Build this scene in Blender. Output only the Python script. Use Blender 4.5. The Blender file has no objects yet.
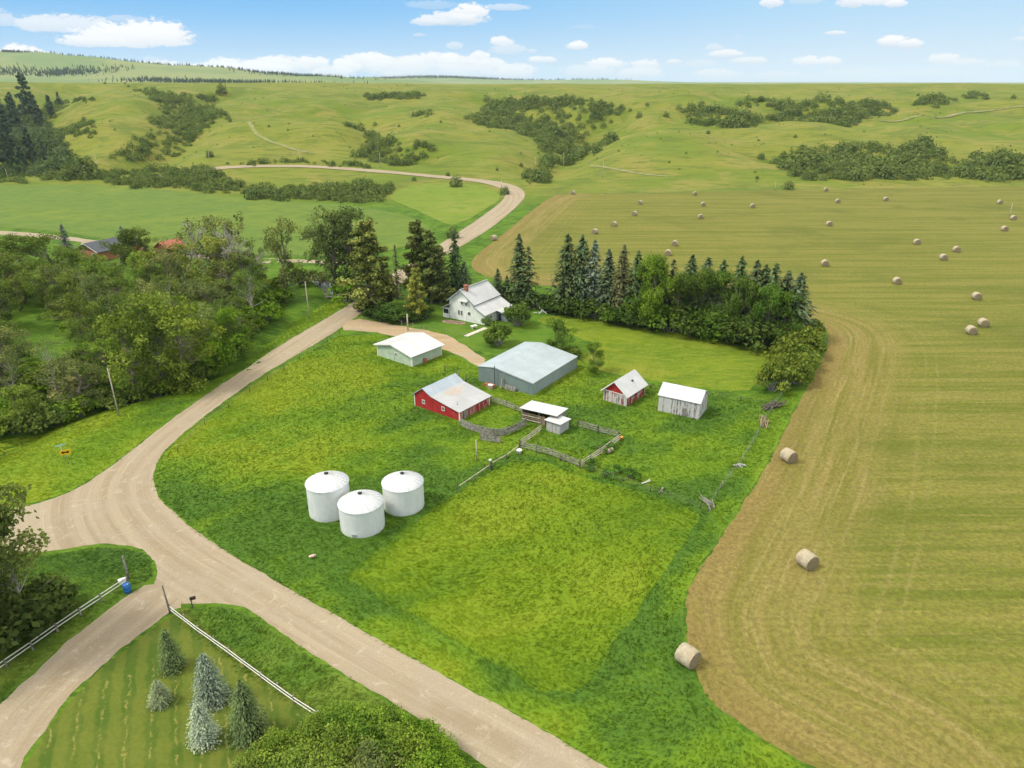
import bpy, math, random
import numpy as np
from mathutils import Vector, Matrix, geometry

R = math.radians
C = bpy.context.scene.collection
SC = bpy.context.scene

# ------------------------------------------------------------------ camera
H = 56.0                       # drone height over the farmyard
PITCH = R(23.15)
FPX = 711.0                    # focal length in pixels at 1024 wide
cam_d = bpy.data.cameras.new('camera')
cam = bpy.data.objects.new('camera', cam_d)
C.objects.link(cam)
cam.location = (0, 0, H)
cam.rotation_euler = (R(90) - PITCH, 0, 0)
cam_d.sensor_width = 36
cam_d.lens = FPX / 1024 * 36
cam_d.clip_end = 30000
SC.camera = cam

# ------------------------------------------------------------------ light
SUN_DIR = Vector((-0.97, -0.16, 0)).normalized()
SUN_EL = R(52)
SKY_STRENGTH = 0.14
SUN_STRENGTH = 1.6
SUN_ANGLE = R(13)
EXPOSURE = 1.02
HAZE_DENSITY = 0.000038

SC.view_settings.view_transform = 'Standard'
SC.view_settings.look = 'None'
SC.view_settings.exposure = EXPOSURE
SC.view_settings.gamma = 1
SC.view_settings.use_curve_mapping = False
SC.cycles.max_bounces = 6
SC.cycles.diffuse_bounces = 2
SC.cycles.glossy_bounces = 2
SC.cycles.transmission_bounces = 4
SC.cycles.volume_bounces = 1
SC.cycles.use_adaptive_sampling = True
SC.cycles.adaptive_threshold = 0.02
SC.cycles.use_denoising = True

sun_d = bpy.data.lights.new('sun', 'SUN')
sun_d.energy = SUN_STRENGTH
sun_d.angle = SUN_ANGLE
sun_d.color = (1.0, 0.94, 0.83)
sun = bpy.data.objects.new('sun', sun_d)
C.objects.link(sun)
sdir = Vector((SUN_DIR.x * math.cos(SUN_EL), SUN_DIR.y * math.cos(SUN_EL), math.sin(SUN_EL)))
sun.rotation_euler = sdir.to_track_quat('Z', 'Y').to_euler()
sun.location = (-60, 20, 90)


def ray(x, y):
    u = (x - 512) / FPX
    v = (y - 384) / FPX
    return (u, math.cos(PITCH) - v * math.sin(PITCH), -math.sin(PITCH) - v * math.cos(PITCH))


# ------------------------------------------------------------------ node helpers
class NT:
    """tiny helper round a node tree"""
    def __init__(self, tree):
        self.t = tree
        self.n = tree.nodes
        self.l = tree.links

    def new(self, typ, **kw):
        n = self.n.new(typ)
        for k, v in kw.items():
            setattr(n, k, v)
        return n

    def put(self, sock, val):
        if hasattr(val, 'is_linked') or hasattr(val, 'links'):
            self.l.new(val, sock)
        else:
            sock.default_value = val

    def m(self, op, a, b=None, c=None, clamp=False):
        n = self.new('ShaderNodeMath', operation=op, use_clamp=clamp)
        self.put(n.inputs[0], a)
        if b is not None:
            self.put(n.inputs[1], b)
        if c is not None:
            self.put(n.inputs[2], c)
        return n.outputs[0]

    def mix(self, f, a, b, mode='MIX'):
        n = self.new('ShaderNodeMix', data_type='RGBA', blend_type=mode)
        self.put(n.inputs[0], f)
        for s, v in ((n.inputs[6], a), (n.inputs[7], b)):
            if isinstance(v, tuple) and len(v) == 3:
                v = (*v, 1)
            self.put(s, v)
        return n.outputs[2]

    def noise(self, vec, scale, detail=3, rough=0.55, dist=0.0):
        n = self.new('ShaderNodeTexNoise')
        self.put(n.inputs['Vector'], vec)
        n.inputs['Scale'].default_value = scale
        n.inputs['Detail'].default_value = detail
        n.inputs['Roughness'].default_value = rough
        n.inputs['Distortion'].default_value = dist
        return n.outputs['Fac']

    def step(self, v, a, b):
        n = self.new('ShaderNodeMapRange', interpolation_type='SMOOTHSTEP')
        self.put(n.inputs[0], v)
        n.inputs[1].default_value = a
        n.inputs[2].default_value = b
        return n.outputs[0]

    def mapping(self, vec, loc=(0, 0, 0), rot=(0, 0, 0), scale=(1, 1, 1)):
        n = self.new('ShaderNodeMapping')
        self.put(n.inputs['Vector'], vec)
        n.inputs['Location'].default_value = loc
        n.inputs['Rotation'].default_value = rot
        n.inputs['Scale'].default_value = scale
        return n.outputs[0]

    def sep(self, v):
        n = self.new('ShaderNodeSeparateXYZ')
        self.put(n.inputs[0], v)
        return n.outputs

    def comb(self, x, y, z=0.0):
        n = self.new('ShaderNodeCombineXYZ')
        self.put(n.inputs[0], x)
        self.put(n.inputs[1], y)
        self.put(n.inputs[2], z)
        return n.outputs[0]

    def pos(self):
        return self.new('ShaderNodeNewGeometry').outputs['Position']

    def obj(self):
        return self.new('ShaderNodeTexCoord').outputs['Object']

    def uv(self):
        n = self.new('ShaderNodeUVMap')
        return n.outputs[0]

    def bump(self, h, strength=0.4, dist=0.1):
        n = self.new('ShaderNodeBump')
        self.put(n.inputs['Height'], h)
        n.inputs['Strength'].default_value = strength
        n.inputs['Distance'].default_value = dist
        return n.outputs[0]


def new_mat(name):
    m = bpy.data.materials.new(name)
    m.use_nodes = True
    t = NT(m.node_tree)
    b = t.n['Principled BSDF']
    return m, t, b


# ------------------------------------------------------------------ world
world = bpy.data.worlds.new('World')
SC.world = world
world.use_nodes = True
wt = NT(world.node_tree)
bg = wt.n['Background']
sky = wt.new('ShaderNodeTexSky', sky_type='NISHITA')
sky.sun_disc = False
sky.sun_elevation = SUN_EL
sky.sun_rotation = math.atan2(SUN_DIR.x, SUN_DIR.y)
sky.altitude = 1200
sky.air_density = 1.0
sky.dust_density = 0.6
sky.ozone_density = 1.6
gen = wt.new('ShaderNodeTexCoord').outputs['Generated']
nrm = wt.new('ShaderNodeVectorMath', operation='NORMALIZE')
wt.l.new(gen, nrm.inputs[0])
dx, dy, dz = wt.sep(nrm.outputs[0])
AZ = wt.m('ARCTAN2', dx, dy)
EL = wt.m('ARCSINE', dz)
# the blue deepens quickly over the first degrees of elevation
tint = wt.new('ShaderNodeValToRGB')
wt.l.new(wt.step(EL, -0.01, 0.16), tint.inputs[0])
tint.color_ramp.elements[0].color = (0.80, 0.93, 1.0, 1)
tint.color_ramp.elements[1].color = (0.20, 0.52, 1.0, 1)
warmside = wt.step(AZ, -0.9, 0.9)
tint2 = wt.mix(wt.m('MULTIPLY', warmside, 0.5), tint.outputs[0], (0.85, 0.97, 1.0))
tint2 = wt.mix(wt.step(EL, 0.16, 0.5), tint2, (0.95, 1.0, 0.95))
skycol = wt.mix(1.0, sky.outputs[0], tint2, 'MULTIPLY')
GAIN = 1 / (SKY_STRENGTH * 2 ** EXPOSURE)
def lin(r, g, b, k=1.0):
    f = lambda c: ((c / 255 + .055) / 1.055) ** 1.25
    return (f(r) * GAIN * k, f(g) * GAIN * k, f(b) * GAIN * k)
low = wt.mix(wt.step(EL, .004, .10), lin(146, 198, 244), lin(62, 150, 240))
low2 = wt.mix(wt.step(EL, .004, .10), lin(186, 219, 246), lin(132, 196, 246))
low = wt.mix(wt.step(AZ, -.35, .62), low, low2)
skycol = wt.mix(wt.step(EL, 0.16, 0.34), low, skycol)

CLOUDS = [  # x, y, half width, up, down, opacity
    (130, 41, 62, 16, 6, 1.0), (158, 35, 34, 13, 8, 1.0), (95, 43, 34, 8, 4, .9),
    (70, 28, 48, 11, 5, .8), (45, 25, 26, 8, 6, .8), (128, 20, 22, 4, 3, .45),
    (6, 22, 18, 7, 4, .6), (-30, 15, 30, 10, 5, .6),
    (24, 56, 22, 9, 8, 1.0), (46, 58, 16, 6, 6, 1.0), (6, 54, 10, 4, 4, .8),
    (162, 66, 20, 5, 4, .9), (200, 70, 40, 6, 6, .9), (250, 70, 48, 9, 8, 1.0), (285, 66, 26, 9, 9, .95),
    (312, 64, 20, 8, 10, 1.0), (335, 72, 24, 7, 8, .8), (152, 60, 10, 3, 2, .4),
    (346, 67, 18, 9, 8, 1.0), (376, 61, 20, 8, 10, 1.0), (412, 64, 22, 9, 10, .95), (448, 60, 16, 7, 10, 1.0), (478, 58, 14, 7, 12, .95), (225, 65, 24, 7, 8, 1.0), (270, 62, 18, 6, 10, 1.0),
    (358, 63, 22, 9, 10, .95), (395, 66, 34, 9, 12, .9), (432, 60, 18, 8, 8, .95), (460, 64, 30, 8, 12, .9),
    (490, 66, 22, 8, 10, .9), (515, 72, 26, 9, 8, .85), (455, 46, 10, 4, 4, .6), (440, 72, 80, 12, 6, .6),
    (452, 19, 38, 7, 7, .9), (470, 13, 22, 9, 8, 1.0), (430, 22, 22, 5, 4, .8), (508, 8, 26, 4, 2.5, .6), (432, 5, 30, 4, 4, .35),
    (420, 35, 8, 2, 2, .5), (502, 42, 15, 6, 4, .95), (508, 50, 22, 6, 5, .6), (532, 51, 6, 2, 2, .6),
    (577, 46, 13, 5, 4, 1.0), (543, 60, 17, 4, 3, .9), (583, 27, 14, 2, 2, .25),
    (606, 64, 23, 6, 5, .95), (590, 72, 34, 8, 5, .6), (646, 65, 18, 6, 5, .9), (640, 74, 30, 6, 5, .7), (674, 62, 11, 3, 3, .8),
    (726, 54, 22, 4, 4, .9), (714, 48, 10, 4, 2, .6), (748, 61, 24, 4, 4, .8), (716, 74, 28, 5, 4, .7), (778, 75, 22, 4, 4, .6),
    (700, 64, 20, 4, 3, .5), (738, 37, 6, 2, 2, .3),
    (808, 62, 18, 6, 3, .9), (828, 62, 16, 5, 4, .9), (836, 33, 10, 2.2, 2, .85),
    (894, 42, 16, 6, 5, 1.0), (910, 44, 12, 5, 5, .95), (945, 60, 18, 6, 4, .85), (968, 63, 20, 4, 3, .7), (1002, 65, 15, 4, 4, .6),
    (1020, 39, 8, 2, 2, .7), (856, 74, 40, 5, 5, .45), (925, 75, 50, 5, 5, .45), (790, 78, 120, 5, 4, .35),
    (771, 3, 12, 5, 5, .9), (805, 0, 18, 5, 4, .4), (852, 1, 16, 8, 6, .95), (880, 0, 24, 9, 5, 1.0), (896, 4, 11, 4, 3, .9),
    (1060, 30, 30, 8, 6, .8), (1120, 55, 60, 9, 6, .8), (-70, 45, 50, 12, 7, .9),
]
cn_vec = wt.comb(wt.m('MULTIPLY', AZ, 46.0), wt.m('MULTIPLY', EL, 92.0))
cn = wt.noise(cn_vec, 1.25, 8, 0.62, 0.3)
cn2 = wt.noise(cn_vec, 3.1, 5, 0.6, 0.2)
edge = wt.m('ADD', wt.m('MULTIPLY', wt.m('SUBTRACT', cn, 0.5), 2.1), wt.m('MULTIPLY', wt.m('SUBTRACT', cn2, 0.5), 1.5))
dens = None
shade = None
for (cx, cy, hw, up, dn, op) in CLOUDS:
    r = ray(cx, cy)
    L = math.sqrt(sum(q * q for q in r))
    az, el = math.atan2(r[0], r[1]), math.asin(r[2] / L)
    a = hw / FPX * 0.93
    b, bd = up / FPX * 1.15 * 0.93, dn / FPX * 0.93
    du = wt.m('MULTIPLY', wt.m('SUBTRACT', AZ, az), 1 / a)
    dv = wt.m('SUBTRACT', EL, el)
    vv = wt.m('MAXIMUM', wt.m('MULTIPLY', dv, 1 / b), wt.m('MULTIPLY', dv, -1 / bd))
    rr = wt.m('ADD', wt.m('MULTIPLY', du, du), wt.m('MULTIPLY', vv, vv))
    k = wt.m('SUBTRACT', 1.0, rr)
    k = wt.m('ADD', k, wt.m('MULTIPLY', edge, 0.75))
    k = wt.m('MULTIPLY', wt.step(k, 0.12, 0.55), op)
    s = wt.m('MULTIPLY', wt.step(wt.m('MULTIPLY', dv, 1 / b), -0.7, 0.5), k)
    dens = k if dens is None else wt.m('MAXIMUM', dens, k)
    shade = s if shade is None else wt.m('MAXIMUM', shade, s)
CLOUD_GAIN = 1.0
bright = wt.mix(shade, lin(186, 207, 231), lin(252, 253, 255, 1.03))
# broken cloud overhead, well above the picture: soft bright light
ovn = wt.noise(wt.mapping(nrm.outputs[0], scale=(1, 1, 1.6)), 2.2, 5, .6, .4)
over = wt.m('MULTIPLY', wt.step(EL, 0.15, 0.42), wt.m('ADD', 0.58, wt.m('MULTIPLY', wt.step(ovn, .4, .62), .4)))
skycol = wt.mix(over, skycol, (6.7, 6.4, 5.7))
full = wt.mix(wt.m('MULTIPLY', dens, 0.96), skycol, bright)
wt.l.new(full, bg.inputs[0])
bg.inputs[1].default_value = SKY_STRENGTH

# ------------------------------------------------------------------ terrain heights
rng = np.random.default_rng(7)
random.seed(11)


def sstep(t):
    t = np.clip(t, 0, 1)
    return t * t * (3 - 2 * t)


_w = []
for lam, amp in ((420, .9), (230, .62), (130, .44), (75, .25), (45, .12)):
    for _ in range(3):
        an = rng.uniform(0, 2 * math.pi)
        k = 2 * math.pi / (lam * rng.uniform(.8, 1.25))
        _w.append((math.cos(an) * k, math.sin(an) * k, rng.uniform(0, 6.3), amp / 1.9))


def waves(X, Y):
    s = 0
    for (kx, ky, ph, am) in _w:
        s = s + am * np.sin(X * kx + Y * ky + ph)
    return s


def z_base(X, Y):
    X = np.asarray(X, float)
    Y = np.asarray(Y, float)
    top = 50.2 + 2.6 * sstep((-X - 60) / 420)
    s = np.clip((Y - 405) / 760, 0, 1)
    h = top * (0.74 * s + 0.26 * sstep(s)) * sstep((Y - 395) / 130)
    h = h - np.clip(Y - 1165, 0, 2600) * 0.007
    amp = 6.8 * sstep((Y - 430) / 240) * (1 - 0.9 * sstep((Y - 780) / 300))
    h = h + waves(X, Y) * amp
    # distant ridges on the left, far beyond the plateau
    zr = 52 + 115 * sstep((-X - 300) / 2050) + 25 * sstep((-X - 1900) / 2000)
    zr = zr + 7 * waves(X * .33, Y * .33)
    fr = np.exp(-((Y - 3500) / 620) ** 2) * sstep((-X + 350) / 900)
    h = h + np.maximum(zr - h, 0) * fr * (Y > 1300)
    zf = 50 + 34 * np.exp(-((X + 780) / 620) ** 2) + 18 * np.exp(-((X + 2300) / 900) ** 2) + 12 * np.exp(-((X - 900) / 500) ** 2)
    ff = np.exp(-((Y - 7200) / 700) ** 2)
    h = h + np.maximum(zf - h, 0) * ff * sstep((2200 - X) / 1500)
    return h


def march(x, y, f):
    r = ray(x, y)
    if r[2] < -1e-5:
        t = H / -r[2]
        if r[1] * t < 380:
            return np.array((r[0] * t, r[1] * t))
    ts = np.concatenate([np.arange(330, 1500, 1.5), np.arange(1500, 9000, 12.0)])
    z = H + ts * r[2] - f(ts * r[0], ts * r[1])
    idx = np.argmax(z < 0)
    t = ts[idx] if z.min() < 0 else 1150.0
    return np.array((r[0] * t, r[1] * t))


GULLIES = [
    ([(222, 92), (190, 100), (176, 108), (184, 124), (165, 145), (138, 162)], 9, 24),
    ([(128, 84), (150, 93), (176, 108)], 6, 20),
    ([(478, 96), (520, 106), (560, 116), (592, 128), (578, 146), (548, 166)], 9, 28),
    ([(628, 112), (600, 120), (585, 135)], 6, 22),
    ([(362, 124), (372, 142), (395, 153), (420, 156)], 5, 18),
    ([(75, 84), (30, 110), (8, 128), (20, 155)], 12, 45),
    ([(770, 158), (860, 155), (940, 165), (1040, 172)], 4, 22),
    ([(690, 112), (740, 120), (800, 116), (880, 112)], 4, 26),
]
KNOLLS = [((112, 104), 8, 60), ((455, 118), 6, 45), ((300, 130), 4, 80), ((690, 150), 3.5, 60), ((600, 152), 2.5, 30), ((560, 90), 3, 60)]


def seg_dist(PX, PY, poly):
    """distance, signed side and arc length of the nearest point on a polyline"""
    PX = np.asarray(PX, float)
    PY = np.asarray(PY, float)
    best = np.full(PX.shape, 1e18)
    bs = np.zeros(PX.shape)
    sg = np.zeros(PX.shape)
    acc = 0.0
    for i in range(len(poly) - 1):
        ax, ay = poly[i]
        bx, by = poly[i + 1]
        vx, vy = bx - ax, by - ay
        L2 = vx * vx + vy * vy + 1e-12
        t = np.clip(((PX - ax) * vx + (PY - ay) * vy) / L2, 0, 1)
        ex, ey = PX - ax - t * vx, PY - ay - t * vy
        d = ex * ex + ey * ey
        m = d < best
        best = np.where(m, d, best)
        L = math.sqrt(L2)
        bs = np.where(m, acc + t * L, bs)
        sg = np.where(m, np.sign(vx * ey - vy * ex), sg)
        acc += L
    return np.sqrt(best), sg, bs


_gul = [([march(x, y, z_base) for x, y in p], d, w) for p, d, w in GULLIES]
_kno = [(march(x, y, z_base), a, s) for (x, y), a, s in KNOLLS]
CREEK_PX = [(262, 262), (296, 272), (318, 278), (329, 286), (333, 295), (322, 306), (296, 316), (262, 342), (232, 366), (190, 382), (140, 394), (100, 405), (55, 421), (20, 441), (-40, 470)]


def to_flat(x, y):
    r = ray(x, y)
    t = H / -r[2]
    return np.array((r[0] * t, r[1] * t))


CREEK = [to_flat(x, y) for x, y in CREEK_PX]


def hz(X, Y):
    X = np.asarray(X, float)
    Y = np.asarray(Y, float)
    h = z_base(X, Y)
    for pts, dep, wid in _gul:
        d, _, _ = seg_dist(X, Y, pts)
        h = h - 1.35 * dep * np.exp(-(d / wid) ** 2) * sstep((Y - 415) / 80)
    for c, a, s in _kno:
        h = h + a * np.exp(-(((X - c[0]) / s) ** 2 + ((Y - c[1]) / s) ** 2))
    d, _, _ = seg_dist(X, Y, CREEK)
    h = h - 1.15 * np.exp(-(d / 2.6) ** 2)
    return h


def hz1(x, y):
    return float(hz(np.array([x]), np.array([y]))[0])


def at(x, y):
    """ground point seen at a pixel of the photograph"""
    p = march(x, y, hz)
    return Vector((p[0], p[1], hz1(p[0], p[1])))


def height_to(p, ytop):
    """height over ground point p that reaches picture row ytop"""
    lo, hi = 0.0, 60.0
    for _ in range(40):
        m = (lo + hi) / 2
        z = H - (p[2] + m)
        d = p[1] * math.cos(PITCH) + z * math.sin(PITCH)
        dn = -p[1] * math.sin(PITCH) + z * math.cos(PITCH)
        if 384 + FPX * dn / d > ytop:
            lo = m
        else:
            hi = m
    return lo


def vnoise(X, Y, seed):
    """smooth value noise in 0..1"""
    ix, iy = np.floor(X).astype(np.int64), np.floor(Y).astype(np.int64)
    fx, fy = X - ix, Y - iy
    fx, fy = fx * fx * (3 - 2 * fx), fy * fy * (3 - 2 * fy)

    def hsh(a, b):
        h = (a * 374761393 + b * 668265263 + seed * 974634777) & 0x7fffffff
        h = ((h ^ (h >> 13)) * 1274126177) & 0x7fffffff
        return ((h ^ (h >> 16)) & 0xffff) / 65535.0
    return (hsh(ix, iy) * (1 - fx) + hsh(ix + 1, iy) * fx) * (1 - fy) + (hsh(ix, iy + 1) * (1 - fx) + hsh(ix + 1, iy + 1) * fx) * fy


def zone(X, Y, hints=()):
    """patches of paler, drier grass (1) and dark lush grass (0), drawn out along the wind"""
    c, q = math.cos(R(28)), math.sin(R(28))
    u, v = X * c + Y * q, -X * q + Y * c
    u = u + 4 * (vnoise(X / 9, Y / 9, 5) - .5)
    v = v + 4 * (vnoise(X / 8, Y / 8, 6) - .5)
    n = .42 * vnoise(u / 21, v / 11, 1) + .28 * vnoise(u / 9, v / 4, 2) + .18 * vnoise(u / 4, v / 1.6, 3) + .12 * vnoise(u / 1.8, v / .8, 4)
    n = (n - .5) * 1.9 + .5
    for (hx, hy, r, a) in hints:
        n = n + a * np.exp(-(((X - hx) / r) ** 2 + ((Y - hy) / r) ** 2))
    return np.clip(n, 0, 1)


# ------------------------------------------------------------------ object helpers
def tag(o, label=None, cat=None, group=None, kind=None):
    if label:
        o['label'] = label
    if cat:
        o['category'] = cat
    if group:
        o['group'] = group
    if kind:
        o['kind'] = kind
    return o


def empty(name, loc, rz=0.0, label=None, cat=None, group=None):
    o = bpy.data.objects.new(name, None)
    o.empty_display_size = 0.2
    C.objects.link(o)
    o.location = loc
    o.rotation_euler = (0, 0, rz)
    return tag(o, label, cat, group)


def np_mesh(name, V, F, smooth=False):
    """mesh from arrays: V (n,3), F (m,3) or (m,4)"""
    me = bpy.data.meshes.new(name)
    V = np.ascontiguousarray(V, np.float32)
    F = np.ascontiguousarray(F, np.int32)
    k = F.shape[1]
    me.vertices.add(len(V))
    me.vertices.foreach_set('co', V.ravel())
    me.loops.add(F.size)
    me.loops.foreach_set('vertex_index', F.ravel())
    me.polygons.add(len(F))
    me.polygons.foreach_set('loop_start', np.arange(0, F.size, k, dtype=np.int32))
    me.polygons.foreach_set('loop_total', np.full(len(F), k, np.int32))
    if smooth:
        me.polygons.foreach_set('use_smooth', np.ones(len(F), bool))
    me.update(calc_edges=True)
    return me


def link(name, me, mat, parent=None):
    o = bpy.data.objects.new(name, me)
    C.objects.link(o)
    if mat is not None and not me.materials:
        me.materials.append(mat)
    if parent is not None:
        o.parent = parent
    return o


class MB:
    """collects shapes; build() links them as one mesh object"""
    def __init__(self):
        self.v = []
        self.f = []
        self.s = []

    def poly(self, pts, faces, smooth=False):
        n = len(self.v)
        self.v += [tuple(p) for p in pts]
        self.f += [tuple(n + i for i in q) for q in faces]
        self.s += [smooth] * len(faces)
        return self

    def box(self, x0, y0, z0, x1, y1, z1, M=None):
        p = [(x, y, z) for z in (z0, z1) for y in (y0, y1) for x in (x0, x1)]
        if M is not None:
            p = [tuple(M @ Vector(q)) for q in p]
        return self.poly(p, [(0, 2, 3, 1), (4, 5, 7, 6), (0, 1, 5, 4), (2, 6, 7, 3), (0, 4, 6, 2), (1, 3, 7, 5)])

    def beam(self, a, b, w, h, up=(0, 0, 1)):
        a, b = Vector(a), Vector(b)
        d = (b - a).normalized()
        u = Vector(up)
        s = d.cross(u)
        if s.length < 1e-4:
            s = d.cross(Vector((1, 0, 0)))
        s.normalize()
        t = s.cross(d).normalized()
        p = []
        for q in (a, b):
            for i, j in ((-1, -1), (1, -1), (1, 1), (-1, 1)):
                p.append(q + s * (i * w / 2) + t * (j * h / 2))
        return self.poly(p, [(0, 1, 2, 3)[::-1], (4, 5, 6, 7), (0, 1, 5, 4), (1, 2, 6, 5), (2, 3, 7, 6), (3, 0, 4, 7)])

    def prism(self, prof, x0, x1):
        """closed profile of (y,z) points (counter-clockwise seen from +x) extruded along x"""
        n = len(prof)
        p = [(x0, y, z) for y, z in prof] + [(x1, y, z) for y, z in prof]
        f = [tuple(range(n))[::-1], tuple(range(n, 2 * n))]
        for i in range(n):
            j = (i + 1) % n
            f.append((i, j, n + j, n + i))
        return self.poly(p, f)

    def tube(self, a, b, r0, r1, n=8, caps=True):
        a, b = Vector(a), Vector(b)
        d = (b - a)
        if d.length < 1e-6:
            return self
        d.normalize()
        s = d.cross(Vector((0, 0, 1)))
        if s.length < 1e-3:
            s = Vector((1, 0, 0))
        s.normalize()
        t = d.cross(s)
        p = []
        for q, r in ((a, r0), (b, r1)):
            for i in range(n):
                an = 2 * math.pi * i / n
                p.append(q + s * (math.cos(an) * r) + t * (math.sin(an) * r))
        f = [(i, (i + 1) % n, n + (i + 1) % n, n + i) for i in range(n)]
        self.poly(p, f, True)
        if caps:
            self.f += [tuple(len(self.v) - 2 * n + i for i in range(n))[::-1], tuple(len(self.v) - n + i for i in range(n))]
            self.s += [False, False]
        return self

    def lathe(self, prof, n=24, center=(0, 0, 0)):
        """profile of (r,z) turned round z"""
        base = len(self.v)
        for r, z in prof:
            for i in range(n):
                an = 2 * math.pi * i / n
                self.v.append((center[0] + r * math.cos(an), center[1] + r * math.sin(an), center[2] + z))
        for k in range(len(prof) - 1):
            for i in range(n):
                j = (i + 1) % n
                self.f.append((base + k * n + i, base + k * n + j, base + (k + 1) * n + j, base + (k + 1) * n + i))
                self.s.append(True)
        return self

    def mesh(self, name):
        me = bpy.data.meshes.new(name)
        me.from_pydata(self.v, [], self.f)
        me.polygons.foreach_set('use_smooth', self.s)
        me.update()
        return me

    def build(self, name, mat, parent=None):
        return link(name, self.mesh(name), mat, parent)


def chaikin(p, n=2, closed=True):
    p = [np.array(q, float) for q in p]
    for _ in range(n):
        q = []
        m = len(p)
        for i in range(m if closed else m - 1):
            a, b = p[i], p[(i + 1) % m]
            q += [a * .75 + b * .25, a * .25 + b * .75]
        if not closed:
            q = [p[0]] + q + [p[-1]]
        p = q
    return p


def resample(p, step, closed=True):
    p = [np.array(q, float) for q in p]
    if closed:
        p = p + [p[0]]
    out = []
    for a, b in zip(p[:-1], p[1:]):
        L = np.hypot(*(b - a))
        st = step if not callable(step) else step(a)
        k = max(1, int(round(L / st)))
        for i in range(k):
            out.append(a + (b - a) * i / k)
    if not closed:
        out.append(p[-1])
    return out


def in_poly(X, Y, poly):
    X = np.asarray(X)
    Y = np.asarray(Y)
    c = np.zeros(X.shape, bool)
    n = len(poly)
    j = n - 1
    for i in range(n):
        xi, yi = poly[i][0], poly[i][1]
        xj, yj = poly[j][0], poly[j][1]
        if yi != yj:
            m = ((yi > Y) != (yj > Y)) & (X < (xj - xi) * (Y - yi) / (yj - yi) + xi)
            c ^= m
        j = i
    return c


def world_poly(px):
    return [np.array(at(x, y)[:2]) for x, y in px]


def sheet(name, outline, step, off, mat, jit=0.3, smooth=2, uvf=None, edge_step=None, far_off=0.0, zf=None):
    """a ground sheet with an organic edge; outline in world xy"""
    r = np.random.default_rng(abs(hash(name)) % 9999 if False else sum(map(ord, name)))
    p = chaikin(outline, smooth)
    es = edge_step or step * .6
    p = resample(p, lambda a: es * (1 + max(0, a[1] - 150) / 150))
    ph = r.uniform(0, 6.3, 6)
    p = [q + np.array((math.sin(q[1] * .9 + ph[0]) + .7 * math.sin(q[0] * 2.3 + q[1] * 1.7 + ph[1]), math.sin(q[0] * 1.1 + ph[2]) + .7 * math.sin(q[1] * 2.1 - q[0] * 1.3 + ph[3]))) * jit * .28 + r.normal(0, 1, 2) * jit * .12 for q in p]
    P = np.array(p)
    x0, y0 = P.min(0)
    x1, y1 = P.max(0)
    gx = np.arange(x0, x1, step)
    gy = np.arange(y0, y1, step * .9)
    X, Y = np.meshgrid(gx, gy)
    X = X + (np.arange(len(gy)) % 2)[:, None] * step * .5
    X, Y = X.ravel(), Y.ravel()
    m = in_poly(X, Y, p)
    X, Y = X[m], Y[m]
    d, _, _ = seg_dist(X, Y, list(p) + [p[0]])
    m = d > step * .35
    X, Y = X[m], Y[m]
    n = len(p)
    verts = [Vector((q[0], q[1])) for q in p] + [Vector((a, b)) for a, b in zip(X, Y)]
    edges = [(i, (i + 1) % n) for i in range(n)]
    res = geometry.delaunay_2d_cdt(verts, edges, [], 1, 1e-5)
    V2 = np.array([(v[0], v[1]) for v in res[0]])
    F = np.array([f for f in res[2] if len(f) == 3])
    a, b, c = V2[F[:, 0]], V2[F[:, 1]], V2[F[:, 2]]
    ar = (b[:, 0] - a[:, 0]) * (c[:, 1] - a[:, 1]) - (b[:, 1] - a[:, 1]) * (c[:, 0] - a[:, 0])
    F[ar < 0] = F[ar < 0][:, ::-1]
    # the inside of the constraint loop only
    cen = V2[F].mean(1)
    F = F[in_poly(cen[:, 0], cen[:, 1], p)]
    Z = hz(V2[:, 0], V2[:, 1]) + off + far_off * np.clip(V2[:, 1] - 200, 0, None)
    me = np_mesh(name, np.column_stack([V2, Z]), F, True)
    if uvf:
        U, W = uvf(V2[:, 0], V2[:, 1])
        lay = me.uv_layers.new(name='UVMap')
        idx = F.ravel()
        lay.data.foreach_set('uv', np.column_stack([U[idx], W[idx]]).astype(np.float32).ravel())
    if zf:
        at_ = me.attributes.new('zone', 'FLOAT', 'POINT')
        at_.data.foreach_set('value', zf(V2[:, 0], V2[:, 1]).astype(np.float32))
    return tag(link(name, me, mat), kind='structure')

# ------------------------------------------------------------------ materials
def grass_mat(name, cols, wind=35, big=0.02, mid=0.13, fine=1.4, bump=0.5, rough=0.9, streak=6.0):
    """cols: dark, main, light, dry"""
    m, t, b = new_mat(name)
    p = t.pos()
    w = t.mapping(p, rot=(0, 0, R(wind)), scale=(1, streak, 1))
    n1 = t.noise(p, big, 4, .6, .4)
    n2 = t.noise(p, mid, 4, .6, .6)
    n3 = t.noise(w, fine * .22, 4, .65, .8)
    n4 = t.noise(p, fine * 2.2, 3, .6)
    c = t.mix(t.step(n2, .36, .64), cols[0], cols[1])
    c = t.mix(t.step(n3, .42, .68), c, cols[2])
    c = t.mix(t.m('MULTIPLY', t.step(n1, .46, .68), t.step(n2, .3, .6)), c, cols[3])
    c = t.mix(t.step(n4, .35, .75), t.mix(0.3, c, cols[0]), c)
    t.l.new(c, b.inputs['Base Color'])
    b.inputs['Roughness'].default_value = rough
    b.inputs['Specular IOR Level'].default_value = 0.12
    hgt = t.m('ADD', t.m('MULTIPLY', n3, .8), t.m('MULTIPLY', n4, .5))
    t.l.new(t.bump(hgt, bump, .35), b.inputs['Normal'])
    return m


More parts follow.
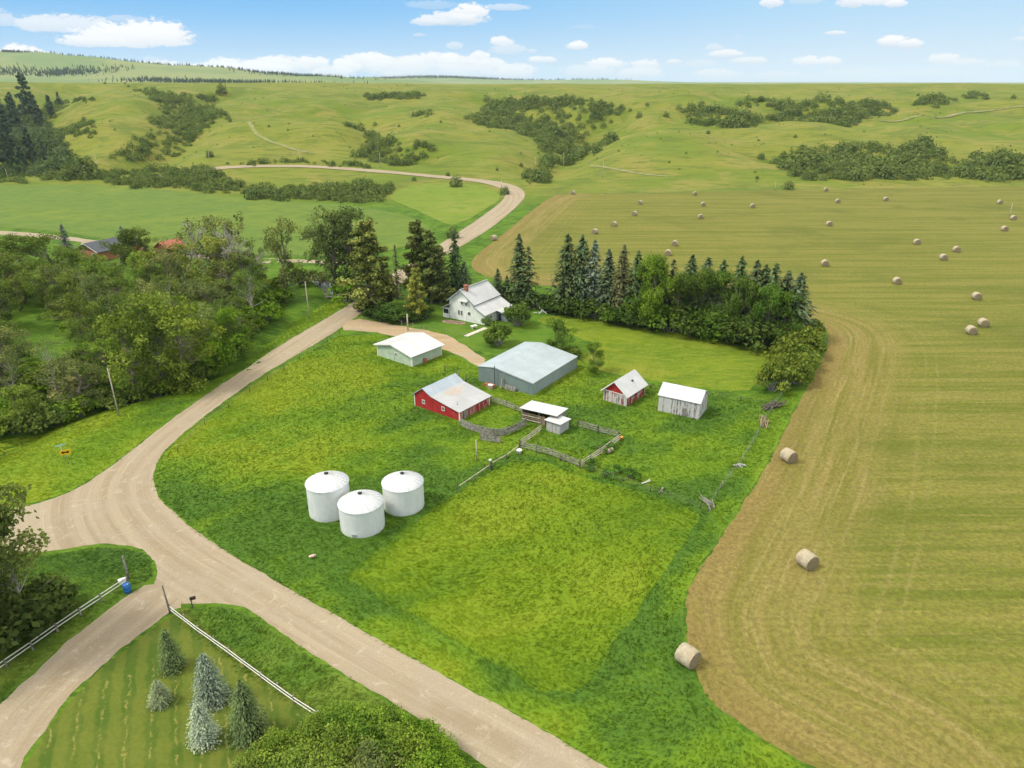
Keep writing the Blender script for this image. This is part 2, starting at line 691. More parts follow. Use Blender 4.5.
def zone_mat(name, cols):
    m, t, b = new_mat(name)
    p = t.pos()
    z = t.new('ShaderNodeAttribute', attribute_name='zone').outputs['Fac']
    w = t.mapping(p, rot=(0, 0, R(28)), scale=(1, 4, 1))
    n3 = t.noise(w, .8, 4, .65, .8)
    n4 = t.noise(p, 3.2, 3, .65)
    z = t.m('ADD', z, t.m('MULTIPLY', t.m('SUBTRACT', n3, .5), .7))
    c = t.mix(t.step(z, .08, .5), cols[0], cols[1])
    c = t.mix(t.step(z, .48, .95), c, cols[2])
    c = t.mix(t.step(n4, .32, .7), t.mix(.22, c, cols[0]), c)
    t.l.new(c, b.inputs['Base Color'])
    b.inputs['Roughness'].default_value = .9
    b.inputs['Specular IOR Level'].default_value = .1
    t.l.new(t.bump(t.m('ADD', n3, t.m('MULTIPLY', n4, .4)), .35, .3), b.inputs['Normal'])
    return m


CG = ((.060, .126, .014), (.118, .200, .012), (.178, .236, .014))
CP = ((.080, .148, .010), (.128, .200, .009), (.172, .228, .014))
CD = ((.045, .098, .015), (.082, .150, .016), (.140, .200, .028))
M = {}
M['rough'] = zone_mat('rough_grass', CG)
M['lush'] = zone_mat('lush_grass', CD)
M['verge'] = zone_mat('verge_grass', CG)
M['zpasture'] = zone_mat('pasture_sward', CP)
G_LUSH = ((.035, .085, .008), (.075, .150, .010), (.125, .200, .020), (.120, .170, .018))
M['grass'] = grass_mat('grass_ground', G_LUSH)
M['mown'] = grass_mat('mown_paddock', ((.090, .150, .010), (.150, .200, .012), (.190, .225, .025), (.215, .215, .028)), bump=.3, streak=3)
M['lawn'] = grass_mat('house_lawn', ((.055, .125, .010), (.080, .160, .012), (.105, .180, .018), (.130, .185, .018)), bump=.2, streak=2)
M['crop'] = grass_mat('crop', ((.078, .132, .020), (.104, .160, .022), (.130, .184, .028), (.152, .192, .024)), wind=80, bump=.3, streak=5, fine=.7)
M['meadow'] = grass_mat('meadow', ((.105, .165, .016), (.140, .195, .018), (.170, .215, .026), (.195, .21, .035)), wind=70, bump=.3, fine=.8)


def hill_mat():
    m, t, b = new_mat('hill_grass')
    p = t.pos()
    sx, sy, sz = t.sep(p)
    n1 = t.noise(p, .0055, 5, .62, .8)
    n2 = t.noise(p, .03, 5, .65, .4)
    n3 = t.noise(t.mapping(p, scale=(.35, 1, 1)), .16, 4, .65)
    n4 = t.noise(p, .42, 4, .65)
    c = t.mix(t.step(n1, .38, .62), (.112, .158, .016), (.165, .178, .026))
    c = t.mix(t.m('MULTIPLY', t.step(n2, .45, .66), .9), c, (.205, .185, .042))
    c = t.mix(t.m('MULTIPLY', t.step(n3, .48, .66), .75), c, (.078, .115, .016))
    spots = t.m('MULTIPLY', t.step(n4, .60, .70), t.step(n2, .38, .55))
    c = t.mix(t.m('MULTIPLY', spots, .7), c, (.05, .08, .015))
    n5 = t.noise(p, .012, 5, .7, 1.2)
    c = t.mix(t.m('MULTIPLY', t.step(n5, .52, .64), .7), c, (.082, .120, .016))
    c = t.mix(t.m('MULTIPLY', t.step(n5, .42, .30), .55), c, (.200, .205, .040))
    # the valley floor close by is lush grass
    near = t.step(sy, 330, 420)
    g1 = t.noise(p, .13, 4, .6, .6)
    g2 = t.noise(t.mapping(p, rot=(0, 0, R(35)), scale=(1, 5, 1)), .3, 4, .65, .8)
    g = t.mix(t.step(g1, .36, .64), G_LUSH[0], G_LUSH[1])
    g = t.mix(t.step(g2, .45, .7), g, G_LUSH[2])
    c = t.mix(near, g, c)
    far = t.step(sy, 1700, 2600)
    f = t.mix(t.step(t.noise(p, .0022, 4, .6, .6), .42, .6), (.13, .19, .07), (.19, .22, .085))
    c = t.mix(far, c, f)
    t.l.new(c, b.inputs['Base Color'])
    b.inputs['Roughness'].default_value = .95
    b.inputs['Specular IOR Level'].default_value = .1
    hgt = t.m('ADD', t.m('MULTIPLY', n3, 1.0), t.m('MULTIPLY', n4, .35))
    t.l.new(t.bump(hgt, .5, 1.2), b.inputs['Normal'])
    return m


M['hill'] = hill_mat()


def road_mat(name, base=((.275, .218, .140), (.345, .284, .192), (.435, .38, .285)), far=False):
    m, t, b = new_mat(name)
    u, v, _ = t.sep(t.uv())
    p = t.pos()
    n1 = t.noise(t.comb(t.m('MULTIPLY', u, .75), t.m('MULTIPLY', v, .022)), 1.0, 5, .6, .3)
    n2 = t.noise(t.comb(t.m('MULTIPLY', u, 3.0), t.m('MULTIPLY', v, .06), 4.0), 1.0, 4, .6, .5)
    n3 = t.noise(p, .18, 4, .6, .5)
    n4 = t.noise(p, 5.0, 4, .7)
    n5 = t.noise(p, 1.3, 3, .6, 1.0)
    c = t.mix(t.step(n1, .36, .62), base[0], base[1])
    c = t.mix(t.m('MULTIPLY', t.step(n2, .52, .72), .42), c, base[2])
    c = t.mix(t.m('MULTIPLY', t.step(n3, .45, .68), .6), c, (.325, .275, .205))
    c = t.mix(t.m('MULTIPLY', t.step(n5, .62, .72), .35), c, base[2])
    c = t.mix(t.step(n4, .34, .66), t.mix(.34, c, (.19, .15, .10)), c)
    n6 = t.noise(p, .55, 5, .7, 1.5)
    c = t.mix(t.m('MULTIPLY', t.step(n6, .56, .68), .4), c, (.46, .41, .32))
    c = t.mix(t.m('MULTIPLY', t.step(n6, .40, .30), .35), c, (.22, .175, .115))
    t.l.new(c, b.inputs['Base Color'])
    b.inputs['Roughness'].default_value = .95
    b.inputs['Specular IOR Level'].default_value = .15
    hgt = t.m('ADD', t.m('MULTIPLY', n2, .6), t.m('MULTIPLY', n4, .35))
    t.l.new(t.bump(hgt, .35, .08), b.inputs['Normal'])
    return m


M['road'] = road_mat('gravel')
M['drive'] = road_mat('dirt_drive', ((.33, .235, .13), (.40, .300, .175), (.45, .36, .24)))
M['path'] = road_mat('hill_track', ((.155, .185, .04), (.185, .205, .05), (.21, .22, .065)))


def hay_mat():
    m, t, b = new_mat('mown_hay')
    u, v, _ = t.sep(t.uv())          # distance from the field edge, run along it (m)
    p = t.pos()
    e1 = t.noise(t.comb(t.m('MULTIPLY', u, .42), t.m('MULTIPLY', v, .018)), 1.0, 5, .6, .2)
    e2 = t.noise(t.comb(t.m('MULTIPLY', u, 1.5), t.m('MULTIPLY', v, .07), 3.0), 1.0, 5, .65, .4)
    q = t.mapping(p, rot=(0, 0, R(-13)), scale=(.014, .30, 1))
    i1 = t.noise(q, 1.0, 6, .62, .3)
    i2 = t.noise(t.mapping(p, rot=(0, 0, R(-13)), scale=(.07, 1.1, 1)), 1.0, 5, .65, .4)
    border = t.step(t.m('ADD', u, t.m('MULTIPLY', t.noise(p, .06, 3), 14.0)), 28.0, 15.0)
    n1 = t.mix(border, t.comb(i1, i2, 0), t.comb(e1, e2, 0))
    a, bb, _ = t.sep(n1)
    blot = t.noise(p, .028, 5, .62, .5)
    fine = t.noise(p, 1.6, 4, .7, .3)
    clod = t.noise(p, .55, 4, .65, .6)
    ci = t.mix(t.step(a, .38, .60), (.120, .143, .018), (.188, .184, .036))
    ci = t.mix(t.m('MULTIPLY', t.step(bb, .5, .7), .6), ci, (.265, .220, .068))
    ce = t.mix(t.step(a, .36, .62), (.160, .152, .028), (.232, .190, .056))
    ce = t.mix(t.m('MULTIPLY', t.step(bb, .48, .70), .6), ce, (.330, .262, .100))
    c = t.mix(border, ci, ce)
    rim = t.m('MULTIPLY', t.step(u, 6.0, 0.5), t.step(t.noise(p, .09, 3), .3, .55))
    c = t.mix(t.m('MULTIPLY', rim, .7), c, (.225, .158, .054))
    c = t.mix(t.m('MULTIPLY', t.step(blot, .50, .68), t.m('SUBTRACT', .62, t.m('MULTIPLY', border, .35))), c, (.095, .120, .016))
    sp = t.step(clod, .60, .72)
    c = t.mix(t.m('MULTIPLY', sp, .45), c, (.125, .105, .05))
    sp2 = t.m('MULTIPLY', t.step(clod, .42, .30), t.step(fine, .45, .6))
    c = t.mix(t.m('MULTIPLY', sp2, .5), c, (.24, .26, .03))
    # two pale wheel tracks that follow the edge
    for d, w in ((11.5, .55), (13.6, .5), (20.0, .6), (22.2, .5), (6.0, .4)):
        wob = t.m('MULTIPLY', t.m('SUBTRACT', t.noise(t.comb(t.m('MULTIPLY', v, .02), d), 1.0, 2), .5), 2.5)
        k = t.m('ABSOLUTE', t.m('SUBTRACT', t.m('ADD', u, wob), d))
        c = t.mix(t.m('MULTIPLY', t.step(k, w, .1), t.m('MULTIPLY', t.step(e2, .35, .62), .22)), c, (.34, .27, .11))
    c = t.mix(t.step(fine, .36, .64), t.mix(.42, c, (.06, .05, .014)), c)
    t.l.new(c, b.inputs['Base Color'])
    b.inputs['Roughness'].default_value = .95
    b.inputs['Specular IOR Level'].default_value = .1
    hgt = t.m('ADD', t.m('MULTIPLY', bb, .7), t.m('ADD', t.m('MULTIPLY', fine, .5), t.m('MULTIPLY', clod, .4)))
    t.l.new(t.bump(hgt, .55, .22), b.inputs['Normal'])
    return m


M['hay'] = hay_mat()


def stripe_lawn_mat():
    m, t, b = new_mat('striped_lawn')
    u, v, _ = t.sep(t.uv())
    p = t.pos()
    wob = t.m('MULTIPLY', t.m('SUBTRACT', t.noise(p, .55, 5, .7), .5), 1.7)
    uu = t.m('ADD', u, wob)
    ph = t.m('FRACT', t.m('MULTIPLY', uu, 1 / 2.15))
    tri = t.m('ABSOLUTE', t.m('SUBTRACT', ph, .5))
    n1 = t.noise(p, .22, 4, .6, .5)
    n2 = t.noise(p, 2.4, 4, .65)
    c = t.mix(t.step(n1, .36, .64), (.060, .105, .012), (.108, .135, .020))
    c = t.mix(t.m('MULTIPLY', t.step(tri, .18, .32), .5), c, (.150, .165, .025))
    clip = t.m('MULTIPLY', t.step(tri, .065, .02), t.step(t.noise(t.comb(uu, t.m('MULTIPLY', v, .8)), 1.0, 4, .7), .46, .56))
    clip = t.m('MULTIPLY', clip, t.step(v, 1.0, 3.0))
    c = t.mix(t.m('MULTIPLY', clip, .5), c, (.36, .30, .085))
    c = t.mix(t.step(n2, .3, .7), t.mix(.35, c, (.045, .075, .008)), c)
    t.l.new(c, b.inputs['Base Color'])
    b.inputs['Roughness'].default_value = .9
    b.inputs['Specular IOR Level'].default_value = .12
    t.l.new(t.bump(t.m('ADD', n2, clip), .35, .1), b.inputs['Normal'])
    return m


M['stripes'] = stripe_lawn_mat()


def plain(name, col, rough=.6, metal=0.0, var=.12, scale=3.0, bump=0.0, spec=.4):
    m, t, b = new_mat(name)
    o = t.obj()
    n = t.noise(o, scale, 4, .6, .2)
    d = tuple(q * (1 - var * 1.6) for q in col)
    l = tuple(min(1, q * (1 + var)) for q in col)
    t.l.new(t.mix(t.step(n, .3, .7), d, l), b.inputs['Base Color'])
    b.inputs['Roughness'].default_value = rough
    b.inputs['Metallic'].default_value = metal
    b.inputs['Specular IOR Level'].default_value = spec
    if bump:
        t.l.new(t.bump(n, bump, .03), b.inputs['Normal'])
    return m


def metal_roof(name, col, axis=0, pitch=.45, rust=None, rough=.42, panel=None):
    """ribbed sheet metal; ribs spaced along the given object axis"""
    m, t, b = new_mat(name)
    o = t.obj()
    s = t.sep(o)
    ph = t.m('ABSOLUTE', t.m('SUBTRACT', t.m('FRACT', t.m('MULTIPLY', s[axis], 1 / pitch)), .5))
    rib = t.step(ph, .36, .46)
    n = t.noise(o, .35, 5, .6, .4)
    n2 = t.noise(t.mapping(o, scale=(3, .3, .3) if axis == 0 else (.3, 3, .3)), 1.0, 4, .6)
    c = t.mix(t.step(n, .35, .7), tuple(q * .86 for q in col), col)
    c = t.mix(t.m('MULTIPLY', t.step(n2, .52, .75), .3), c, tuple(q * .72 for q in col))
    seam = t.m('ABSOLUTE', t.m('SUBTRACT', t.m('FRACT', t.m('MULTIPLY', s[axis], 1 / (pitch * 4))), .5))
    c = t.mix(t.m('MULTIPLY', t.step(seam, .485, .497), .3), c, tuple(q * .5 for q in col))
    if rust:
        rn = t.noise(o, .5, 6, .7, 1.0)
        gx = t.m('MULTIPLY', t.m('SUBTRACT', s[0], rust[0]), 1 / rust[2])
        gy = t.m('MULTIPLY', t.m('SUBTRACT', s[1], rust[1]), 1 / rust[3])
        g = t.m('SUBTRACT', 1.0, t.m('ADD', t.m('MULTIPLY', gx, gx), t.m('MULTIPLY', gy, gy)))
        k = t.m('MULTIPLY', t.step(t.m('ADD', g, t.m('MULTIPLY', rn, 2.2)), 1.05, 1.9), t.step(t.noise(o, 1.8, 5, .7), .38, .62))
        c = t.mix(t.m('MULTIPLY', k, .75), c, (.46, .29, .15))
    t.l.new(c, b.inputs['Base Color'])
    b.inputs['Roughness'].default_value = rough
    b.inputs['Specular IOR Level'].default_value = .35
    t.l.new(t.bump(t.m('ADD', rib, t.m('MULTIPLY', n, .2)), .5, .05), b.inputs['Normal'])
    return m


def board_wall(name, col, worn=None, amount=.5, pitch=.22, vertical=True, rough=.8):
    """painted boards with paint worn off in streaks"""
    m, t, b = new_mat(name)
    o = t.obj()
    s = t.sep(o)
    along = t.m('ADD', s[0], s[1])
    coord = along if vertical else s[2]
    ph = t.m('ABSOLUTE', t.m('SUBTRACT', t.m('FRACT', t.m('MULTIPLY', coord, 1 / pitch)), .5))
    gap = t.step(ph, .44, .49)
    cell = t.new('ShaderNodeTexWhiteNoise', noise_dimensions='1D')
    t.l.new(t.m('FLOOR', t.m('MULTIPLY', coord, 1 / pitch)), cell.inputs['W'])
    st = t.comb(t.m('MULTIPLY', along, 4.0 if vertical else .8), t.m('MULTIPLY', s[2], .7 if vertical else 5.0))
    n = t.noise(st, 1.0, 5, .7, .3)
    n2 = t.noise(o, .8, 4, .6)
    c = t.mix(t.step(n2, .3, .7), tuple(q * .82 for q in col), col)
    c = t.mix(t.m('MULTIPLY', cell.outputs[0], .18), c, tuple(q * .6 for q in col))
    if worn:
        k = t.m('ADD', t.m('MULTIPLY', n, .75), t.m('ADD', t.m('MULTIPLY', n2, .35), t.m('MULTIPLY', cell.outputs[0], .22)))
        lo = 1.02 - amount * .72
        c = t.mix(t.step(k, lo - .05, lo + .05), c, worn)
    c = t.mix(t.m('MULTIPLY', gap, .55), c, tuple(q * .25 for q in col))
    t.l.new(c, b.inputs['Base Color'])
    b.inputs['Roughness'].default_value = rough
    b.inputs['Specular IOR Level'].default_value = .25
    t.l.new(t.bump(t.m('SUBTRACT', n, gap), .5, .03), b.inputs['Normal'])
    return m


def soft_normal(t, up):
    """leaves and blades stand at every angle: tilt their shading normal towards the zenith"""
    a = t.new('ShaderNodeVectorMath', operation='ADD')
    t.l.new(t.new('ShaderNodeNewGeometry').outputs['Normal'], a.inputs[0])
    a.inputs[1].default_value = (0, 0, up)
    n = t.new('ShaderNodeVectorMath', operation='NORMALIZE')
    t.l.new(a.outputs[0], n.inputs[0])
    return n.outputs[0]


def leaf_mat(name, trans=.28, dark=(.42, .50, .42), light=(1.55, 1.38, 1.1), up=.75):
    """foliage: object colour times the tone of each clump of leaves"""
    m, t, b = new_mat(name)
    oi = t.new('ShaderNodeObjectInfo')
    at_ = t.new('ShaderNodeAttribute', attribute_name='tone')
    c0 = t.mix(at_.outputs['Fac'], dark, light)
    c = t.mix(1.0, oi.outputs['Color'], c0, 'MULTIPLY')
    out = t.n['Material Output']
    t.n.remove(b)
    d = t.new('ShaderNodeBsdfDiffuse')
    tr = t.new('ShaderNodeBsdfTranslucent')
    t.l.new(soft_normal(t, up), d.inputs['Normal'])
    t.l.new(c, d.inputs['Color'])
    t.l.new(t.mix(1.0, c, (1.25, 1.3, .5), 'MULTIPLY'), tr.inputs['Color'])
    mx = t.new('ShaderNodeMixShader')
    mx.inputs[0].default_value = trans
    t.l.new(d.outputs[0], mx.inputs[1])
    t.l.new(tr.outputs[0], mx.inputs[2])
    t.l.new(mx.outputs[0], out.inputs['Surface'])
    return m


M['leaf'] = leaf_mat('leaves')
M['needle'] = leaf_mat('needles', .10, (.40, .45, .45), (1.65, 1.55, 1.45))


def blade_mat():
    m, t, b = new_mat('grass_blades')
    a = t.new('ShaderNodeAttribute', attribute_name='blade')
    out = t.n['Material Output']
    t.n.remove(b)
    d = t.new('ShaderNodeBsdfDiffuse')
    tr = t.new('ShaderNodeBsdfTranslucent')
    sn = soft_normal(t, 3.2)
    t.l.new(sn, d.inputs['Normal'])
    t.l.new(a.outputs['Color'], d.inputs['Color'])
    t.l.new(a.outputs['Color'], tr.inputs['Color'])
    mx = t.new('ShaderNodeMixShader')
    mx.inputs[0].default_value = .35
    t.l.new(d.outputs[0], mx.inputs[1])
    t.l.new(tr.outputs[0], mx.inputs[2])
    t.l.new(mx.outputs[0], out.inputs['Surface'])
    return m


M['blade'] = blade_mat()
M['bark'] = plain('bark', (.20, .165, .125), .95, var=.35, scale=2.5, bump=.6)
M['pale_bark'] = plain('pale_bark', (.38, .34, .29), .95, var=.25, scale=2.5, bump=.5)
M['dead_wood'] = plain('dead_wood', (.36, .33, .28), .95, var=.25, scale=3, bump=.4)
M['grey_wood'] = plain('weathered_wood', (.25, .23, .20), .9, var=.35, scale=2.2, bump=.5)
M['dark_wood'] = plain('dark_post_wood', (.10, .085, .065), .9, var=.3, scale=2.2, bump=.5)
M['pale_wood'] = plain('pale_pole_wood', (.46, .40, .30), .9, var=.2, scale=1.5, bump=.4)
M['white_paint'] = plain('white_paint', (.78, .77, .74), .55, var=.06)
M['trim'] = plain('white_trim', (.74, .72, .67), .6, var=.08)
M['glass'] = plain('window_glass', (.03, .037, .045), .08, var=.1, spec=.6)
M['black'] = plain('black_metal', (.018, .018, .02), .6)
M['wire'] = plain('wire', (.22, .21, .2), .5, .6)
M['galv'] = plain('galvanised_metal', (.5, .52, .54), .4, .5)
M['brick'] = plain('brick', (.34, .12, .07), .9, var=.2, scale=8)

# ------------------------------------------------------------------ the ground
def polar_ground():
    nr, na = 860, 620
    r = 14.0 * (9600 / 14.0) ** (np.arange(nr) / (nr - 1))
    a = np.linspace(R(-82), R(82), na)
    Rr, A = np.meshgrid(r, a, indexing='ij')
    X = (Rr * np.sin(A)).ravel()
    Y = (Rr * np.cos(A) - 12).ravel()
    Z = hz(X, Y)
    i, j = np.meshgrid(np.arange(nr - 1), np.arange(na - 1), indexing='ij')
    q = (i * na + j).ravel()
    F = np.column_stack([q, q + 1, q + na + 1, q + na])[:, ::-1]
    me = np_mesh('ground', np.column_stack([X, Y, Z]), F, True)
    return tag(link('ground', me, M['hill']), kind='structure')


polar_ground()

# --- gravel roads
MAIN_E = [(640, 790), (608, 768), (540, 728), (470, 690), (400, 652), (330, 612), (270, 578), (215, 545), (182, 520), (160, 500), (152, 480), (158, 458), (177, 438), (215, 408), (260, 376), (300, 353), (335, 332), (352, 320)]
MAIN_BEND_E = [(375, 303), (400, 284), (430, 264), (462, 246), (490, 229), (510, 213), (523, 201), (526, 194), (520, 188), (505, 183), (480, 179.5), (450, 177), (420, 174.5), (390, 171.5), (360, 169), (330, 167), (290, 165.3), (250, 165.5), (215, 167.5), (190, 171), (165, 175), (130, 179)]
MAIN_BEND_W = [(130, 181), (168, 177), (195, 173), (220, 169.7), (250, 167.8), (290, 167.6), (330, 169.3), (360, 171.5), (390, 174), (420, 177), (450, 179.5), (478, 182.5), (497, 187), (506, 193), (503, 201), (490, 211), (470, 225), (445, 241), (412, 262), (382, 280), (352, 303)]
MAIN_W = [(320, 322), (280, 345), (240, 372), (200, 399), (160, 428), (120, 460), (80, 488), (45, 502), (0, 512), (-60, 520), (-60, 552), (0, 553), (50, 552), (95, 543), (138, 546), (156, 560), (158, 575), (150, 592), (165, 603), (190, 604), (230, 603), (252, 611), (300, 646), (345, 675), (400, 706), (440, 733), (480, 762), (520, 795)]
road_px = MAIN_E + MAIN_BEND_E + MAIN_BEND_W + MAIN_W
CENTER = [(575, 775), (480, 722), (380, 668), (300, 622), (240, 585), (180, 550), (140, 515), (130, 490), (140, 465), (170, 435), (220, 398), (270, 362), (325, 325), (400, 280), (450, 244), (490, 220), (513, 202), (512, 191), (480, 181), (420, 175.6), (360, 170.2), (290, 166.5), (220, 168.6), (150, 178)]
CENTER_W = chaikin(world_poly(CENTER), 2, False)


def road_uv(X, Y):
    d, s, a = seg_dist(X, Y, CENTER_W)
    return d * s, a


ROAD_OUT = world_poly(road_px)
sheet('gravel_road', ROAD_OUT, 1.6, .014, M['road'], .22, 1, road_uv, .6, .0009)
DRIVE_PX = [(168, 590), (186, 606), (170, 611), (150, 627), (112, 656), (72, 692), (42, 732), (18, 772), (0, 815), (-90, 815), (-40, 740), (0, 706), (40, 667), (82, 629), (125, 598), (150, 582)]
DRIVE_C = [(150, 598), (110, 630), (60, 670), (15, 715), (-30, 780)]
DRIVE_CW = world_poly(DRIVE_C)


def drive_uv(X, Y):
    d, s, a = seg_dist(X, Y, DRIVE_CW)
    return d * s, a


DRIVE_W = world_poly(DRIVE_PX)
sheet('gravel_lane', DRIVE_W, 1.2, .016, M['road'], .35, 1, drive_uv, .5)
YARD_PX = [(338, 330), (352, 318), (380, 322), (405, 327), (432, 331), (452, 337), (464, 345), (478, 354), (487, 361), (482, 367), (474, 364), (462, 357), (450, 351), (438, 349), (415, 342), (390, 335), (365, 331)]
YARD_W = world_poly(YARD_PX)
sheet('dirt_driveway', YARD_W, 1.2, .020, M['drive'], .5, 1, lambda X, Y: (Y, X), .9)

# side road past the brick house
SIDE_PX = [(-60, 228.5), (0, 230.5), (60, 235), (130, 246), (200, 255), (270, 258.5), (335, 261), (372, 263.5), (372, 266.8), (335, 264), (270, 261.5), (200, 258.5), (130, 250), (60, 239), (0, 234.5), (-60, 232)]
sheet('side_road', world_poly(SIDE_PX), 3, .03, M['road'], .3, 1, lambda X, Y: (Y, X), 2.0)
YARD2 = [(78, 239), (112, 242), (120, 250), (112, 256), (96, 255), (84, 247)]
sheet('gravel_yard', world_poly(YARD2), 3, .045, M['road'], .5, 1, lambda X, Y: (Y, X), 2.0)

# --- fields
HAY_EDGE = [(870, 800), (815, 768), (760, 737), (722, 712), (700, 684), (690, 652), (684, 610), (692, 580), (716, 545), (746, 500), (771, 460), (790, 420), (806, 390), (822, 360), (830, 335), (822, 325), (780, 316), (720, 306), (640, 296), (560, 287), (505, 282), (476, 273), (470, 263), (478, 253), (505, 233), (530, 212), (548, 199), (560, 194.0)]
HAY_TOP = [(650, 193.5), (760, 191), (900, 188.5), (1024, 187), (1200, 185), (1500, 184)]
HAY_EDGE_W = chaikin(world_poly(HAY_EDGE), 2, False)
HAY_W = world_poly(HAY_EDGE + HAY_TOP) + [np.array((420., 60.)), np.array((160., 20.)), np.array((40., 22.))]


def hay_uv(X, Y):
    d, s, a = seg_dist(X, Y, HAY_EDGE_W)
    return d, a


sheet('hay_field', HAY_W, 3.0, .012, M['hay'], .4, 1, hay_uv, .7, .0004)
PAST_PX = [(345, 577), (388, 543), (430, 512), (476, 480), (512, 460), (545, 462), (585, 478), (640, 492), (690, 508), (700, 516), (690, 534), (660, 578), (620, 636), (596, 672), (574, 694), (540, 690), (480, 655), (420, 620), (380, 598)]
PAST_W = world_poly(PAST_PX)
def hint(x, y, r, a):
    p = to_flat(x, y)
    return (p[0], p[1], r, a)


HINTS = [hint(270, 400, 14, .35), hint(330, 365, 12, .3), hint(220, 470, 8, .2), hint(340, 500, 11, -.55), hint(420, 480, 9, -.45), hint(300, 540, 9, -.4), hint(170, 480, 7, -.3), hint(410, 430, 8, -.3),
         hint(600, 440, 10, -.2), hint(560, 410, 8, .1), hint(700, 430, 8, -.25), hint(655, 705, 8, -.25), hint(672, 620, 6, -.3), hint(605, 700, 5, -.2), hint(720, 480, 7, -.35), hint(640, 425, 5, .35), hint(690, 440, 5, .3), hint(600, 760, 8, .1), hint(250, 570, 6, .1), hint(550, 715, 6, .2)]


def past_zone(X, Y):
    d, _, _ = seg_dist(X, Y, list(PAST_W) + [PAST_W[0]])
    return np.clip((zone(X, Y) - .5) * .95 + .56 - .3 * np.exp(-d / 1.5), 0, 1)


sheet('pasture', PAST_W, 1.3, .010, M['zpasture'], .6, 0, None, 1.0, 0, past_zone)
ROUGH_PX = [(640, 790), (606, 766), (538, 726), (468, 688), (398, 650), (329, 611), (271, 577), (217, 545), (184, 520), (162, 499), (154, 480), (160, 459), (179, 440), (216, 411), (261, 379), (301, 356), (340, 335), (390, 336), (438, 350), (462, 359), (480, 372), (500, 372), (560, 352), (585, 362), (600, 374), (650, 383), (700, 390), (750, 397), (775, 385), (800, 392), (788, 420), (769, 460), (744, 500), (714, 545), (690, 580), (681, 610), (686, 652), (697, 684), (718, 712), (756, 739), (811, 770), (850, 800)]
ROUGH = world_poly(ROUGH_PX)
VERGE = world_poly([(352, 301), (321, 320), (281, 343), (241, 370), (201, 397), (161, 426), (121, 458), (81, 486), (46, 500), (0, 509), (-60, 517), (-60, 462), (0, 440), (55, 424), (110, 408), (200, 386), (250, 352), (290, 322), (325, 300), (345, 285)])
ISLE = world_poly([(48, 556), (95, 547), (137, 550), (153, 561), (154, 574), (140, 588), (120, 599), (80, 630), (38, 668), (0, 706), (-60, 755), (-60, 570)])
STRIP = world_poly([(192, 607), (230, 606), (250, 614), (298, 648), (340, 676), (395, 706), (436, 734), (476, 765), (380, 770), (322, 722), (262, 681), (200, 636), (175, 614)])


def rough_zone(X, Y):
    d, _, _ = seg_dist(X, Y, list(PAST_W) + [PAST_W[0]])
    return np.clip(zone(X, Y, HINTS) - .5 * np.exp(-(d / 1.9) ** 2), 0, 1)


def verge_zone(X, Y):
    d, _, _ = seg_dist(X, Y, CENTER_W)
    return np.clip(zone(X, Y) * .8 + .12 + .35 * sstep((d - 9) / 8), 0, 1)


sheet('rough_grass', ROUGH, 1.3, .004, M['rough'], .3, 1, None, 1.0, 0, rough_zone)
sheet('verge', VERGE, 1.3, .004, M['verge'], .3, 1, None, 1.0, 0, verge_zone)
sheet('grass_island', ISLE, 1.0, .004, M['lush'], .3, 1, None, .8, 0, zone)
sheet('grass_strip', STRIP, 1.0, .004, M['lush'], .3, 1, None, .8, 0, zone)
MOWN_PX = [(575, 356), (600, 345), (560, 330), (530, 318), (575, 314), (640, 326), (700, 338), (750, 346), (768, 352), (765, 368), (758, 384), (745, 392), (700, 388), (650, 380), (600, 372)]
MOWN_W = world_poly(MOWN_PX)
sheet('mown_paddock', MOWN_W, 2.0, .006, M['mown'], .8, 1, None, 1.4)
LAWN_PX = [(360, 316), (400, 300), (440, 292), (480, 300), (520, 306), (552, 316), (585, 335), (560, 352), (525, 345), (492, 358), (470, 346), (440, 330), (400, 322)]
LAWN_W = world_poly(LAWN_PX)
sheet('house_lawn', LAWN_W, 2.0, .004, M['lawn'], .6, 1, None, 1.4)
FRONT_PX = [(188, 607), (180, 610), (152, 629), (113, 659), (74, 695), (44, 735), (20, 775), (5, 830), (360, 830), (345, 735), (320, 712), (285, 688), (250, 664), (210, 632)]
FRONT_W = world_poly(FRONT_PX)
_a, _b = at(120, 660), at(117, 765)
_sd = Vector((_b.x - _a.x, _b.y - _a.y)).normalized()


def stripe_uv(X, Y):
    ex, ey = X - _a.x, Y - _a.y
    v = ex * _sd.x + ey * _sd.y
    u = ex * -_sd.y + ey * _sd.x
    return u + v * .04, v


sheet('front_lawn', FRONT_W, 1.0, .008, M['stripes'], .3, 1, stripe_uv, .7)
CROP_PX = [(-200, 188), (0, 186), (100, 184), (160, 190), (220, 196), (300, 203), (345, 205), (395, 212), (432, 226), (430, 236), (395, 250), (340, 257), (270, 255), (200, 252), (130, 243), (60, 232), (0, 227), (-200, 222)]
sheet('crop_field', world_poly(CROP_PX), 5, .012, M['crop'], .8, 1, None, 3.0, .0006)
MEAD_PX = [(398, 190), (420, 184), (455, 183), (480, 186), (497, 192), (500, 200), (485, 210), (462, 223), (448, 226), (425, 214), (400, 204), (388, 198)]
sheet('meadow', world_poly(MEAD_PX), 4, .03, M['meadow'], .8, 1, None, 2.5, .0006)


def ribbon(name, px, width, off, mat):
    c = chaikin(world_poly(px), 2, False)
    L, Rr = [], []
    for i in range(len(c)):
        d = c[min(i + 1, len(c) - 1)] - c[max(i - 1, 0)]
        d = d / (np.hypot(*d) + 1e-9)
        n = np.array((-d[1], d[0])) * width / 2
        L.append(c[i] + n)
        Rr.append(c[i] - n)
    return sheet(name, L + Rr[::-1], width * 1.2, off, mat, width * .25, 0, lambda X, Y: (Y, X), width * 1.5, .0004)


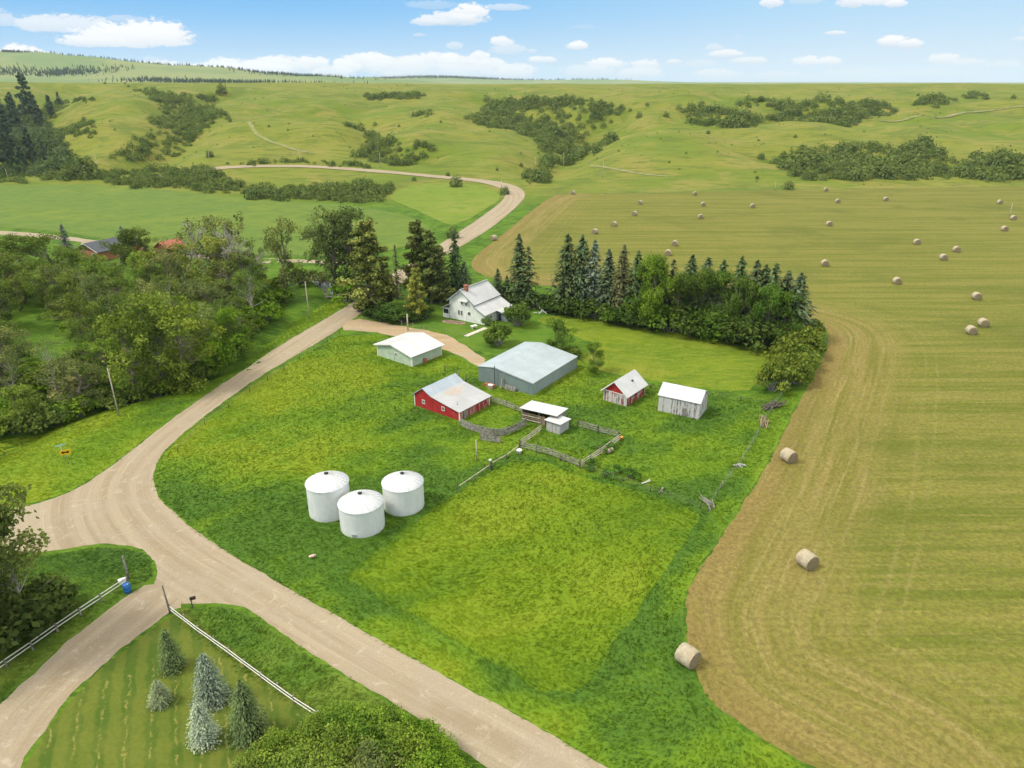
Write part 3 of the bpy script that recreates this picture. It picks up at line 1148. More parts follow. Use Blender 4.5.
def water_strip():
    m, t, b = new_mat('creek_water')
    b.inputs['Base Color'].default_value = (.16, .15, .115, 1)
    b.inputs['Roughness'].default_value = .25
    b.inputs['Specular IOR Level'].default_value = .25
    t.l.new(t.bump(t.noise(t.pos(), 1.2, 3), .08, .05), b.inputs['Normal'])
    c = chaikin(CREEK[1:5], 2, False)
    V, F = [], []
    for i in range(len(c)):
        d = c[min(i + 1, len(c) - 1)] - c[max(i - 1, 0)]
        d = d / (np.hypot(*d) + 1e-9)
        n = np.array((-d[1], d[0])) * 2.4
        V += [(*(c[i] + n), -.62), (*(c[i] - n), -.62)]
    for i in range(len(c) - 1):
        F.append((2 * i, 2 * i + 1, 2 * i + 3, 2 * i + 2))
    o = link('creek_water', np_mesh('creek_water', np.array(V), np.array(F)), m)
    return tag(o, kind='structure')


water_strip()
ribbon('hill_track', [(590, 166), (606, 168), (622, 171), (645, 175), (668, 177)], 3.0, .12, M['path'])
ribbon('ridge_track', [(1024, 107), (985, 111), (950, 116), (915, 119), (880, 121)], 4.0, .35, M['path'])
ribbon('pasture_track', [(248, 122), (254, 133), (270, 142), (290, 149), (308, 153)], 3.0, .15, M['path'])

# ------------------------------------------------------------------ vegetation meshes
def leaf_cloud(rs, centers, radii, counts, size, tones, squash=.8, upbias=.25, out=.55):
    """leaf-sized faces spread through a set of clumps; returns verts, quads, tone per vertex"""
    P, N, T = [], [], []
    for c, r, n, tn in zip(centers, radii, counts, tones):
        d = rs.normal(size=(n, 3))
        d /= np.linalg.norm(d, axis=1)[:, None] + 1e-9
        rad = r * (.35 + .65 * rs.random(n) ** .5) * (1 + .18 * rs.normal(size=n))
        p = d * rad[:, None]
        p[:, 2] *= squash
        P.append(p + np.asarray(c))
        nn = d * out + rs.normal(size=(n, 3)) * .5 + np.array((0, 0, upbias))
        N.append(nn / (np.linalg.norm(nn, axis=1)[:, None] + 1e-9))
        T.append(np.clip(tn + .16 * rs.normal(size=n), 0, 1))
    P, N, T = np.concatenate(P), np.concatenate(N), np.concatenate(T)
    return leaves_at(rs, P, N, T, size)


def leaves_at(rs, P, N, T, size):
    n = len(P)
    a = np.cross(N, rs.normal(size=(n, 3)))
    a /= np.linalg.norm(a, axis=1)[:, None] + 1e-9
    b = np.cross(N, a)
    s = size * (.65 + .7 * rs.random(n))[:, None]
    V = np.stack([P - a * s, P - b * s * .62 + N * s * .12, P + a * s, P + b * s * .62 + N * s * .12], 1).reshape(-1, 3)
    F = np.arange(4 * n).reshape(n, 4)
    return V, F, np.repeat(T, 4)


def tone_mesh(name, V, F, T, mat):
    me = np_mesh(name, V, F)
    at_ = me.attributes.new('tone', 'FLOAT', 'POINT')
    at_.data.foreach_set('value', T.astype(np.float32))
    me.materials.append(mat)
    return me


def limb_tree(rs, h, lean, crown_pts, r0, mat, name, levels=True):
    """tapered trunk with limbs that reach towards the clumps of the crown"""
    mb = MB()
    top = Vector((lean[0], lean[1], h))
    base = Vector((0, 0, -.25))
    knots = [base]
    for k in range(1, 6):
        f = k / 5
        knots.append(base.lerp(top, f) + Vector((rs.normal() * .025 * h, rs.normal() * .025 * h, 0)) * (f > .1))
    rad = [r0 * 1.35, r0, r0 * .8, r0 * .6, r0 * .4, r0 * .15]
    for k in range(5):
        mb.tube(knots[k], knots[k + 1], rad[k], rad[k + 1], 7, False)
    for c in crown_pts:
        c = Vector(c)
        f = min(.9, max(.15, c.z / h * .72))
        i = min(4, int(f * 5))
        s = knots[i].lerp(knots[i + 1], f * 5 - i)
        mid = s.lerp(c, .55) + Vector((0, 0, -.03 * h))
        rr = r0 * .42 * (1.1 - f)
        mb.tube(s, mid, rr, rr * .6, 5, False)
        mb.tube(mid, c, rr * .6, rr * .12, 5, False)
    me = mb.mesh(name)
    me.materials.append(mat)
    return me


def broadleaf(seed, h=10.0, w=3.6, base=.22, nclump=34, leaves=110, size=.21, slender=0.0, bare=0.0, mat='bark', rmax=1.25):
    rs = np.random.default_rng(seed)
    cs, rd, ct, tn = [], [], [], []
    lean = (rs.normal() * .04 * h, rs.normal() * .04 * h)
    # a handful of main boughs, clumps cluster round them
    nb = 6 + int(rs.integers(0, 4))
    boughs = []
    for k in range(nb):
        an = 2 * math.pi * (k + rs.random() * .7) / nb
        f = base + .12 + (.86 - base) * (k + .6 + .4 * rs.random()) / nb
        prof = math.sin(math.pi * min(1, max(.05, (f - base * .6) / (1.12 - base * .6)))) ** .75
        rr = w * prof * (.45 + .4 * rs.random())
        boughs.append((lean[0] * f + math.cos(an) * rr, lean[1] * f + math.sin(an) * rr, h * f))
    boughs.append((lean[0], lean[1], h * .93))
    for k in range(nclump):
        b = boughs[k % len(boughs)]
        s = w * .42
        c = np.array(b) + rs.normal(size=3) * np.array((s, s, h * .085))
        c[2] = min(max(c[2], h * base), h * .97)
        r = rmax * (.55 + .6 * rs.random()) * (1 - .35 * slender)
        cs.append(c)
        rd.append(r)
        ct.append(int(leaves * (r / rmax) ** 1.6 * (1 - bare)))
        tn.append(.5 + .24 * rs.normal())
    if base < .15:      # low side branches hide the trunk
        for k in range(13):
            an, f = rs.random() * 6.283, .06 + .32 * rs.random()
            q = w * (.25 + .4 * rs.random()) * (.7 + f)
            cs.append(np.array((math.cos(an) * q, math.sin(an) * q, h * f)))
            rd.append(rmax * (.5 + .4 * rs.random()))
            ct.append(int(leaves * .55))
            tn.append(.4 + .2 * rs.normal())
    V, F, T = leaf_cloud(rs, cs, rd, ct, size, tn)
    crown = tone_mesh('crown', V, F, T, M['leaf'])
    trunk = limb_tree(rs, h * .92, lean, boughs + [tuple(c) for c in cs[:nclump]], .021 * h, M[mat], 'trunk')
    return trunk, crown


def spruce(seed, h=10.0, w=2.3, whorls=26, per=11, sprays=6, size=.26, droop=.25, base=.03, gap=0.0, ex=.74):
    rs = np.random.default_rng(seed)
    P, N, T = [], [], []
    for k in range(whorls):
        f = base + (1 - base) * (k + rs.random() * .5) / whorls
        z = h * f
        R0 = w * (1 - f) ** ex * (.82 + .3 * rs.random()) + .10
        n = max(4, int(per * (.45 + .55 * (1 - f))))
        for j in range(n):
            if rs.random() < gap:
                continue
            an = 2 * math.pi * (j + rs.random() * .8) / n + k * .7
            z = h * f + rs.normal() * h * .012
            rr = R0 * (.72 + .42 * rs.random())
            ns = max(2, int(sprays * (.35 + .65 * rr / w)))
            tone = np.clip(.45 + .2 * rs.normal(), 0, 1)
            for s in range(ns):
                q = (s + .55) / ns
                side = (rs.random() - .5) * .75 * q * rr * .6
                x, y = math.cos(an), math.sin(an)
                p = (x * rr * q - y * side, y * rr * q + x * side, z - droop * rr * q * q + .12 * rs.normal() * size * 3)
                P.append(p)
                N.append((x * .55 + rs.normal() * .35, y * .55 + rs.normal() * .35, .75 + rs.normal() * .3))
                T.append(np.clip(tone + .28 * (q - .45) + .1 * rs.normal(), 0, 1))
    for s in range(8):
        P.append((rs.normal() * .04, rs.normal() * .04, h * (.97 + .05 * s / 8)))
        N.append((rs.normal(), rs.normal(), .3))
        T.append(.6)
    P, N, T = np.array(P), np.array(N), np.array(T)
    N /= np.linalg.norm(N, axis=1)[:, None]
    n = len(P)
    # needle sprays point outward: long axis follows the branch
    rad = P * np.array((1, 1, 0))
    rad /= np.linalg.norm(rad, axis=1)[:, None] + 1e-6
    a = rad + np.array((0, 0, -.25)) + rs.normal(size=(n, 3)) * .35
    a -= N * (a * N).sum(1)[:, None]
    a /= np.linalg.norm(a, axis=1)[:, None] + 1e-9
    b = np.cross(N, a)
    sz = size * (.7 + .6 * rs.random(n))[:, None]
    V = np.stack([P - a * sz * 1.1, P - b * sz * .5 - N * sz * .2, P + a * sz * 1.25 - N * sz * .12, P + b * sz * .5 - N * sz * .2], 1).reshape(-1, 3)
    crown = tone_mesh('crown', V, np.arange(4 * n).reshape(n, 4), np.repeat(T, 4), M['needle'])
    mb = MB()
    mb.tube((0, 0, -.25), (0, 0, h * .5), .022 * h, .013 * h, 7, False)
    mb.tube((0, 0, h * .5), (0, 0, h * 1.0), .013 * h, .002 * h, 6, False)
    trunk = mb.mesh('trunk')
    trunk.materials.append(M['bark'])
    return trunk, crown


def old_conifer(seed, h=10.0, w=2.2, base=.16, limbs=34, size=.2, leaves=70):
    """open-crowned old conifer: clumps of needles at the ends of horizontal limbs"""
    rs = np.random.default_rng(seed)
    cs, rd, ct, tn = [], [], [], []
    mb = MB()
    mb.tube((0, 0, -.25), (0.1, 0, h * .45), .028 * h, .019 * h, 7, False)
    mb.tube((.1, 0, h * .45), (0, .08, h * .97), .019 * h, .003 * h, 6, False)
    for k in range(limbs):
        f = base + (1 - base) * (k + .5 * rs.random()) / limbs
        an = k * 2.4 + rs.normal() * .3
        prof = min(1, (f - base * .5) / .22) ** .5 * max(0.05, (1.03 - f)) ** .55
        rr = w * prof * (.6 + .55 * rs.random())
        z = h * f
        x, y = math.cos(an), math.sin(an)
        tip = (x * rr, y * rr, z + rr * (.16 - .3 * rs.random()))
        mb.tube((0, 0, z - .12 * rr), tip, .006 * h * (1.2 - f), .001 * h, 5, False)
        tone = .5 + .22 * rs.normal()
        for q in (.45, .75, 1.0):
            r = (.30 + .30 * rs.random()) * (.6 + .55 * (1 - f)) * w / 2.2 * 1.05
            cs.append((x * rr * q + rs.normal() * .12, y * rr * q + rs.normal() * .12, z + (tip[2] - z) * q + .06 * rs.normal()))
            rd.append(r)
            ct.append(int(leaves * (.35 + .65 * q) * (r / .5) ** 1.2))
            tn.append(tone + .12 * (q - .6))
    V, F, T = leaf_cloud(rs, cs, rd, ct, size, tn, .62, .35, .4)
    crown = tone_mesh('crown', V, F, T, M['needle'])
    trunk = mb.mesh('trunk')
    trunk.materials.append(M['bark'])
    return trunk, crown


def shrub(seed, h=2.0, w=1.6, nclump=16, leaves=90, size=.13, squash=.8, twig='grey_wood'):
    """many-stemmed bush as one mesh: leaf clumps over short stems (unit about 2 m)"""
    rs = np.random.default_rng(seed)
    cs, rd, ct, tn = [], [], [], []
    for k in range(nclump):
        an = rs.random() * 6.283
        q = rs.random() ** .5
        x, y = math.cos(an) * w * q * .8, math.sin(an) * w * q * .8
        z = h * (.28 + .55 * math.sqrt(max(0, 1 - q * q)) * (.55 + .5 * rs.random()))
        r = w * (.20 + .2 * rs.random())
        cs.append((x, y, z))
        rd.append(r)
        ct.append(int(leaves * (.5 + r / w)))
        tn.append(.5 + .24 * rs.normal())
    V, F, T = leaf_cloud(rs, cs, rd, ct, size, tn, squash)
    V[:, 2] = np.maximum(V[:, 2], -.05)
    me = np_mesh('foliage', V, F)
    at_ = me.attributes.new('tone', 'FLOAT', 'POINT')
    at_.data.foreach_set('value', T.astype(np.float32))
    me.materials.append(M['leaf'])
    mb = MB()
    for c in cs[::2]:
        mb.tube((c[0] * .15, c[1] * .15, -.1), (c[0] * .7, c[1] * .7, c[2] * .75), .03 * h, .008 * h, 5, False)
    st = mb.mesh('stems')
    st.materials.append(M[twig])
    return st, me


def dead_tree(seed, h=10.0, spread=.32, mat='dead_wood'):
    rs = np.random.default_rng(seed)
    mb = MB()

    def grow(p, d, L, r, lev):
        k = 3
        for i in range(k):
            d = (d + Vector(rs.normal(size=3)) * .12).normalized()
            q = p + d * (L / k)
            mb.tube(p, q, r * (1 - .25 * i / k), r * (1 - .25 * (i + 1) / k), 6 if lev < 2 else 4, False)
            p = q
            if lev < 3 and (lev > 0 or i > 0):
                for _ in range(2 if lev < 2 else 1):
                    v = (d + Vector(rs.normal(size=3)) * (.75)).normalized()
                    v.z = max(v.z, .05)
                    grow(p, v, L * (.35 + .3 * rs.random()), r * .42, lev + 1)
        if lev < 3:
            for _ in range(2):
                v = (d + Vector(rs.normal(size=3)) * .5).normalized()
                grow(p, v, L * .5, r * .55, lev + 1)
    grow(Vector((0, 0, -.2)), Vector((0, 0, 1)), h * .6, .02 * h, 0)
    me = mb.mesh('branches')
    me.materials.append(M[mat])
    return me


def mound(seed, h=2.0, w=1.25, n=150, size=.215):
    """small distant bush: leaf clumps over a dome that reaches the ground"""
    rs = np.random.default_rng(seed)
    d = rs.normal(size=(n, 3))
    d[:, 2] = np.abs(d[:, 2]) * 1.0
    d /= np.linalg.norm(d, axis=1)[:, None]
    lump = 1 + .22 * np.sin(d[:, 0] * 5 + seed) * np.cos(d[:, 1] * 4 + seed * 2) + .10 * rs.normal(size=n)
    rad = (.55 + .45 * rs.random(n) ** .4) * lump
    P = d * rad[:, None] * np.array((w, w, h * .92))
    N = d * np.array((1, 1, .8)) + rs.normal(size=(n, 3)) * .35
    N /= np.linalg.norm(N, axis=1)[:, None]
    T = np.clip(.5 + .18 * rs.normal(size=n) + .25 * (lump - 1), 0, 1)
    V, F, T = leaves_at(rs, P, N, T, size)
    V[:, 2] = np.maximum(V[:, 2], -.05)
    me = np_mesh('foliage', V, F)
    at_ = me.attributes.new('tone', 'FLOAT', 'POINT')
    at_.data.foreach_set('value', T.astype(np.float32))
    me.materials.append(M['leaf'])
    return me


PROTO = {}
LEAF_GAIN = 1.78


def protos():
    P = PROTO
    P['cotton'] = [broadleaf(s, 10, 3.1, .07, 50, 115, .155, mat='bark', rmax=1.05) for s in (1, 2, 3, 4, 5)]
    P['tall'] = [broadleaf(s, 10, 2.2, .14, 38, 105, .145, .3, mat='bark', rmax=1.0) for s in (11, 12, 13)]
    P['slender'] = [broadleaf(s, 10, 1.45, .40, 20, 95, .14, .35, mat='pale_bark', rmax=.95) for s in (21, 22)]
    P['thin'] = [broadleaf(s, 10, 2.6, .22, 30, 75, .13, .4, .2, mat='dead_wood', rmax=1.0) for s in (31, 32)]
    P['round'] = [broadleaf(s, 10, 3.6, .06, 56, 150, .18, mat='bark', rmax=1.35) for s in (41, 42, 43)]
    P['spruce'] = [spruce(s, 10, 2.7, 30, 17, 8, .25) for s in (51, 52, 53)]
    P['narrow'] = [spruce(s, 10, 1.9, 30, 15, 7, .23) for s in (54, 55)]
    P['lawn_spruce'] = [spruce(s, 10, 3.3, 38, 20, 11, .21, .16, .01, 0, .56) for s in (61, 62, 63)]
    P['ragged'] = [spruce(s, 10, 1.9, 24, 11, 6, .24, .35, .08, .22) for s in (56, 57)]
    P['old'] = [old_conifer(s, 10, 2.5, .12, 44, .17, 85) for s in (71, 72, 73)]
    P['pine'] = [old_conifer(s, 10, 3.0, .15, 30, .24, 70) for s in (74, 75)]
    P['shrub'] = [shrub(s, 2, 1.6, 16, 80, .13) for s in (81, 82, 83, 84)]
    P['dense'] = [shrub(s, 2, 1.45, 26, 150, .095, .9) for s in (85, 86)]
    P['willow'] = [shrub(s, 2, 1.35, 30, 330, .050) for s in (87, 88, 89)]
    P['tiny'] = [(None, mound(s)) for s in (91, 92, 93, 94)]
    st = P['shrub'][0][0]
    P['bush'] = [(st, mound(s, 2, 1.2, 420, .15)) for s in (95, 96, 97)]


protos()
_pick = random.Random(5)


def plant(kind, p, h, col, label, cat='tree', group=None, wide=1.0, rz=None, var=.16, name=None, idx=None):
    """a copy of one of the plant prototypes, placed at p and scaled to height h"""
    bank = PROTO[kind]
    tr, cr = bank[idx if idx is not None else _pick.randrange(len(bank))]
    bush = kind in ('shrub', 'dense', 'willow', 'tiny', 'bush')
    unit = 2.0 if bush else 10.0
    nm = name or {'cotton': 'broadleaf_tree', 'tall': 'broadleaf_tree', 'slender': 'broadleaf_tree', 'thin': 'broadleaf_tree', 'round': 'round_tree', 'spruce': 'spruce_tree', 'narrow': 'spruce_tree', 'lawn_spruce': 'spruce_tree', 'ragged': 'spruce_tree', 'old': 'conifer_tree', 'pine': 'pine_tree'}.get(kind, 'shrub')
    o = empty(nm, p, rz if rz is not None else _pick.uniform(0, 6.28), label, cat, group)
    s = h / unit
    o.scale = (s * wide, s * wide, s)
    k = 1 + _pick.uniform(-var, var)
    kg = 1 + _pick.uniform(-var * .4, var * .4)
    c = (col[0] * k * kg * LEAF_GAIN, col[1] * k * LEAF_GAIN, col[2] * k * LEAF_GAIN, 1)
    if tr is not None:
        link('stems' if bush else 'trunk', tr, None, o)
    b = link('foliage' if bush else 'crown', cr, None, o)
    b.color = c
    return o


def plant_px(kind, x, yb, yt, col, label, **kw):
    p = at(x, yb)
    h = height_to(p, yt)
    return plant(kind, p, max(.4, h), col, label, **kw)


G_COT = (.072, .106, .026)
G_GREY = (.085, .106, .044)
G_LIME = (.120, .170, .020)
G_DEEP = (.048, .080, .018)
G_RICH = (.070, .125, .014)
G_SPR = (.040, .062, .026)
G_BLUE = (.085, .115, .085)
G_ICE = (.170, .215, .155)
G_OLIVE = (.080, .105, .020)
G_SHRUB = (.060, .088, .022)
G_HILL = (.064, .092, .034)

# ------------------------------------------------------------------ buildings
M['barn_roof'] = metal_roof('barn_roof_metal', (.41, .415, .41), 0, .5, rust=(4.6, 5.2, 2.6, 1.5))
M['barn_roof_new'] = metal_roof('barn_roof_zinc', (.38, .44, .48), 0, .5)
M['white_roof'] = metal_roof('white_roof_metal', (.56, .565, .56), 0, .45)
M['white_roof_y'] = metal_roof('white_roof_metal_cross', (.57, .57, .56), 1, .45)
M['shed_roof'] = metal_roof('grey_blue_roof_metal', (.36, .42, .435), 0, .6)
M['red_wall'] = board_wall('red_boards', (.40, .028, .026), (.33, .20, .17), .26)
M['red_worn'] = board_wall('worn_red_boards', (.36, .045, .04), (.46, .33, .28), .44)
M['red_white'] = board_wall('peeling_red_boards', (.32, .03, .03), (.55, .53, .49), .36, .3)
M['white_red'] = board_wall('peeling_white_boards', (.56, .54, .50), (.24, .05, .045), .42, .3)
M['white_worn'] = board_wall('peeling_whitewash_boards', (.56, .545, .52), (.17, .14, .12), .40, .26)
M['green_wall'] = board_wall('mint_siding', (.46, .56, .42), None, 0, .2, False)
M['grey_wall'] = metal_roof('grey_green_wall_metal', (.185, .245, .235), 1, .3)
M['grey_side'] = metal_roof('grey_green_side_metal', (.28, .34, .345), 0, .3)
M['house_wall'] = board_wall('house_siding', (.80, .82, .75), None, 0, .2, False)
M['porch_grey'] = board_wall('lean_to_boards', (.25, .28, .30), None, 0, .25, True)
M['bin'] = None


def gable_shell(root, prof, L, wall_mats, roof_mat, ov=(.35, .35), thick=.12, trim='trim'):
    """walls as a shell below a roof profile; prof = [(y, z) ...] from y=0 eave to the far eave; ridge runs along local x"""
    W = prof[-1][0]
    # front gable wall (faces -x), side wall (faces -y), back, far side
    t = .12
    gw = MB()
    loop = [(0, -.3)] + [(W, -.3)] + prof[::-1]
    gw.prism(loop, 0, t)
    gw.build('gable_wall', wall_mats[0], root)
    sw = MB().box(t, 0, -.3, L - t, t, prof[0][1])
    sw.build('side_wall', wall_mats[1], root)
    bw = MB().prism(loop, L - t, L)
    bw.build('gable_wall', wall_mats[2] if len(wall_mats) > 2 else wall_mats[0], root)
    fw = MB().box(t, W - t, -.3, L - t, W, prof[-1][1])
    fw.build('side_wall', wall_mats[1], root)


def roof_planes(root, prof, L, mats, ov_e=.35, ov_g=.3, thick=.1, names=None):
    """each straight pitch of the profile is a roof panel with its own thickness"""
    out = []
    n = len(prof) - 1
    for i in range(n):
        (y0, z0), (y1, z1) = prof[i], prof[i + 1]
        d = Vector((0, y1 - y0, z1 - z0)).normalized()
        if i == 0:
            y0, z0 = y0 - d.y * ov_e, z0 - d.z * ov_e
        if i == n - 1:
            y1, z1 = y1 + d.y * ov_e, z1 + d.z * ov_e
        up = .012 + .003 * i
        nz = Vector((0, -d.z, d.y))
        if nz.z < 0:
            nz = -nz
        a0 = (y0 + nz.y * up, z0 + nz.z * up)
        a1 = (y1 + nz.y * up, z1 + nz.z * up)
        b0 = (a0[0] + nz.y * thick, a0[1] + nz.z * thick)
        b1 = (a1[0] + nz.y * thick, a1[1] + nz.z * thick)
        mb = MB().prism([a0, a1, b1, b0], -ov_g, L + ov_g)
        o = mb.build('roof', mats[i] if isinstance(mats, (list, tuple)) else mats, root)
        out.append(o)
    return out


def window(parent, face, c, z, w, h, frame='trim', name='window', inset=.0):
    """framed window on a wall: face 'x' looks to -x at local y=c, face 'y' looks to -y at local x=c"""
    fw = .09

    def bx(mb, a0, z0, a1, z1, d0, d1):
        if face == 'x':
            mb.box(d0, a0, z0, d1, a1, z1)
        else:
            mb.box(a0, d0, z0, a1, d1, z1)
    mb = MB()
    a0, a1 = c - w / 2, c + w / 2
    z0, z1 = z - h / 2, z + h / 2
    bx(mb, a0 - fw, z0 - fw, a0, z1 + fw, -.06, -.002)
    bx(mb, a1, z0 - fw, a1 + fw, z1 + fw, -.06, -.002)
    bx(mb, a0, z0 - fw, a1, z0, -.06, -.002)
    bx(mb, a0, z1, a1, z1 + fw, -.06, -.002)
    bx(mb, c - .02, z0, c + .02, z1, -.045, -.02)
    f = mb.build(name, M[frame], parent)
    pn = MB()
    bx(pn, a0, z0, a1, z1, -.018, -.004)
    pn.build('pane', M['glass'], f)
    return f


def corner_boards(root, L, W, h0, h1, w=.14, mat='trim'):
    mb = MB()
    mb.box(-.03, -.03, -.3, -.003, w, h0)
    mb.box(-.003, -.03, -.3, w, -.003, h0)
    mb.build('corner_board', M[mat], root)
    MB().box(L - w, -.03, -.3, L + .003, -.003, h0).build('corner_board', M[mat], root)
    MB().box(-.03, W - w, -.3, -.003, W + .003, h1).build('corner_board', M[mat], root)


def frame_at(px, ang):
    p = at(*px)
    return (p.x, p.y, 0.0), R(ang)


# red barn: long shallow pitch towards the corral, short pitch behind
loc, rz = frame_at((459.7, 420.9), 53)
barn = empty('red_barn', loc, rz, 'red board barn with a grey and white metal roof and two small white windows', 'barn')
bp = [(0, 1.75), (6.6, 2.95), (8.7, 4.05), (11.1, 2.35)]
gable_shell(barn, bp, 8.6, (M['red_wall'], M['red_worn']), None)
roof_planes(barn, bp, 8.6, [M['barn_roof'], M['barn_roof_new'], M['barn_roof_new']], .25, .3)
MB().box(-.035, 8.5, .45, -.003, 9.35, 1.95)
for c, z in ((8.75, 1.35), (3.9, 1.3)):
    window(barn, 'x', c, z, .55, .6)
corner_boards(barn, 8.6, 11.1, 1.7, 2.3, .16)
MB().box(-.03, 6.45, -.3, -.003, 6.6, 2.86).build('batten', M['red_wall'], barn)
v = MB()
v.tube((1.4, 1.7, 2.0), (1.4, 1.7, 2.75), .09, .09, 8)
v.tube((1.4, 1.7, 2.75), (1.4, 1.7, 2.85), .15, .04, 8)
v.build('vent_pipe', M['galv'], barn)
MB().box(1.2, -.04, -.1, 2.3, -.004, 1.35).build('door', M['grey_wood'], barn)

# mint green garage
loc, rz = frame_at((412.2, 366.8), 51)
gar = empty('green_garage', loc, rz, 'pale green garage with low white gable roof beside the dirt driveway', 'garage')
gp = [(0, 2.45), (6.0, 3.75), (11.0, 2.65)]
gable_shell(gar, gp, 9.0, (M['green_wall'], M['green_wall']), None)
roof_planes(gar, gp, 9.0, M['white_roof'], .55, .5)
corner_boards(gar, 9.0, 11.0, 2.4, 2.6, .2)
d = MB().box(-.05, 5.55, -.25, -.004, 6.6, 2.05).build('door', M['green_wall'], gar)
window(gar, 'x', 4.9, 1.65, .6, .55)
MB().box(-.04, 5.15, 1.5, -.004, 5.25, 1.8)
MB().box(-.6, 11.0 - .001, 2.3, -.5, 11.0, 2.4)
fb = MB()
for (y0, z0), (y1, z1) in ((gp[0], gp[1]), (gp[1], gp[2])):
    fb.beam((-.53, y0 - (.5 if y0 == 0 else 0), z0 - (.13 if y0 == 0 else .02)), (-.53, y1 + (.5 if y1 > 8 else 0), z1 - (.13 if y1 > 8 else .02)), .05, .2)
fb.build('fascia', M['trim'], gar)
tr = MB().box(3.6, -.06, -.3, 8.6, -.004, .35).build('base_boards', M['pale_wood'], gar)
MB().box(3.2, -.5, -.2, 3.9, -.08, .95).build('wood_box', M['brick'], gar)
MB().box(-.03, 0, -.3, 0, 0, 0)

# long grey-green shed
loc, rz = frame_at((532.9, 395.3), 56)
shed = empty('metal_shed', loc, rz, 'big grey metal shed with wide low pale blue roof in the middle of the farmyard', 'shed')
sp = [(0, 2.5), (8.9, 3.75), (13.0, 3.1)]
gable_shell(shed, sp, 17.2, (M['grey_wall'], M['grey_side']), None)
roof_planes(shed, sp, 17.2, M['shed_roof'], .15, .15)
MB().beam((-.16, -.1, 2.42), (-.16, 8.9, 3.68), .05, .16).build('fascia', M['galv'], shed)
v = MB().tube((-.45, 8.7, -.2), (-.45, 8.7, 4.4), .07, .07, 8).build('stovepipe', M['black'], shed)
MB().box(-.04, 1.0, .2, -.004, 1.9, 2.1).build('door', M['grey_wall'], shed)

# things leaning on the shed: planks, box, pallets
def local(fr, x, y, z=0):
    (lx, ly, lz), r = fr
    return (lx + math.cos(r) * x - math.sin(r) * y, ly + math.sin(r) * x + math.cos(r) * y, lz + z)


SHF = frame_at((532.9, 395.3), 56)
o = empty('plank_stack', local(SHF, -1.0, 9.6), SHF[1], 'stack of dull red planks against the grey metal shed wall', 'planks')
for k in range(4):
    MB().box(-.5 + .02 * k, -1.6 + .1 * k, .12 * k, .4, 1.5 - .15 * k, .12 * k + .1).build('plank', M['brick'], o)
o = empty('white_crate', local(SHF, -1.9, 8.7), SHF[1] + .3, 'pale wooden crate standing before the red planks', 'crate')
cb = MB()
for k in range(4):
    cb.box(-.4, -.45, .02 + .2 * k, -.36, .45, .17 + .2 * k)
    cb.box(.36, -.45, .02 + .2 * k, .4, .45, .17 + .2 * k)
    cb.box(-.36, -.45, .02 + .2 * k, .36, -.41, .17 + .2 * k)
    cb.box(-.36, .41, .02 + .2 * k, .36, .45, .17 + .2 * k)
cb.build('slatted_side', M['pale_wood'], o)
MB().box(-.36, -.41, 0, .36, .41, .06).build('bottom', M['pale_wood'], o)
MB().box(-.41, -.46, .785, .41, .46, .83).build('lid', M['white_paint'], o)
o = empty('upright_board', local(SHF, -.6, 6.9), SHF[1], 'tall pale board leaning upright on the grey shed', 'board')
MB().beam((-.3, 0, 0), (.35, 0, 2.1), .5, .08, (0, 1, 0)).build('board', M['pale_wood'], o)
MB().beam((-.05, -.32, .9), (-.05, .32, .9), .05, .08, (1, 0, 0)).build('batten', M['grey_wood'], o)


def pallet_mesh():
    mb = MB()
    for k in range(7):
        mb.box(-.5, -.6 + .175 * k, .1, .5, -.6 + .175 * k + .13, .125)
    for x in (-.48, -.05, .4):
        mb.box(x, -.6, 0, x + .09, .6, .098)
    return mb.mesh('pallet')


pal = pallet_mesh()
pal.materials.append(M['grey_wood'])
for k, (y, lab) in enumerate(((5.6, 'grey wooden pallet leaning on the shed next to the upright board'), (4.3, 'grey wooden pallet leaning on the shed nearest its front corner'))):
    o = link('pallet', pal, None)
    o.location = local(SHF, -.45, y, .5)
    o.rotation_euler = (0, R(-72), SHF[1])
    tag(o, lab, 'pallet', 'pallets leaning on the grey shed')

# farmhouse
loc, rz = frame_at((484.9, 325.2), 57)
house = empty('farmhouse', loc, rz, 'pale two-storey farmhouse with long white stepped roof and brick chimney', 'house')
hp = [(0, 2.75), (3.2, 4.55), (7.1, 7.75), (10.9, 4.75)]
HL = 10.6
gable_shell(house, hp, HL, (M['house_wall'], M['house_wall']), None)
roof_planes(house, [(0, 2.75), (3.4, 4.5)], HL, [M['white_roof']], .5, .55, .12)
roof_planes(house, [(3.0, 4.78), (7.1, 7.9)], HL, [M['white_roof']], .25, .55, .14)
roof_planes(house, [(7.1, 7.9), (10.9, 4.95)], HL, [M['white_roof']], .5, .55, .14)
MB().box(-.3, 3.02, 4.36, HL + .3, 3.1, 4.78).build('roof_step', M['porch_grey'], house)
MB().box(.9, 6.1, 7.0, 1.75, 6.95, 8.85).build('chimney', M['brick'], house)
MB().box(.8, 6.0, 8.86, 1.85, 7.05, 8.98).build('chimney_cap', M['brick'], house)
for c, z, w, h in ((6.95, 4.75, .55, .95), (5.55, 4.6, .55, .95), (7.95, 1.95, .5, 1.25), (7.1, 1.95, .5, 1.25), (4.75, 2.15, .8, .8)):
    window(house, 'x', c, z, w, h)
aw = MB()
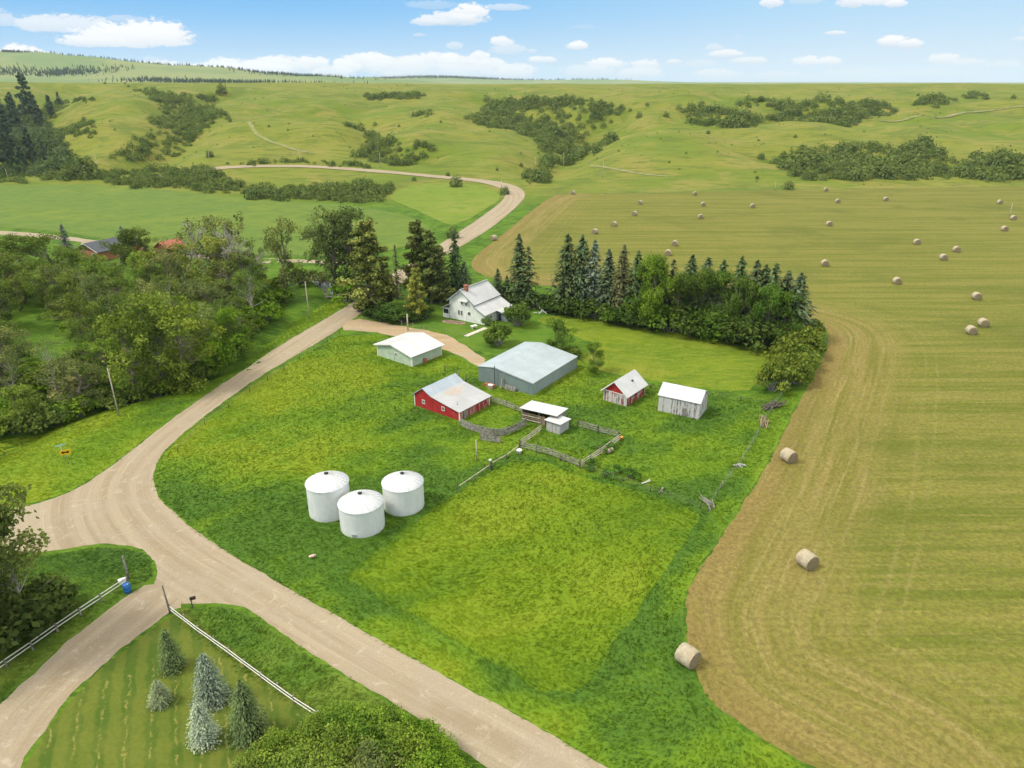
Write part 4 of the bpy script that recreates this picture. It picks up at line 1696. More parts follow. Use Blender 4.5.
aw.poly([(-.02, 4.9, 5.55), (-.02, 7.7, 5.55), (-.75, 7.7, 5.2), (-.75, 4.9, 5.2), (-.02, 4.9, 5.6), (-.02, 7.7, 5.6), (-.75, 7.7, 5.25), (-.75, 4.9, 5.25)],
        [(0, 1, 2, 3), (7, 6, 5, 4), (0, 3, 7, 4), (1, 5, 6, 2), (2, 6, 7, 3), (0, 4, 5, 1)])
aw.build('awning', M['white_roof'], house)
MB().box(-.06, 5.7, -.2, -.004, 6.45, 1.8).build('door', M['white_paint'], house)
fb = MB()
fb.beam((-.58, -.45, 2.5), (-.58, 3.2, 4.42), .05, .2)
fb.beam((-.58, 2.9, 4.62), (-.58, 7.1, 7.85), .05, .2)
fb.beam((-.58, 7.1, 7.85), (-.58, 11.3, 4.6), .05, .2)
fb.build('bargeboard', M['porch_grey'], house)
# glazed porch on the far-left corner
PX0, PX1 = -.25, 2.9
ph = MB().box(PX0, 10.92, -.3, PX1, 12.9, 1.1)
ph.box(PX0, 12.75, 1.1, PX0 + .15, 12.9, 2.3)
ph.box(PX0, 10.95, 1.1, PX0 + .15, 11.1, 2.3)
ph.box(PX1 - .15, 12.75, 1.1, PX1, 12.9, 2.3)
ph.box(PX0, 10.92, 2.3, PX1, 12.9, 2.5)
porch = ph.build('porch', M['house_wall'], house)
MB().box(PX0 + .06, 11.1, 1.1, PX0 + .10, 12.75, 2.3).build('pane', M['glass'], porch)
MB().box(PX0 + .15, 12.8, 1.1, PX1 - .15, 12.84, 2.3).build('pane', M['glass'], porch)
roof_planes(house, [(10.6, 3.75), (13.0, 2.6)], 3.6, [M['white_roof']], .3, .35, .1)[0].location.x = PX0 - .1
# lean-to at the near corner
lt = MB().box(5.2, -3.4, -.3, 5.35, 0, 2.0)
lt.box(5.2, -3.4, -.3, HL, -3.25, 2.0)
lt.box(HL - .15, -3.4, -.3, HL, 0, 2.0)
lean = lt.build('lean_to', M['porch_grey'], house)
roof_planes(house, [(-3.5, 1.95), (-.25, 2.62)], 6.0, [M['white_roof']], .3, .3, .1)[0].location.x = 4.9
MB().box(5.14, -1.4, -.2, 5.19, -.5, 1.7).build('door', M['glass'], house)
window(house, 'y', 2.6, 1.5, .8, .7)

# peeling red shed
loc, rz = frame_at((626.4, 406.6), 52)
rs_ = empty('small_red_shed', loc, rz, 'small peeling red and white shed with steep white roof', 'shed')
rp = [(0, 2.35), (2.65, 4.45), (5.0, 2.35)]
gable_shell(rs_, rp, 6.9, (M['white_red'], M['red_white']), None)
roof_planes(rs_, rp, 6.9, M['white_roof'], .55, .45, .08)
MB().prism([(.15, 2.25), (4.85, 2.25), (2.65, 4.3)], -.03, -.003).build('gable_panel', M['red_wall'], rs_)
MB().box(-.04, -.02, 2.12, -.004, 5.02, 2.26).build('gable_trim', M['trim'], rs_)
fb = MB()
fb.beam((-.47, -.42, 1.98), (-.47, 2.65, 4.42), .04, .16)
fb.beam((-.47, 2.65, 4.42), (-.47, 5.42, 1.94), .04, .16)
fb.build('bargeboard', M['trim'], rs_)
MB().box(-.05, 1.5, -.2, -.005, 2.5, 2.0).build('door', M['white_worn'], rs_)
window(rs_, 'y', 2.2, 1.3, .6, .7)
window(rs_, 'y', 4.6, 1.3, .6, .7)
MB().box(3.9, 1.1, 3.45, 4.2, 1.4, 3.75).build('vent', M['black'], rs_)

# whitewashed board shed: ridge along the long side
loc, rz = frame_at((698.4, 419.5), 150)
wb = empty('whitewashed_shed', loc, rz, 'weathered whitewashed board shed with white metal roof', 'shed')
wp = [(0, 3.2), (-2.1, 4.7), (-5.0, 3.0)]
wpp = [(0, 3.2), (2.4, 4.75), (5.0, 3.1)]
# local x runs along the long wall away to the left; mirrored so that +y is behind the long wall
wroot = wb
WL = 7.6
t_ = .12
loop = [(0, -.3)] + [(-y, z) for y, z in wpp] + [(-5.0, -.3)]
MB().prism(loop[::-1], 0, t_).build('gable_wall', M['white_worn'], wb)
MB().prism(loop[::-1], WL - t_, WL).build('gable_wall', M['white_worn'], wb)
MB().box(t_, -t_, -.3, WL - t_, 0, 3.2).build('side_wall', M['white_worn'], wb)
MB().box(t_, -5.0, -.3, WL - t_, -5.0 + t_, 3.1).build('side_wall', M['white_worn'], wb)
roof_planes(wb, [(-5.0, 3.1), (-2.4, 4.75), (0, 3.2)], WL, M['white_roof'], .22, .2, .07)
lo = MB()
lo.box(2.2, .003, -.1, 3.1, .03, 1.7)
lo.build('door', M['grey_wood'], wb)
lo = MB()
lo.beam((-.02, -.2, .6), (-.02, -4.6, 2.7), .03, .14)
lo.build('brace_board', M['grey_wood'], wb)

# open-fronted loafing shed
loc, rz = frame_at((556, 428), 62)
lf = empty('loafing_shed', loc, rz, 'low weathered cattle shelter with white metal roof joined to the corral', 'shelter')
LFW, LFL = 6.6, 4.0
for x, y, h in ((0, 0, 2.35), (0, LFW, 2.35), (0, LFW / 2, 2.35), (LFL, 0, 1.95), (LFL, LFW, 1.95)):
    MB().box(x, y, -.2, x + .16, y + .16, h).build('post', M['grey_wood'], lf)
rb = MB()
rb.poly([(-.5, -.35, 2.5), (-.5, LFW + .4, 2.5), (LFL + .4, LFW + .4, 1.98), (LFL + .4, -.35, 1.98),
         (-.5, -.35, 2.58), (-.5, LFW + .4, 2.58), (LFL + .4, LFW + .4, 2.06), (LFL + .4, -.35, 2.06)],
        [(0, 1, 2, 3), (7, 6, 5, 4), (0, 4, 5, 1), (1, 5, 6, 2), (2, 6, 7, 3), (3, 7, 4, 0)])
rb.build('roof', M['white_roof_y'], lf)
MB().box(LFL + .17, 0, -.2, LFL + .24, LFW, 1.9).build('back_wall', M['grey_wood'], lf)
MB().box(.16, -.08, -.2, LFL, -.004, 1.95).build('side_wall', M['grey_wood'], lf)
MB().box(.16, LFW + .17, -.2, LFL, LFW + .24, 1.95).build('side_wall', M['grey_wood'], lf)
M['brown_boards'] = plain('brown_boards', (.25, .175, .11), .9, var=.3, scale=2)
for k, z in enumerate((.25, .65, 1.05, 1.45)):
    MB().box(-.08, 2.2, z, -.01, LFW, z + .2).build('front_rail', M['brown_boards'] if k % 2 else M['pale_wood'], lf)
MB().box(-.16, 2.0, -.1, -.09, 3.0, 1.5).build('gate_board', M['brown_boards'], lf)

# small white lean-to hut
loc, rz = frame_at((559.5, 434.6), 53)
sh = empty('white_hut', loc, rz, 'tiny whitish wooden hut with flat white roof at the corral corner', 'hut')
M['hut'] = board_wall('hut_boards', (.46, .46, .44), (.26, .24, .22), .35, .22)
SW, SL = 2.75, 2.9
MB().box(0, 0, -.2, .1, SW, 1.95).build('front_wall', M['hut'], sh)
MB().box(.1, 0, -.2, SL - .1, .1, 1.9).build('side_wall', M['hut'], sh)
MB().box(.1, SW - .1, -.2, SL - .1, SW, 1.9).build('side_wall', M['hut'], sh)
MB().box(SL - .1, 0, -.2, SL, SW, 1.7).build('back_wall', M['hut'], sh)
rb = MB()
rb.poly([(-.3, -.3, 2.0), (-.3, SW + .3, 2.0), (SL + .3, SW + .3, 1.78), (SL + .3, -.3, 1.78),
         (-.3, -.3, 2.08), (-.3, SW + .3, 2.08), (SL + .3, SW + .3, 1.86), (SL + .3, -.3, 1.86)],
        [(0, 1, 2, 3), (7, 6, 5, 4), (0, 4, 5, 1), (1, 5, 6, 2), (2, 6, 7, 3), (3, 7, 4, 0)])
rb.build('roof', M['white_roof_y'], sh)
MB().box(-.03, .9, -.1, -.004, 1.7, 1.6).build('door', M['hut'], sh)

# ------------------------------------------------------------------ grain bins
def bin_mats():
    m, t, b = new_mat('bin_wall')
    o = t.obj()
    x, y, z = t.sep(o)
    w = t.m('SINE', t.m('MULTIPLY', z, 2 * math.pi / .11))
    an = t.m('ARCTAN2', y, x)
    n = t.noise(t.comb(t.m('MULTIPLY', an, 2.5), t.m('MULTIPLY', z, .35)), 1.0, 5, .65)
    n2 = t.noise(t.comb(t.m('MULTIPLY', an, 9.0), t.m('MULTIPLY', z, .25)), 1.0, 4, .6)
    sheet_ = t.m('ABSOLUTE', t.m('SUBTRACT', t.m('FRACT', t.m('MULTIPLY', z, 1 / .86)), .5))
    seam = t.step(sheet_, .485, .497)
    pan = t.m('ABSOLUTE', t.m('SUBTRACT', t.m('FRACT', t.m('MULTIPLY', an, 7 / (2 * math.pi))), .5))
    c = t.mix(t.step(n, .35, .7), (.62, .64, .62), (.71, .72, .70))
    c = t.mix(t.m('MULTIPLY', t.step(n2, .54, .75), .25), c, (.50, .49, .44))
    c = t.mix(t.m('MULTIPLY', seam, .25), c, (.42, .43, .42))
    c = t.mix(t.m('MULTIPLY', t.step(pan, .49, .498), .25), c, (.42, .43, .42))
    low = t.m('MULTIPLY', t.step(z, .7, .0), t.step(n2, .3, .6))
    c = t.mix(t.m('MULTIPLY', low, .4), c, (.42, .42, .33))
    t.l.new(c, b.inputs['Base Color'])
    b.inputs['Roughness'].default_value = .5
    t.l.new(t.bump(w, .35, .015), b.inputs['Normal'])
    m2, t, b = new_mat('bin_roof')
    o = t.obj()
    x, y, z = t.sep(o)
    an = t.m('ARCTAN2', y, x)
    rad = t.m('SQRT', t.m('ADD', t.m('MULTIPLY', x, x), t.m('MULTIPLY', y, y)))
    ph = t.m('ABSOLUTE', t.m('SUBTRACT', t.m('FRACT', t.m('MULTIPLY', an, 24 / (2 * math.pi))), .5))
    n = t.noise(t.comb(t.m('MULTIPLY', an, 6.0), t.m('MULTIPLY', rad, .5)), 1.0, 5, .7)
    c = t.mix(t.step(n, .4, .72), (.68, .69, .685), (.55, .56, .55))
    oi = t.new('ShaderNodeObjectInfo').outputs['Random']
    line = t.m('MULTIPLY', t.step(ph, .445, .49), t.step(n, .36, .56))
    c = t.mix(t.m('MULTIPLY', line, .55), c, (.33, .31, .28))
    t.l.new(c, b.inputs['Base Color'])
    b.inputs['Roughness'].default_value = .5
    t.l.new(t.bump(t.step(ph, .43, .5), .4, .04), b.inputs['Normal'])
    return m, m2


M['bin_wall'], M['bin_roof'] = bin_mats()


def grain_bin(px, py, dia, h, label, rz, hatch):
    p = at(px, py)
    # the pixel is the front foot of the wall: step back by the radius
    d = Vector((p.x, p.y, 0)).normalized()
    r = dia / 2
    o = empty('grain_bin', (p.x + d.x * r, p.y + d.y * r, 0), rz, label, 'grain bin', 'white grain bins')
    MB().lathe([(r, -.2), (r, h)], 56).build('wall', M['bin_wall'], o)
    MB().lathe([(r - .02, h - .05), (r + .10, h - .03), (r + .10, h + .03), (r * .5, h + .68), (.34, h + 1.24), (.30, h + 1.26), (.0, h + 1.26)], 56).build('roof', M['bin_roof'], o)
    ribs = MB()
    for k in range(24):
        an = 2 * math.pi * k / 24
        x, y = math.cos(an), math.sin(an)
        ribs.beam(((r + .05) * x, (r + .05) * y, h + .05), (.36 * x, .36 * y, h + 1.25), .03, .035)
    ribs.build('roof_ribs', M['bin_roof'], o)
    c = MB().lathe([(.24, h + 1.2), (.24, h + 1.36), (.32, h + 1.37), (.30, h + 1.43), (0, h + 1.52)], 20)
    c.build('cap', M['black'], o)
    band = MB()
    for z in (.9, 1.8, 2.7, 3.5):
        if z < h - .3:
            band.lathe([(r + .002, z), (r + .011, z + .01), (r + .011, z + .03), (r + .002, z + .04)], 56)
    band.build('seam_band', M['bin_wall'], o)
    if hatch is not None:
        a = hatch
        mb = MB()
        Mx = Matrix.Rotation(a, 4, 'Z')
        mb.box(r - .05, -.35, .1, r + .06, .35, .6, Mx)
        mb.build('hatch', M['galv'], o)
    return o


grain_bin(331.8, 522, 5.8, 4.75, 'white grain bin farthest left, its wall tallest of the three', .4, None)
grain_bin(364.2, 538, 5.95, 3.8, 'white grain bin nearest the gravel road with dark ribs on its roof', 1.1, -1.75 - 1.1)
grain_bin(405, 516.2, 5.75, 3.9, 'white grain bin nearest the pasture, right of the other two', 2.0, None)

# ------------------------------------------------------------------ far houses in the left wood
loc, rz = frame_at((104, 259), 62)
loc = (at(86, 259).x, at(86, 259).y, 0)
bh = empty('brick_house', loc, rz, 'orange brick bungalow with dark grey gable roof behind the wood', 'house')
M['brick_wall'] = board_wall('orange_brick', (.46, .20, .10), None, 0, .12, False)
M['slate'] = plain('dark_shingles', (.075, .082, .10), .85, var=.2, scale=4, bump=.3)
bpf = [(-7.5, 3.2), (-1.5, 5.4), (4.5, 3.2)]
lp = [(-7.5, -.3), (4.5, -.3)] + bpf[::-1]
MB().prism(lp, 0, .25).build('gable_wall', M['brick_wall'], bh)
MB().prism(lp, 15.7, 16).build('gable_wall', M['brick_wall'], bh)
MB().box(.25, -7.5, -.3, 15.7, -7.2, 3.2).build('side_wall', M['brick_wall'], bh)
MB().box(.25, 4.2, -.3, 15.7, 4.5, 3.2).build('side_wall', M['brick_wall'], bh)
roof_planes(bh, bpf, 16, M['slate'], .7, .6, .18)
MB().prism([(-6.6, 3.15), (3.6, 3.15), (-1.5, 5.1)], -.05, -.004).build('gable_panel', plain('brown_gable', (.10, .06, .045), .8), bh)
fb = MB()
fb.beam((-.65, -8.1, 2.95), (-.65, -1.5, 5.45), .05, .25)
fb.beam((-.65, -1.5, 5.45), (-.65, 5.1, 2.95), .05, .25)
fb.build('bargeboard', M['trim'], bh)
for c in (-5.0, 1.2):
    window(bh, 'x', c, 1.7, 1.5, 1.3)

p = at(164, 258)
oh = empty('orange_roof_cabin', (p.x, p.y, 0), R(62), 'little cabin with bright orange red roof half hidden by trees', 'cabin')
M['orange'] = metal_roof('orange_roof_metal', (.46, .13, .075), 0, .5)
cpf = [(-3, 3.2), (0.5, 5.4), (4, 3.2)]
lp = [(-3, -.3), (4, -.3)] + cpf[::-1]
cw = board_wall('cabin_boards', (.30, .10, .08), None, 0, .2)
MB().prism(lp, 0, .2).build('gable_wall', cw, oh)
MB().prism(lp, 6.8, 7).build('gable_wall', cw, oh)
MB().box(.2, -3, -.3, 6.8, -2.8, 3.2).build('side_wall', cw, oh)
MB().box(.2, 3.8, -.3, 6.8, 4, 3.2).build('side_wall', cw, oh)
roof_planes(oh, cpf, 7, M['orange'], .6, .5, .12)
window(oh, 'x', .5, 1.6, 1.0, 1.0)

# ------------------------------------------------------------------ hay bales
def bale_mat():
    m, t, b = new_mat('baled_hay')
    o = t.obj()
    x, y, z = t.sep(o)
    g = t.noise(t.comb(t.m('MULTIPLY', x, 22.0), t.m('ARCTAN2', y, z)), 1.0, 4, .65)
    n = t.noise(o, 2.2, 5, .7, .3)
    oi = t.new('ShaderNodeObjectInfo').outputs['Random']
    c = t.mix(t.step(n, .3, .7), (.27, .225, .14), (.42, .365, .255))
    c = t.mix(t.m('MULTIPLY', t.step(g, .5, .68), .45), c, (.54, .47, .35))
    band = t.step(t.noise(t.comb(t.m('MULTIPLY', x, 2.2), 0.0, t.m('MULTIPLY', oi, 9.0)), 1.0, 2), .5, .62)
    c = t.mix(t.m('MULTIPLY', band, .16), c, (.46, .27, .15))
    t.l.new(c, b.inputs['Base Color'])
    b.inputs['Roughness'].default_value = .95
    t.l.new(t.bump(t.m('ADD', g, n), .7, .05), b.inputs['Normal'])
    m2, t, b = new_mat('bale_end')
    o = t.obj()
    x, y, z = t.sep(o)
    rad = t.m('SQRT', t.m('ADD', t.m('MULTIPLY', y, y), t.m('MULTIPLY', z, z)))
    n = t.noise(o, 5.0, 5, .7)
    s = t.m('SINE', t.m('ADD', t.m('MULTIPLY', rad, 42.0), t.m('ADD', t.m('ARCTAN2', y, z), t.m('MULTIPLY', n, 5.0))))
    c = t.mix(t.step(n, .3, .7), (.15, .115, .06), (.30, .235, .13))
    c = t.mix(t.m('MULTIPLY', t.step(s, .2, 1.0), .4), c, (.36, .29, .17))
    t.l.new(c, b.inputs['Base Color'])
    b.inputs['Roughness'].default_value = .95
    t.l.new(t.bump(t.m('ADD', s, t.m('MULTIPLY', n, 2.0)), .6, .03), b.inputs['Normal'])
    return m, m2


M['bale'], M['bale_end'] = bale_mat()


def bale_protos():
    rs = np.random.default_rng(3)
    r, L, n = .90, .80, 40
    V, F = [], []
    prof = [(-L, r * .93), (-L * .95, r * .985), (-L * .5, r), (0, r * 1.005), (L * .5, r), (L * .95, r * .985), (L, r * .93)]
    for x, q in prof:
        for i in range(n):
            a = 2 * math.pi * i / n
            rr = q * (1 + .012 * rs.normal())
            z = math.cos(a) * rr
            V.append((x, math.sin(a) * rr * 1.02, z if z > -.8 else -.8 + (z + .8) * .3))
    for k in range(len(prof) - 1):
        for i in range(n):
            j = (i + 1) % n
            F.append((k * n + i, k * n + j, (k + 1) * n + j, (k + 1) * n + i))
    body = np_mesh('wrap', np.array(V), np.array(F)[:, ::-1], True)
    body.materials.append(M['bale'])
    V, F = [], []
    ends = []
    for sx in (-1, 1):
        V, F = [], []
        b0 = 0
        rings = (.935, .72, .48, .24)
        for k, q in enumerate(rings):
            for i in range(n):
                a = 2 * math.pi * i / n
                bulge = (.0, .035, .05, .035)[k]
                z = math.cos(a) * r * q
                V.append((sx * (L - .004 + bulge + .008 * rs.normal() * (k > 0)), math.sin(a) * r * q * 1.02, z if z > -.8 else -.8 + (z + .8) * .3))
        for k in range(3):
            for i in range(n):
                j = (i + 1) % n
                f = (b0 + k * n + i, b0 + k * n + j, b0 + (k + 1) * n + j, b0 + (k + 1) * n + i)
                F.append(f if sx > 0 else f[::-1])
        V.append((sx * (L + .02), 0, 0))
        c = len(V) - 1
        for i in range(0, n, 1):
            j = (i + 1) % n
            f = (b0 + 3 * n + i, b0 + 3 * n + j, c, c)
            F.append(f)
        me = bpy.data.meshes.new('end')
        me.from_pydata([tuple(v) for v in V], [], [tuple(dict.fromkeys(int(q) for q in f)) for f in F])
        me.materials.append(M['bale_end'])
        ends.append(me)
    return body, ends


_bb, _be = bale_protos()
BALES = [  # x, y of the foot, turn of the axis, label
    (687, 663, -50, 'large round hay bale at the very edge of the uncut grass strip'),
    (806, 566, -66, 'round hay bale alone amid pale straw swaths of the near hay field'),
    (788, 461, -66, 'round hay bale on the bare brown margin across from the wire fence'),
    (970.5, 334, 86, 'round hay bale nearest us of the close pair at the field right side'),
    (982.5, 326.5, 82, 'round hay bale just behind another one, the far one of the close pair'),
    (976, 299.5, 84, 'round hay bale standing behind the close pair of bales'),
    (896.5, 284, 88, 'solitary round hay bale between the spruce row and the close pair'),
    (824.5, 266, 85, 'round hay bale straight behind the last spruce of the tree row'),
    (943, 260, 86, 'round hay bale left and nearer in a slanting twosome in mid field'),
    (956, 252, 80, 'round hay bale right and farther in a slanting twosome in mid field'),
    (916.5, 244.5, 84, 'round hay bale a little left of the slanting twosome in mid field'),
    (1004, 231, 88, 'round hay bale below the utility pole at the field right margin'),
    (1013, 220, 86, 'round hay bale right beside the foot of the utility pole in the hay'),
    (999.5, 204, 84, 'far round hay bale above the utility pole at the field right margin'),
    (885.6, 201, 85, 'tiny far round hay bale under the long aspen thicket'),
    (837.6, 203, 84, 'tiny far round hay bale in front of the one on the field boundary'),
    (825.6, 191.8, 86, 'tiny round hay bale lying on the far boundary of the hay field'),
    (829, 226, 86, 'round hay bale alone in the middle of the far hay field'),
    (752.5, 208, 84, 'far round hay bale alone between the left cluster and the mid field'),
    (700.5, 218.8, 85, 'lowest round hay bale of the far trio in a short column'),
    (703, 206.3, 86, 'middle round hay bale of the far trio in a short column'),
    (695, 195.5, 84, 'topmost round hay bale of the far trio in a short column'),
    (674.5, 246, 70, 'round hay bale behind the tree row, the farther of two neighbours'),
    (667.8, 255.5, 72, 'round hay bale just behind the broadleaf tree tops of the row'),
    (640, 204.5, 60, 'farthest round hay bale of the slanting line in the field corner'),
    (634.4, 215.5, 58, 'second farthest round hay bale of the slanting line in the field corner'),
    (614, 226.3, 56, 'third round hay bale of the slanting line, before the last one'),
    (594.7, 233.8, 55, 'round hay bale closest to the tall spruces behind their tops'),
    (573, 195, 62, 'round hay bale in the far corner of the hay field'),
    (493.7, 240.3, 40, 'round hay bale on the green verge next to the gravel road'),
]
for (x, y, a, lab) in BALES:
    p = at(x, y)
    o = empty('hay_bale', (p.x, p.y, p.z + .82 * 1.17), R(a), lab, 'hay bale', 'round hay bales on the mown field')
    o.scale = (1.17, 1.17, 1.17)
    link('wrap', _bb, None, o)
    for e in _be:
        link('end', e, None, o)

# ------------------------------------------------------------------ poles and signs
def utility_pole(x, yb, yt, label, arm=True, r=.13, mat='pale_wood', lean=(0, 0)):
    p = at(x, yb)
    h = height_to(p, yt)
    o = empty('utility_pole', p, 0, label, 'pole', 'utility poles')
    MB().tube((0, 0, -.3), (lean[0], lean[1], h), r, r * .7, 9).build('pole', M[mat], o)
    if arm:
        a = MB()
        an = R(40)
        dx_, dy_ = math.cos(an) * .16, math.sin(an) * .16
        a.tube((lean[0], lean[1], h - .02), (lean[0], lean[1], h + .16), .035, .03, 6)
        a.tube((lean[0] - dx_, lean[1] - dy_, h - .5), (lean[0] - dx_ * 1.8, lean[1] - dy_ * 1.8, h - .38), .04, .05, 6)
        a.build('insulator', M['glass'], o)
    return o


utility_pole(119, 416, 367.5, 'pale utility pole leaning before the wood, left of the gravel road')
utility_pole(309.5, 319, 281.5, 'pale utility pole by the creek between wood and road')
utility_pole(8, 178.5, 169, 'far utility pole at the left hillside trees', True, .16)
utility_pole(97.5, 168, 154.5, 'far utility pole on the spur of the left hill', True, .16)
utility_pole(210.5, 165.5, 150.5, 'far utility pole below the gully thicket, near a round bush', True, .16)
utility_pole(300, 163, 149, 'far utility pole above the hill road by the faint track', True, .16)
utility_pole(380.5, 168, 153, 'far utility pole beside the mid-slope thicket above the road', True, .16)
utility_pole(501.5, 194.5, 179, 'far utility pole at the inside of the road bend', True, .16)
utility_pole(535, 172, 156.5, 'far utility pole between road bend and big thicket', True, .16)
utility_pole(563.5, 167.5, 153, 'far utility pole at the toe of the big gully thicket', True, .16)
utility_pole(602.5, 178, 161, 'far utility pole on open grass right of the gully thicket', True, .16)
utility_pole(774.5, 191, 181.5, 'far utility pole at the hay field boundary next to a small bush', True, .16)
utility_pole(1009, 217, 203.5, 'far utility pole standing in the hay among bales', True, .16)

p = at(408, 330.5)
o = empty('yard_pole', p, 0, 'stout wooden pole with small meter box between driveway and farm fence', 'pole')
hh = height_to(p, 314)
MB().tube((0, 0, -.2), (0, 0, hh), .17, .15, 10).build('pole', M['pale_wood'], o)
MB().box(.15, -.15, 1.6, .36, .15, 2.2).build('meter_box', M['dark_wood'], o)
p = at(477, 461)
o = empty('bare_pole', p, 0, 'thin bleached bare pole standing in grass before the curved corral fence', 'pole')
hh = height_to(p, 440)
MB().tube((0, 0, -.2), (-.1, 0, hh), .10, .07, 8).build('pole', M['pale_wood'], o)
MB().box(-.16, -.05, hh - .5, -.04, .05, hh - .42).build('peg', M['grey_wood'], o)
p = at(128.5, 578.5)
o = empty('gate_post', p, 0, 'grey wooden pole rising beside the blue barrel', 'post')
MB().tube((0, 0, -.2), (0, 0, height_to(p, 556)), .15, .12, 9).build('pole', M['grey_wood'], o)
MB().tube((0, 0, .9), (0, 0, 1.0), .165, .165, 9).build('wire_band', M['wire'], o)
p = at(170.5, 613.5)
o = empty('gate_post', p, 0, 'thin brown leaning pole where the white rail fence meets the lane', 'post')
MB().tube((0, 0, -.2), (-.25, .1, height_to(p, 586)), .12, .08, 9).build('pole', M['bark'], o)
MB().tube((0, 0, .7), (-.02, .01, .8), .135, .135, 9).build('wire_band', M['wire'], o)
rs = np.random.default_rng(4)

# blue barrel and mailbox
p = at(128, 592)
o = empty('blue_barrel', p, 0, 'blue plastic barrel standing at the end of the white rail fence', 'barrel')
M['blue'] = plain('blue_plastic', (.012, .12, .36), .35, var=.12)
MB().lathe([(0, 0), (.36, 0), (.39, .06), (.41, .3), (.43, .32), (.43, .38), (.41, .40), (.42, .75), (.44, .77), (.44, .83), (.41, .86), (.38, 1.12), (.34, 1.17), (0, 1.15)], 28).build('drum', M['blue'], o)
MB().lathe([(.385, 1.105), (.40, 1.12), (.40, 1.16), (.35, 1.18), (.345, 1.165)], 28).build('rim', M['blue'], o)
MB().tube((.16, 0, 1.145), (.16, 0, 1.19), .05, .05, 10).build('bung', M['white_paint'], o)
p = at(123, 582)
o = empty('white_box', p, R(35), 'small white box lying at the fence end near the blue barrel', 'box')
MB().box(-.45, -.2, 0, .45, .2, .4).build('box', M['white_paint'], o)
MB().box(-.48, -.23, .402, .48, .23, .46).build('lid', M['white_paint'], o)
p = at(192.7, 607.6)
o = empty('mailbox', p, R(25), 'dark rounded mailbox on a wooden post at the road corner', 'mailbox')
MB().box(-.06, -.06, -.2, .06, .06, 1.12).build('post', M['dark_wood'], o)
mb = MB()
pr = [(-.17, 1.16), (.17, 1.16), (.17, 1.34)] + [(.17 * math.cos(a), 1.34 + .17 * math.sin(a)) for a in np.linspace(.3, math.pi - .3, 8)] + [(-.17, 1.34)]
mb.prism(pr, -.12, .52)
mb.build('box', M['black'], o)
MB().box(-.06, -.05, 1.122, .4, .05, 1.158).build('bracket', M['dark_wood'], o)
MB().box(.2, -.2, 1.3, .24, -.175, 1.55).build('flag', M['red_wall'], o)

# double arrow sign with street name board
p = at(68.5, 464)
o = empty('arrow_sign', p, R(24), 'yellow double headed arrow sign on post in grass by the junction', 'sign')
M['sign_yellow'] = plain('sign_yellow', (.80, .47, .01), .45, var=.05)
M['sign_green'] = plain('sign_green', (.35, .62, .45), .45, var=.08)
M['sign_black'] = plain('sign_black', (.012, .012, .012), .5)
MB().tube((0, .05, -.2), (0, .05, 2.5), .05, .05, 8).build('post', M['grey_wood'], o)
w_, h_ = .78, .42
pr = []
for cx, cz, a0 in ((w_ - .12, h_ - .12, 0), (-w_ + .12, h_ - .12, 90), (-w_ + .12, -h_ + .12, 180), (w_ - .12, -h_ + .12, 270)):
    for k in range(4):
        an = R(a0 + 30 * k)
        pr.append((cx + .12 * math.cos(an), cz + .12 * math.sin(an)))
n = len(pr)
mb = MB()
mb.poly([(x, 0, 2.1 + z) for x, z in pr] + [(x, .03, 2.1 + z) for x, z in pr],
        [tuple(range(n)), tuple(range(n, 2 * n))[::-1]] + [(i, n + i, n + (i + 1) % n, (i + 1) % n) for i in range(n)])
mb.build('sign_panel', M['sign_yellow'], o)
ar = [(-.60, 0), (-.24, .28), (-.24, .1), (.24, .1), (.24, .28), (.60, 0), (.24, -.28), (.24, -.1), (-.24, -.1), (-.24, -.28)]
mb = MB()
nn = len(ar)
mb.poly([(x, -.006, 2.1 + z) for x, z in ar], [tuple(range(nn))[::-1]])
mb.poly([(x, -.003, 2.1 + z) for x, z in ar], [tuple(range(nn))])
mb.build('arrow', M['sign_black'], o)
p = at(64, 459)
o = empty('street_name_sign', p, R(38), 'pale green street name board on thin post above the yellow sign', 'sign')
MB().tube((0, .04, -.2), (0, .04, 2.35), .035, .035, 8).build('post', M['galv'], o)
MB().box(-.72, -.012, 2.36, .72, .012, 2.60).build('name_board', M['sign_green'], o)
p = at(131, 423)
o = empty('marker_stake', at(131.5, 424), 0, 'thin bright yellow green marker stake near the leaning utility pole', 'stake')
M['stake'] = plain('yellow_stake', (.45, .55, .03), .5)
MB().tube((0, 0, -.1), (-.22, 0, 1.9), .045, .04, 7).build('stake', M['stake'], o)
MB().tube((-.215, 0, 1.86), (-.225, 0, 1.95), .06, .06, 7).build('cap', M['stake'], o)

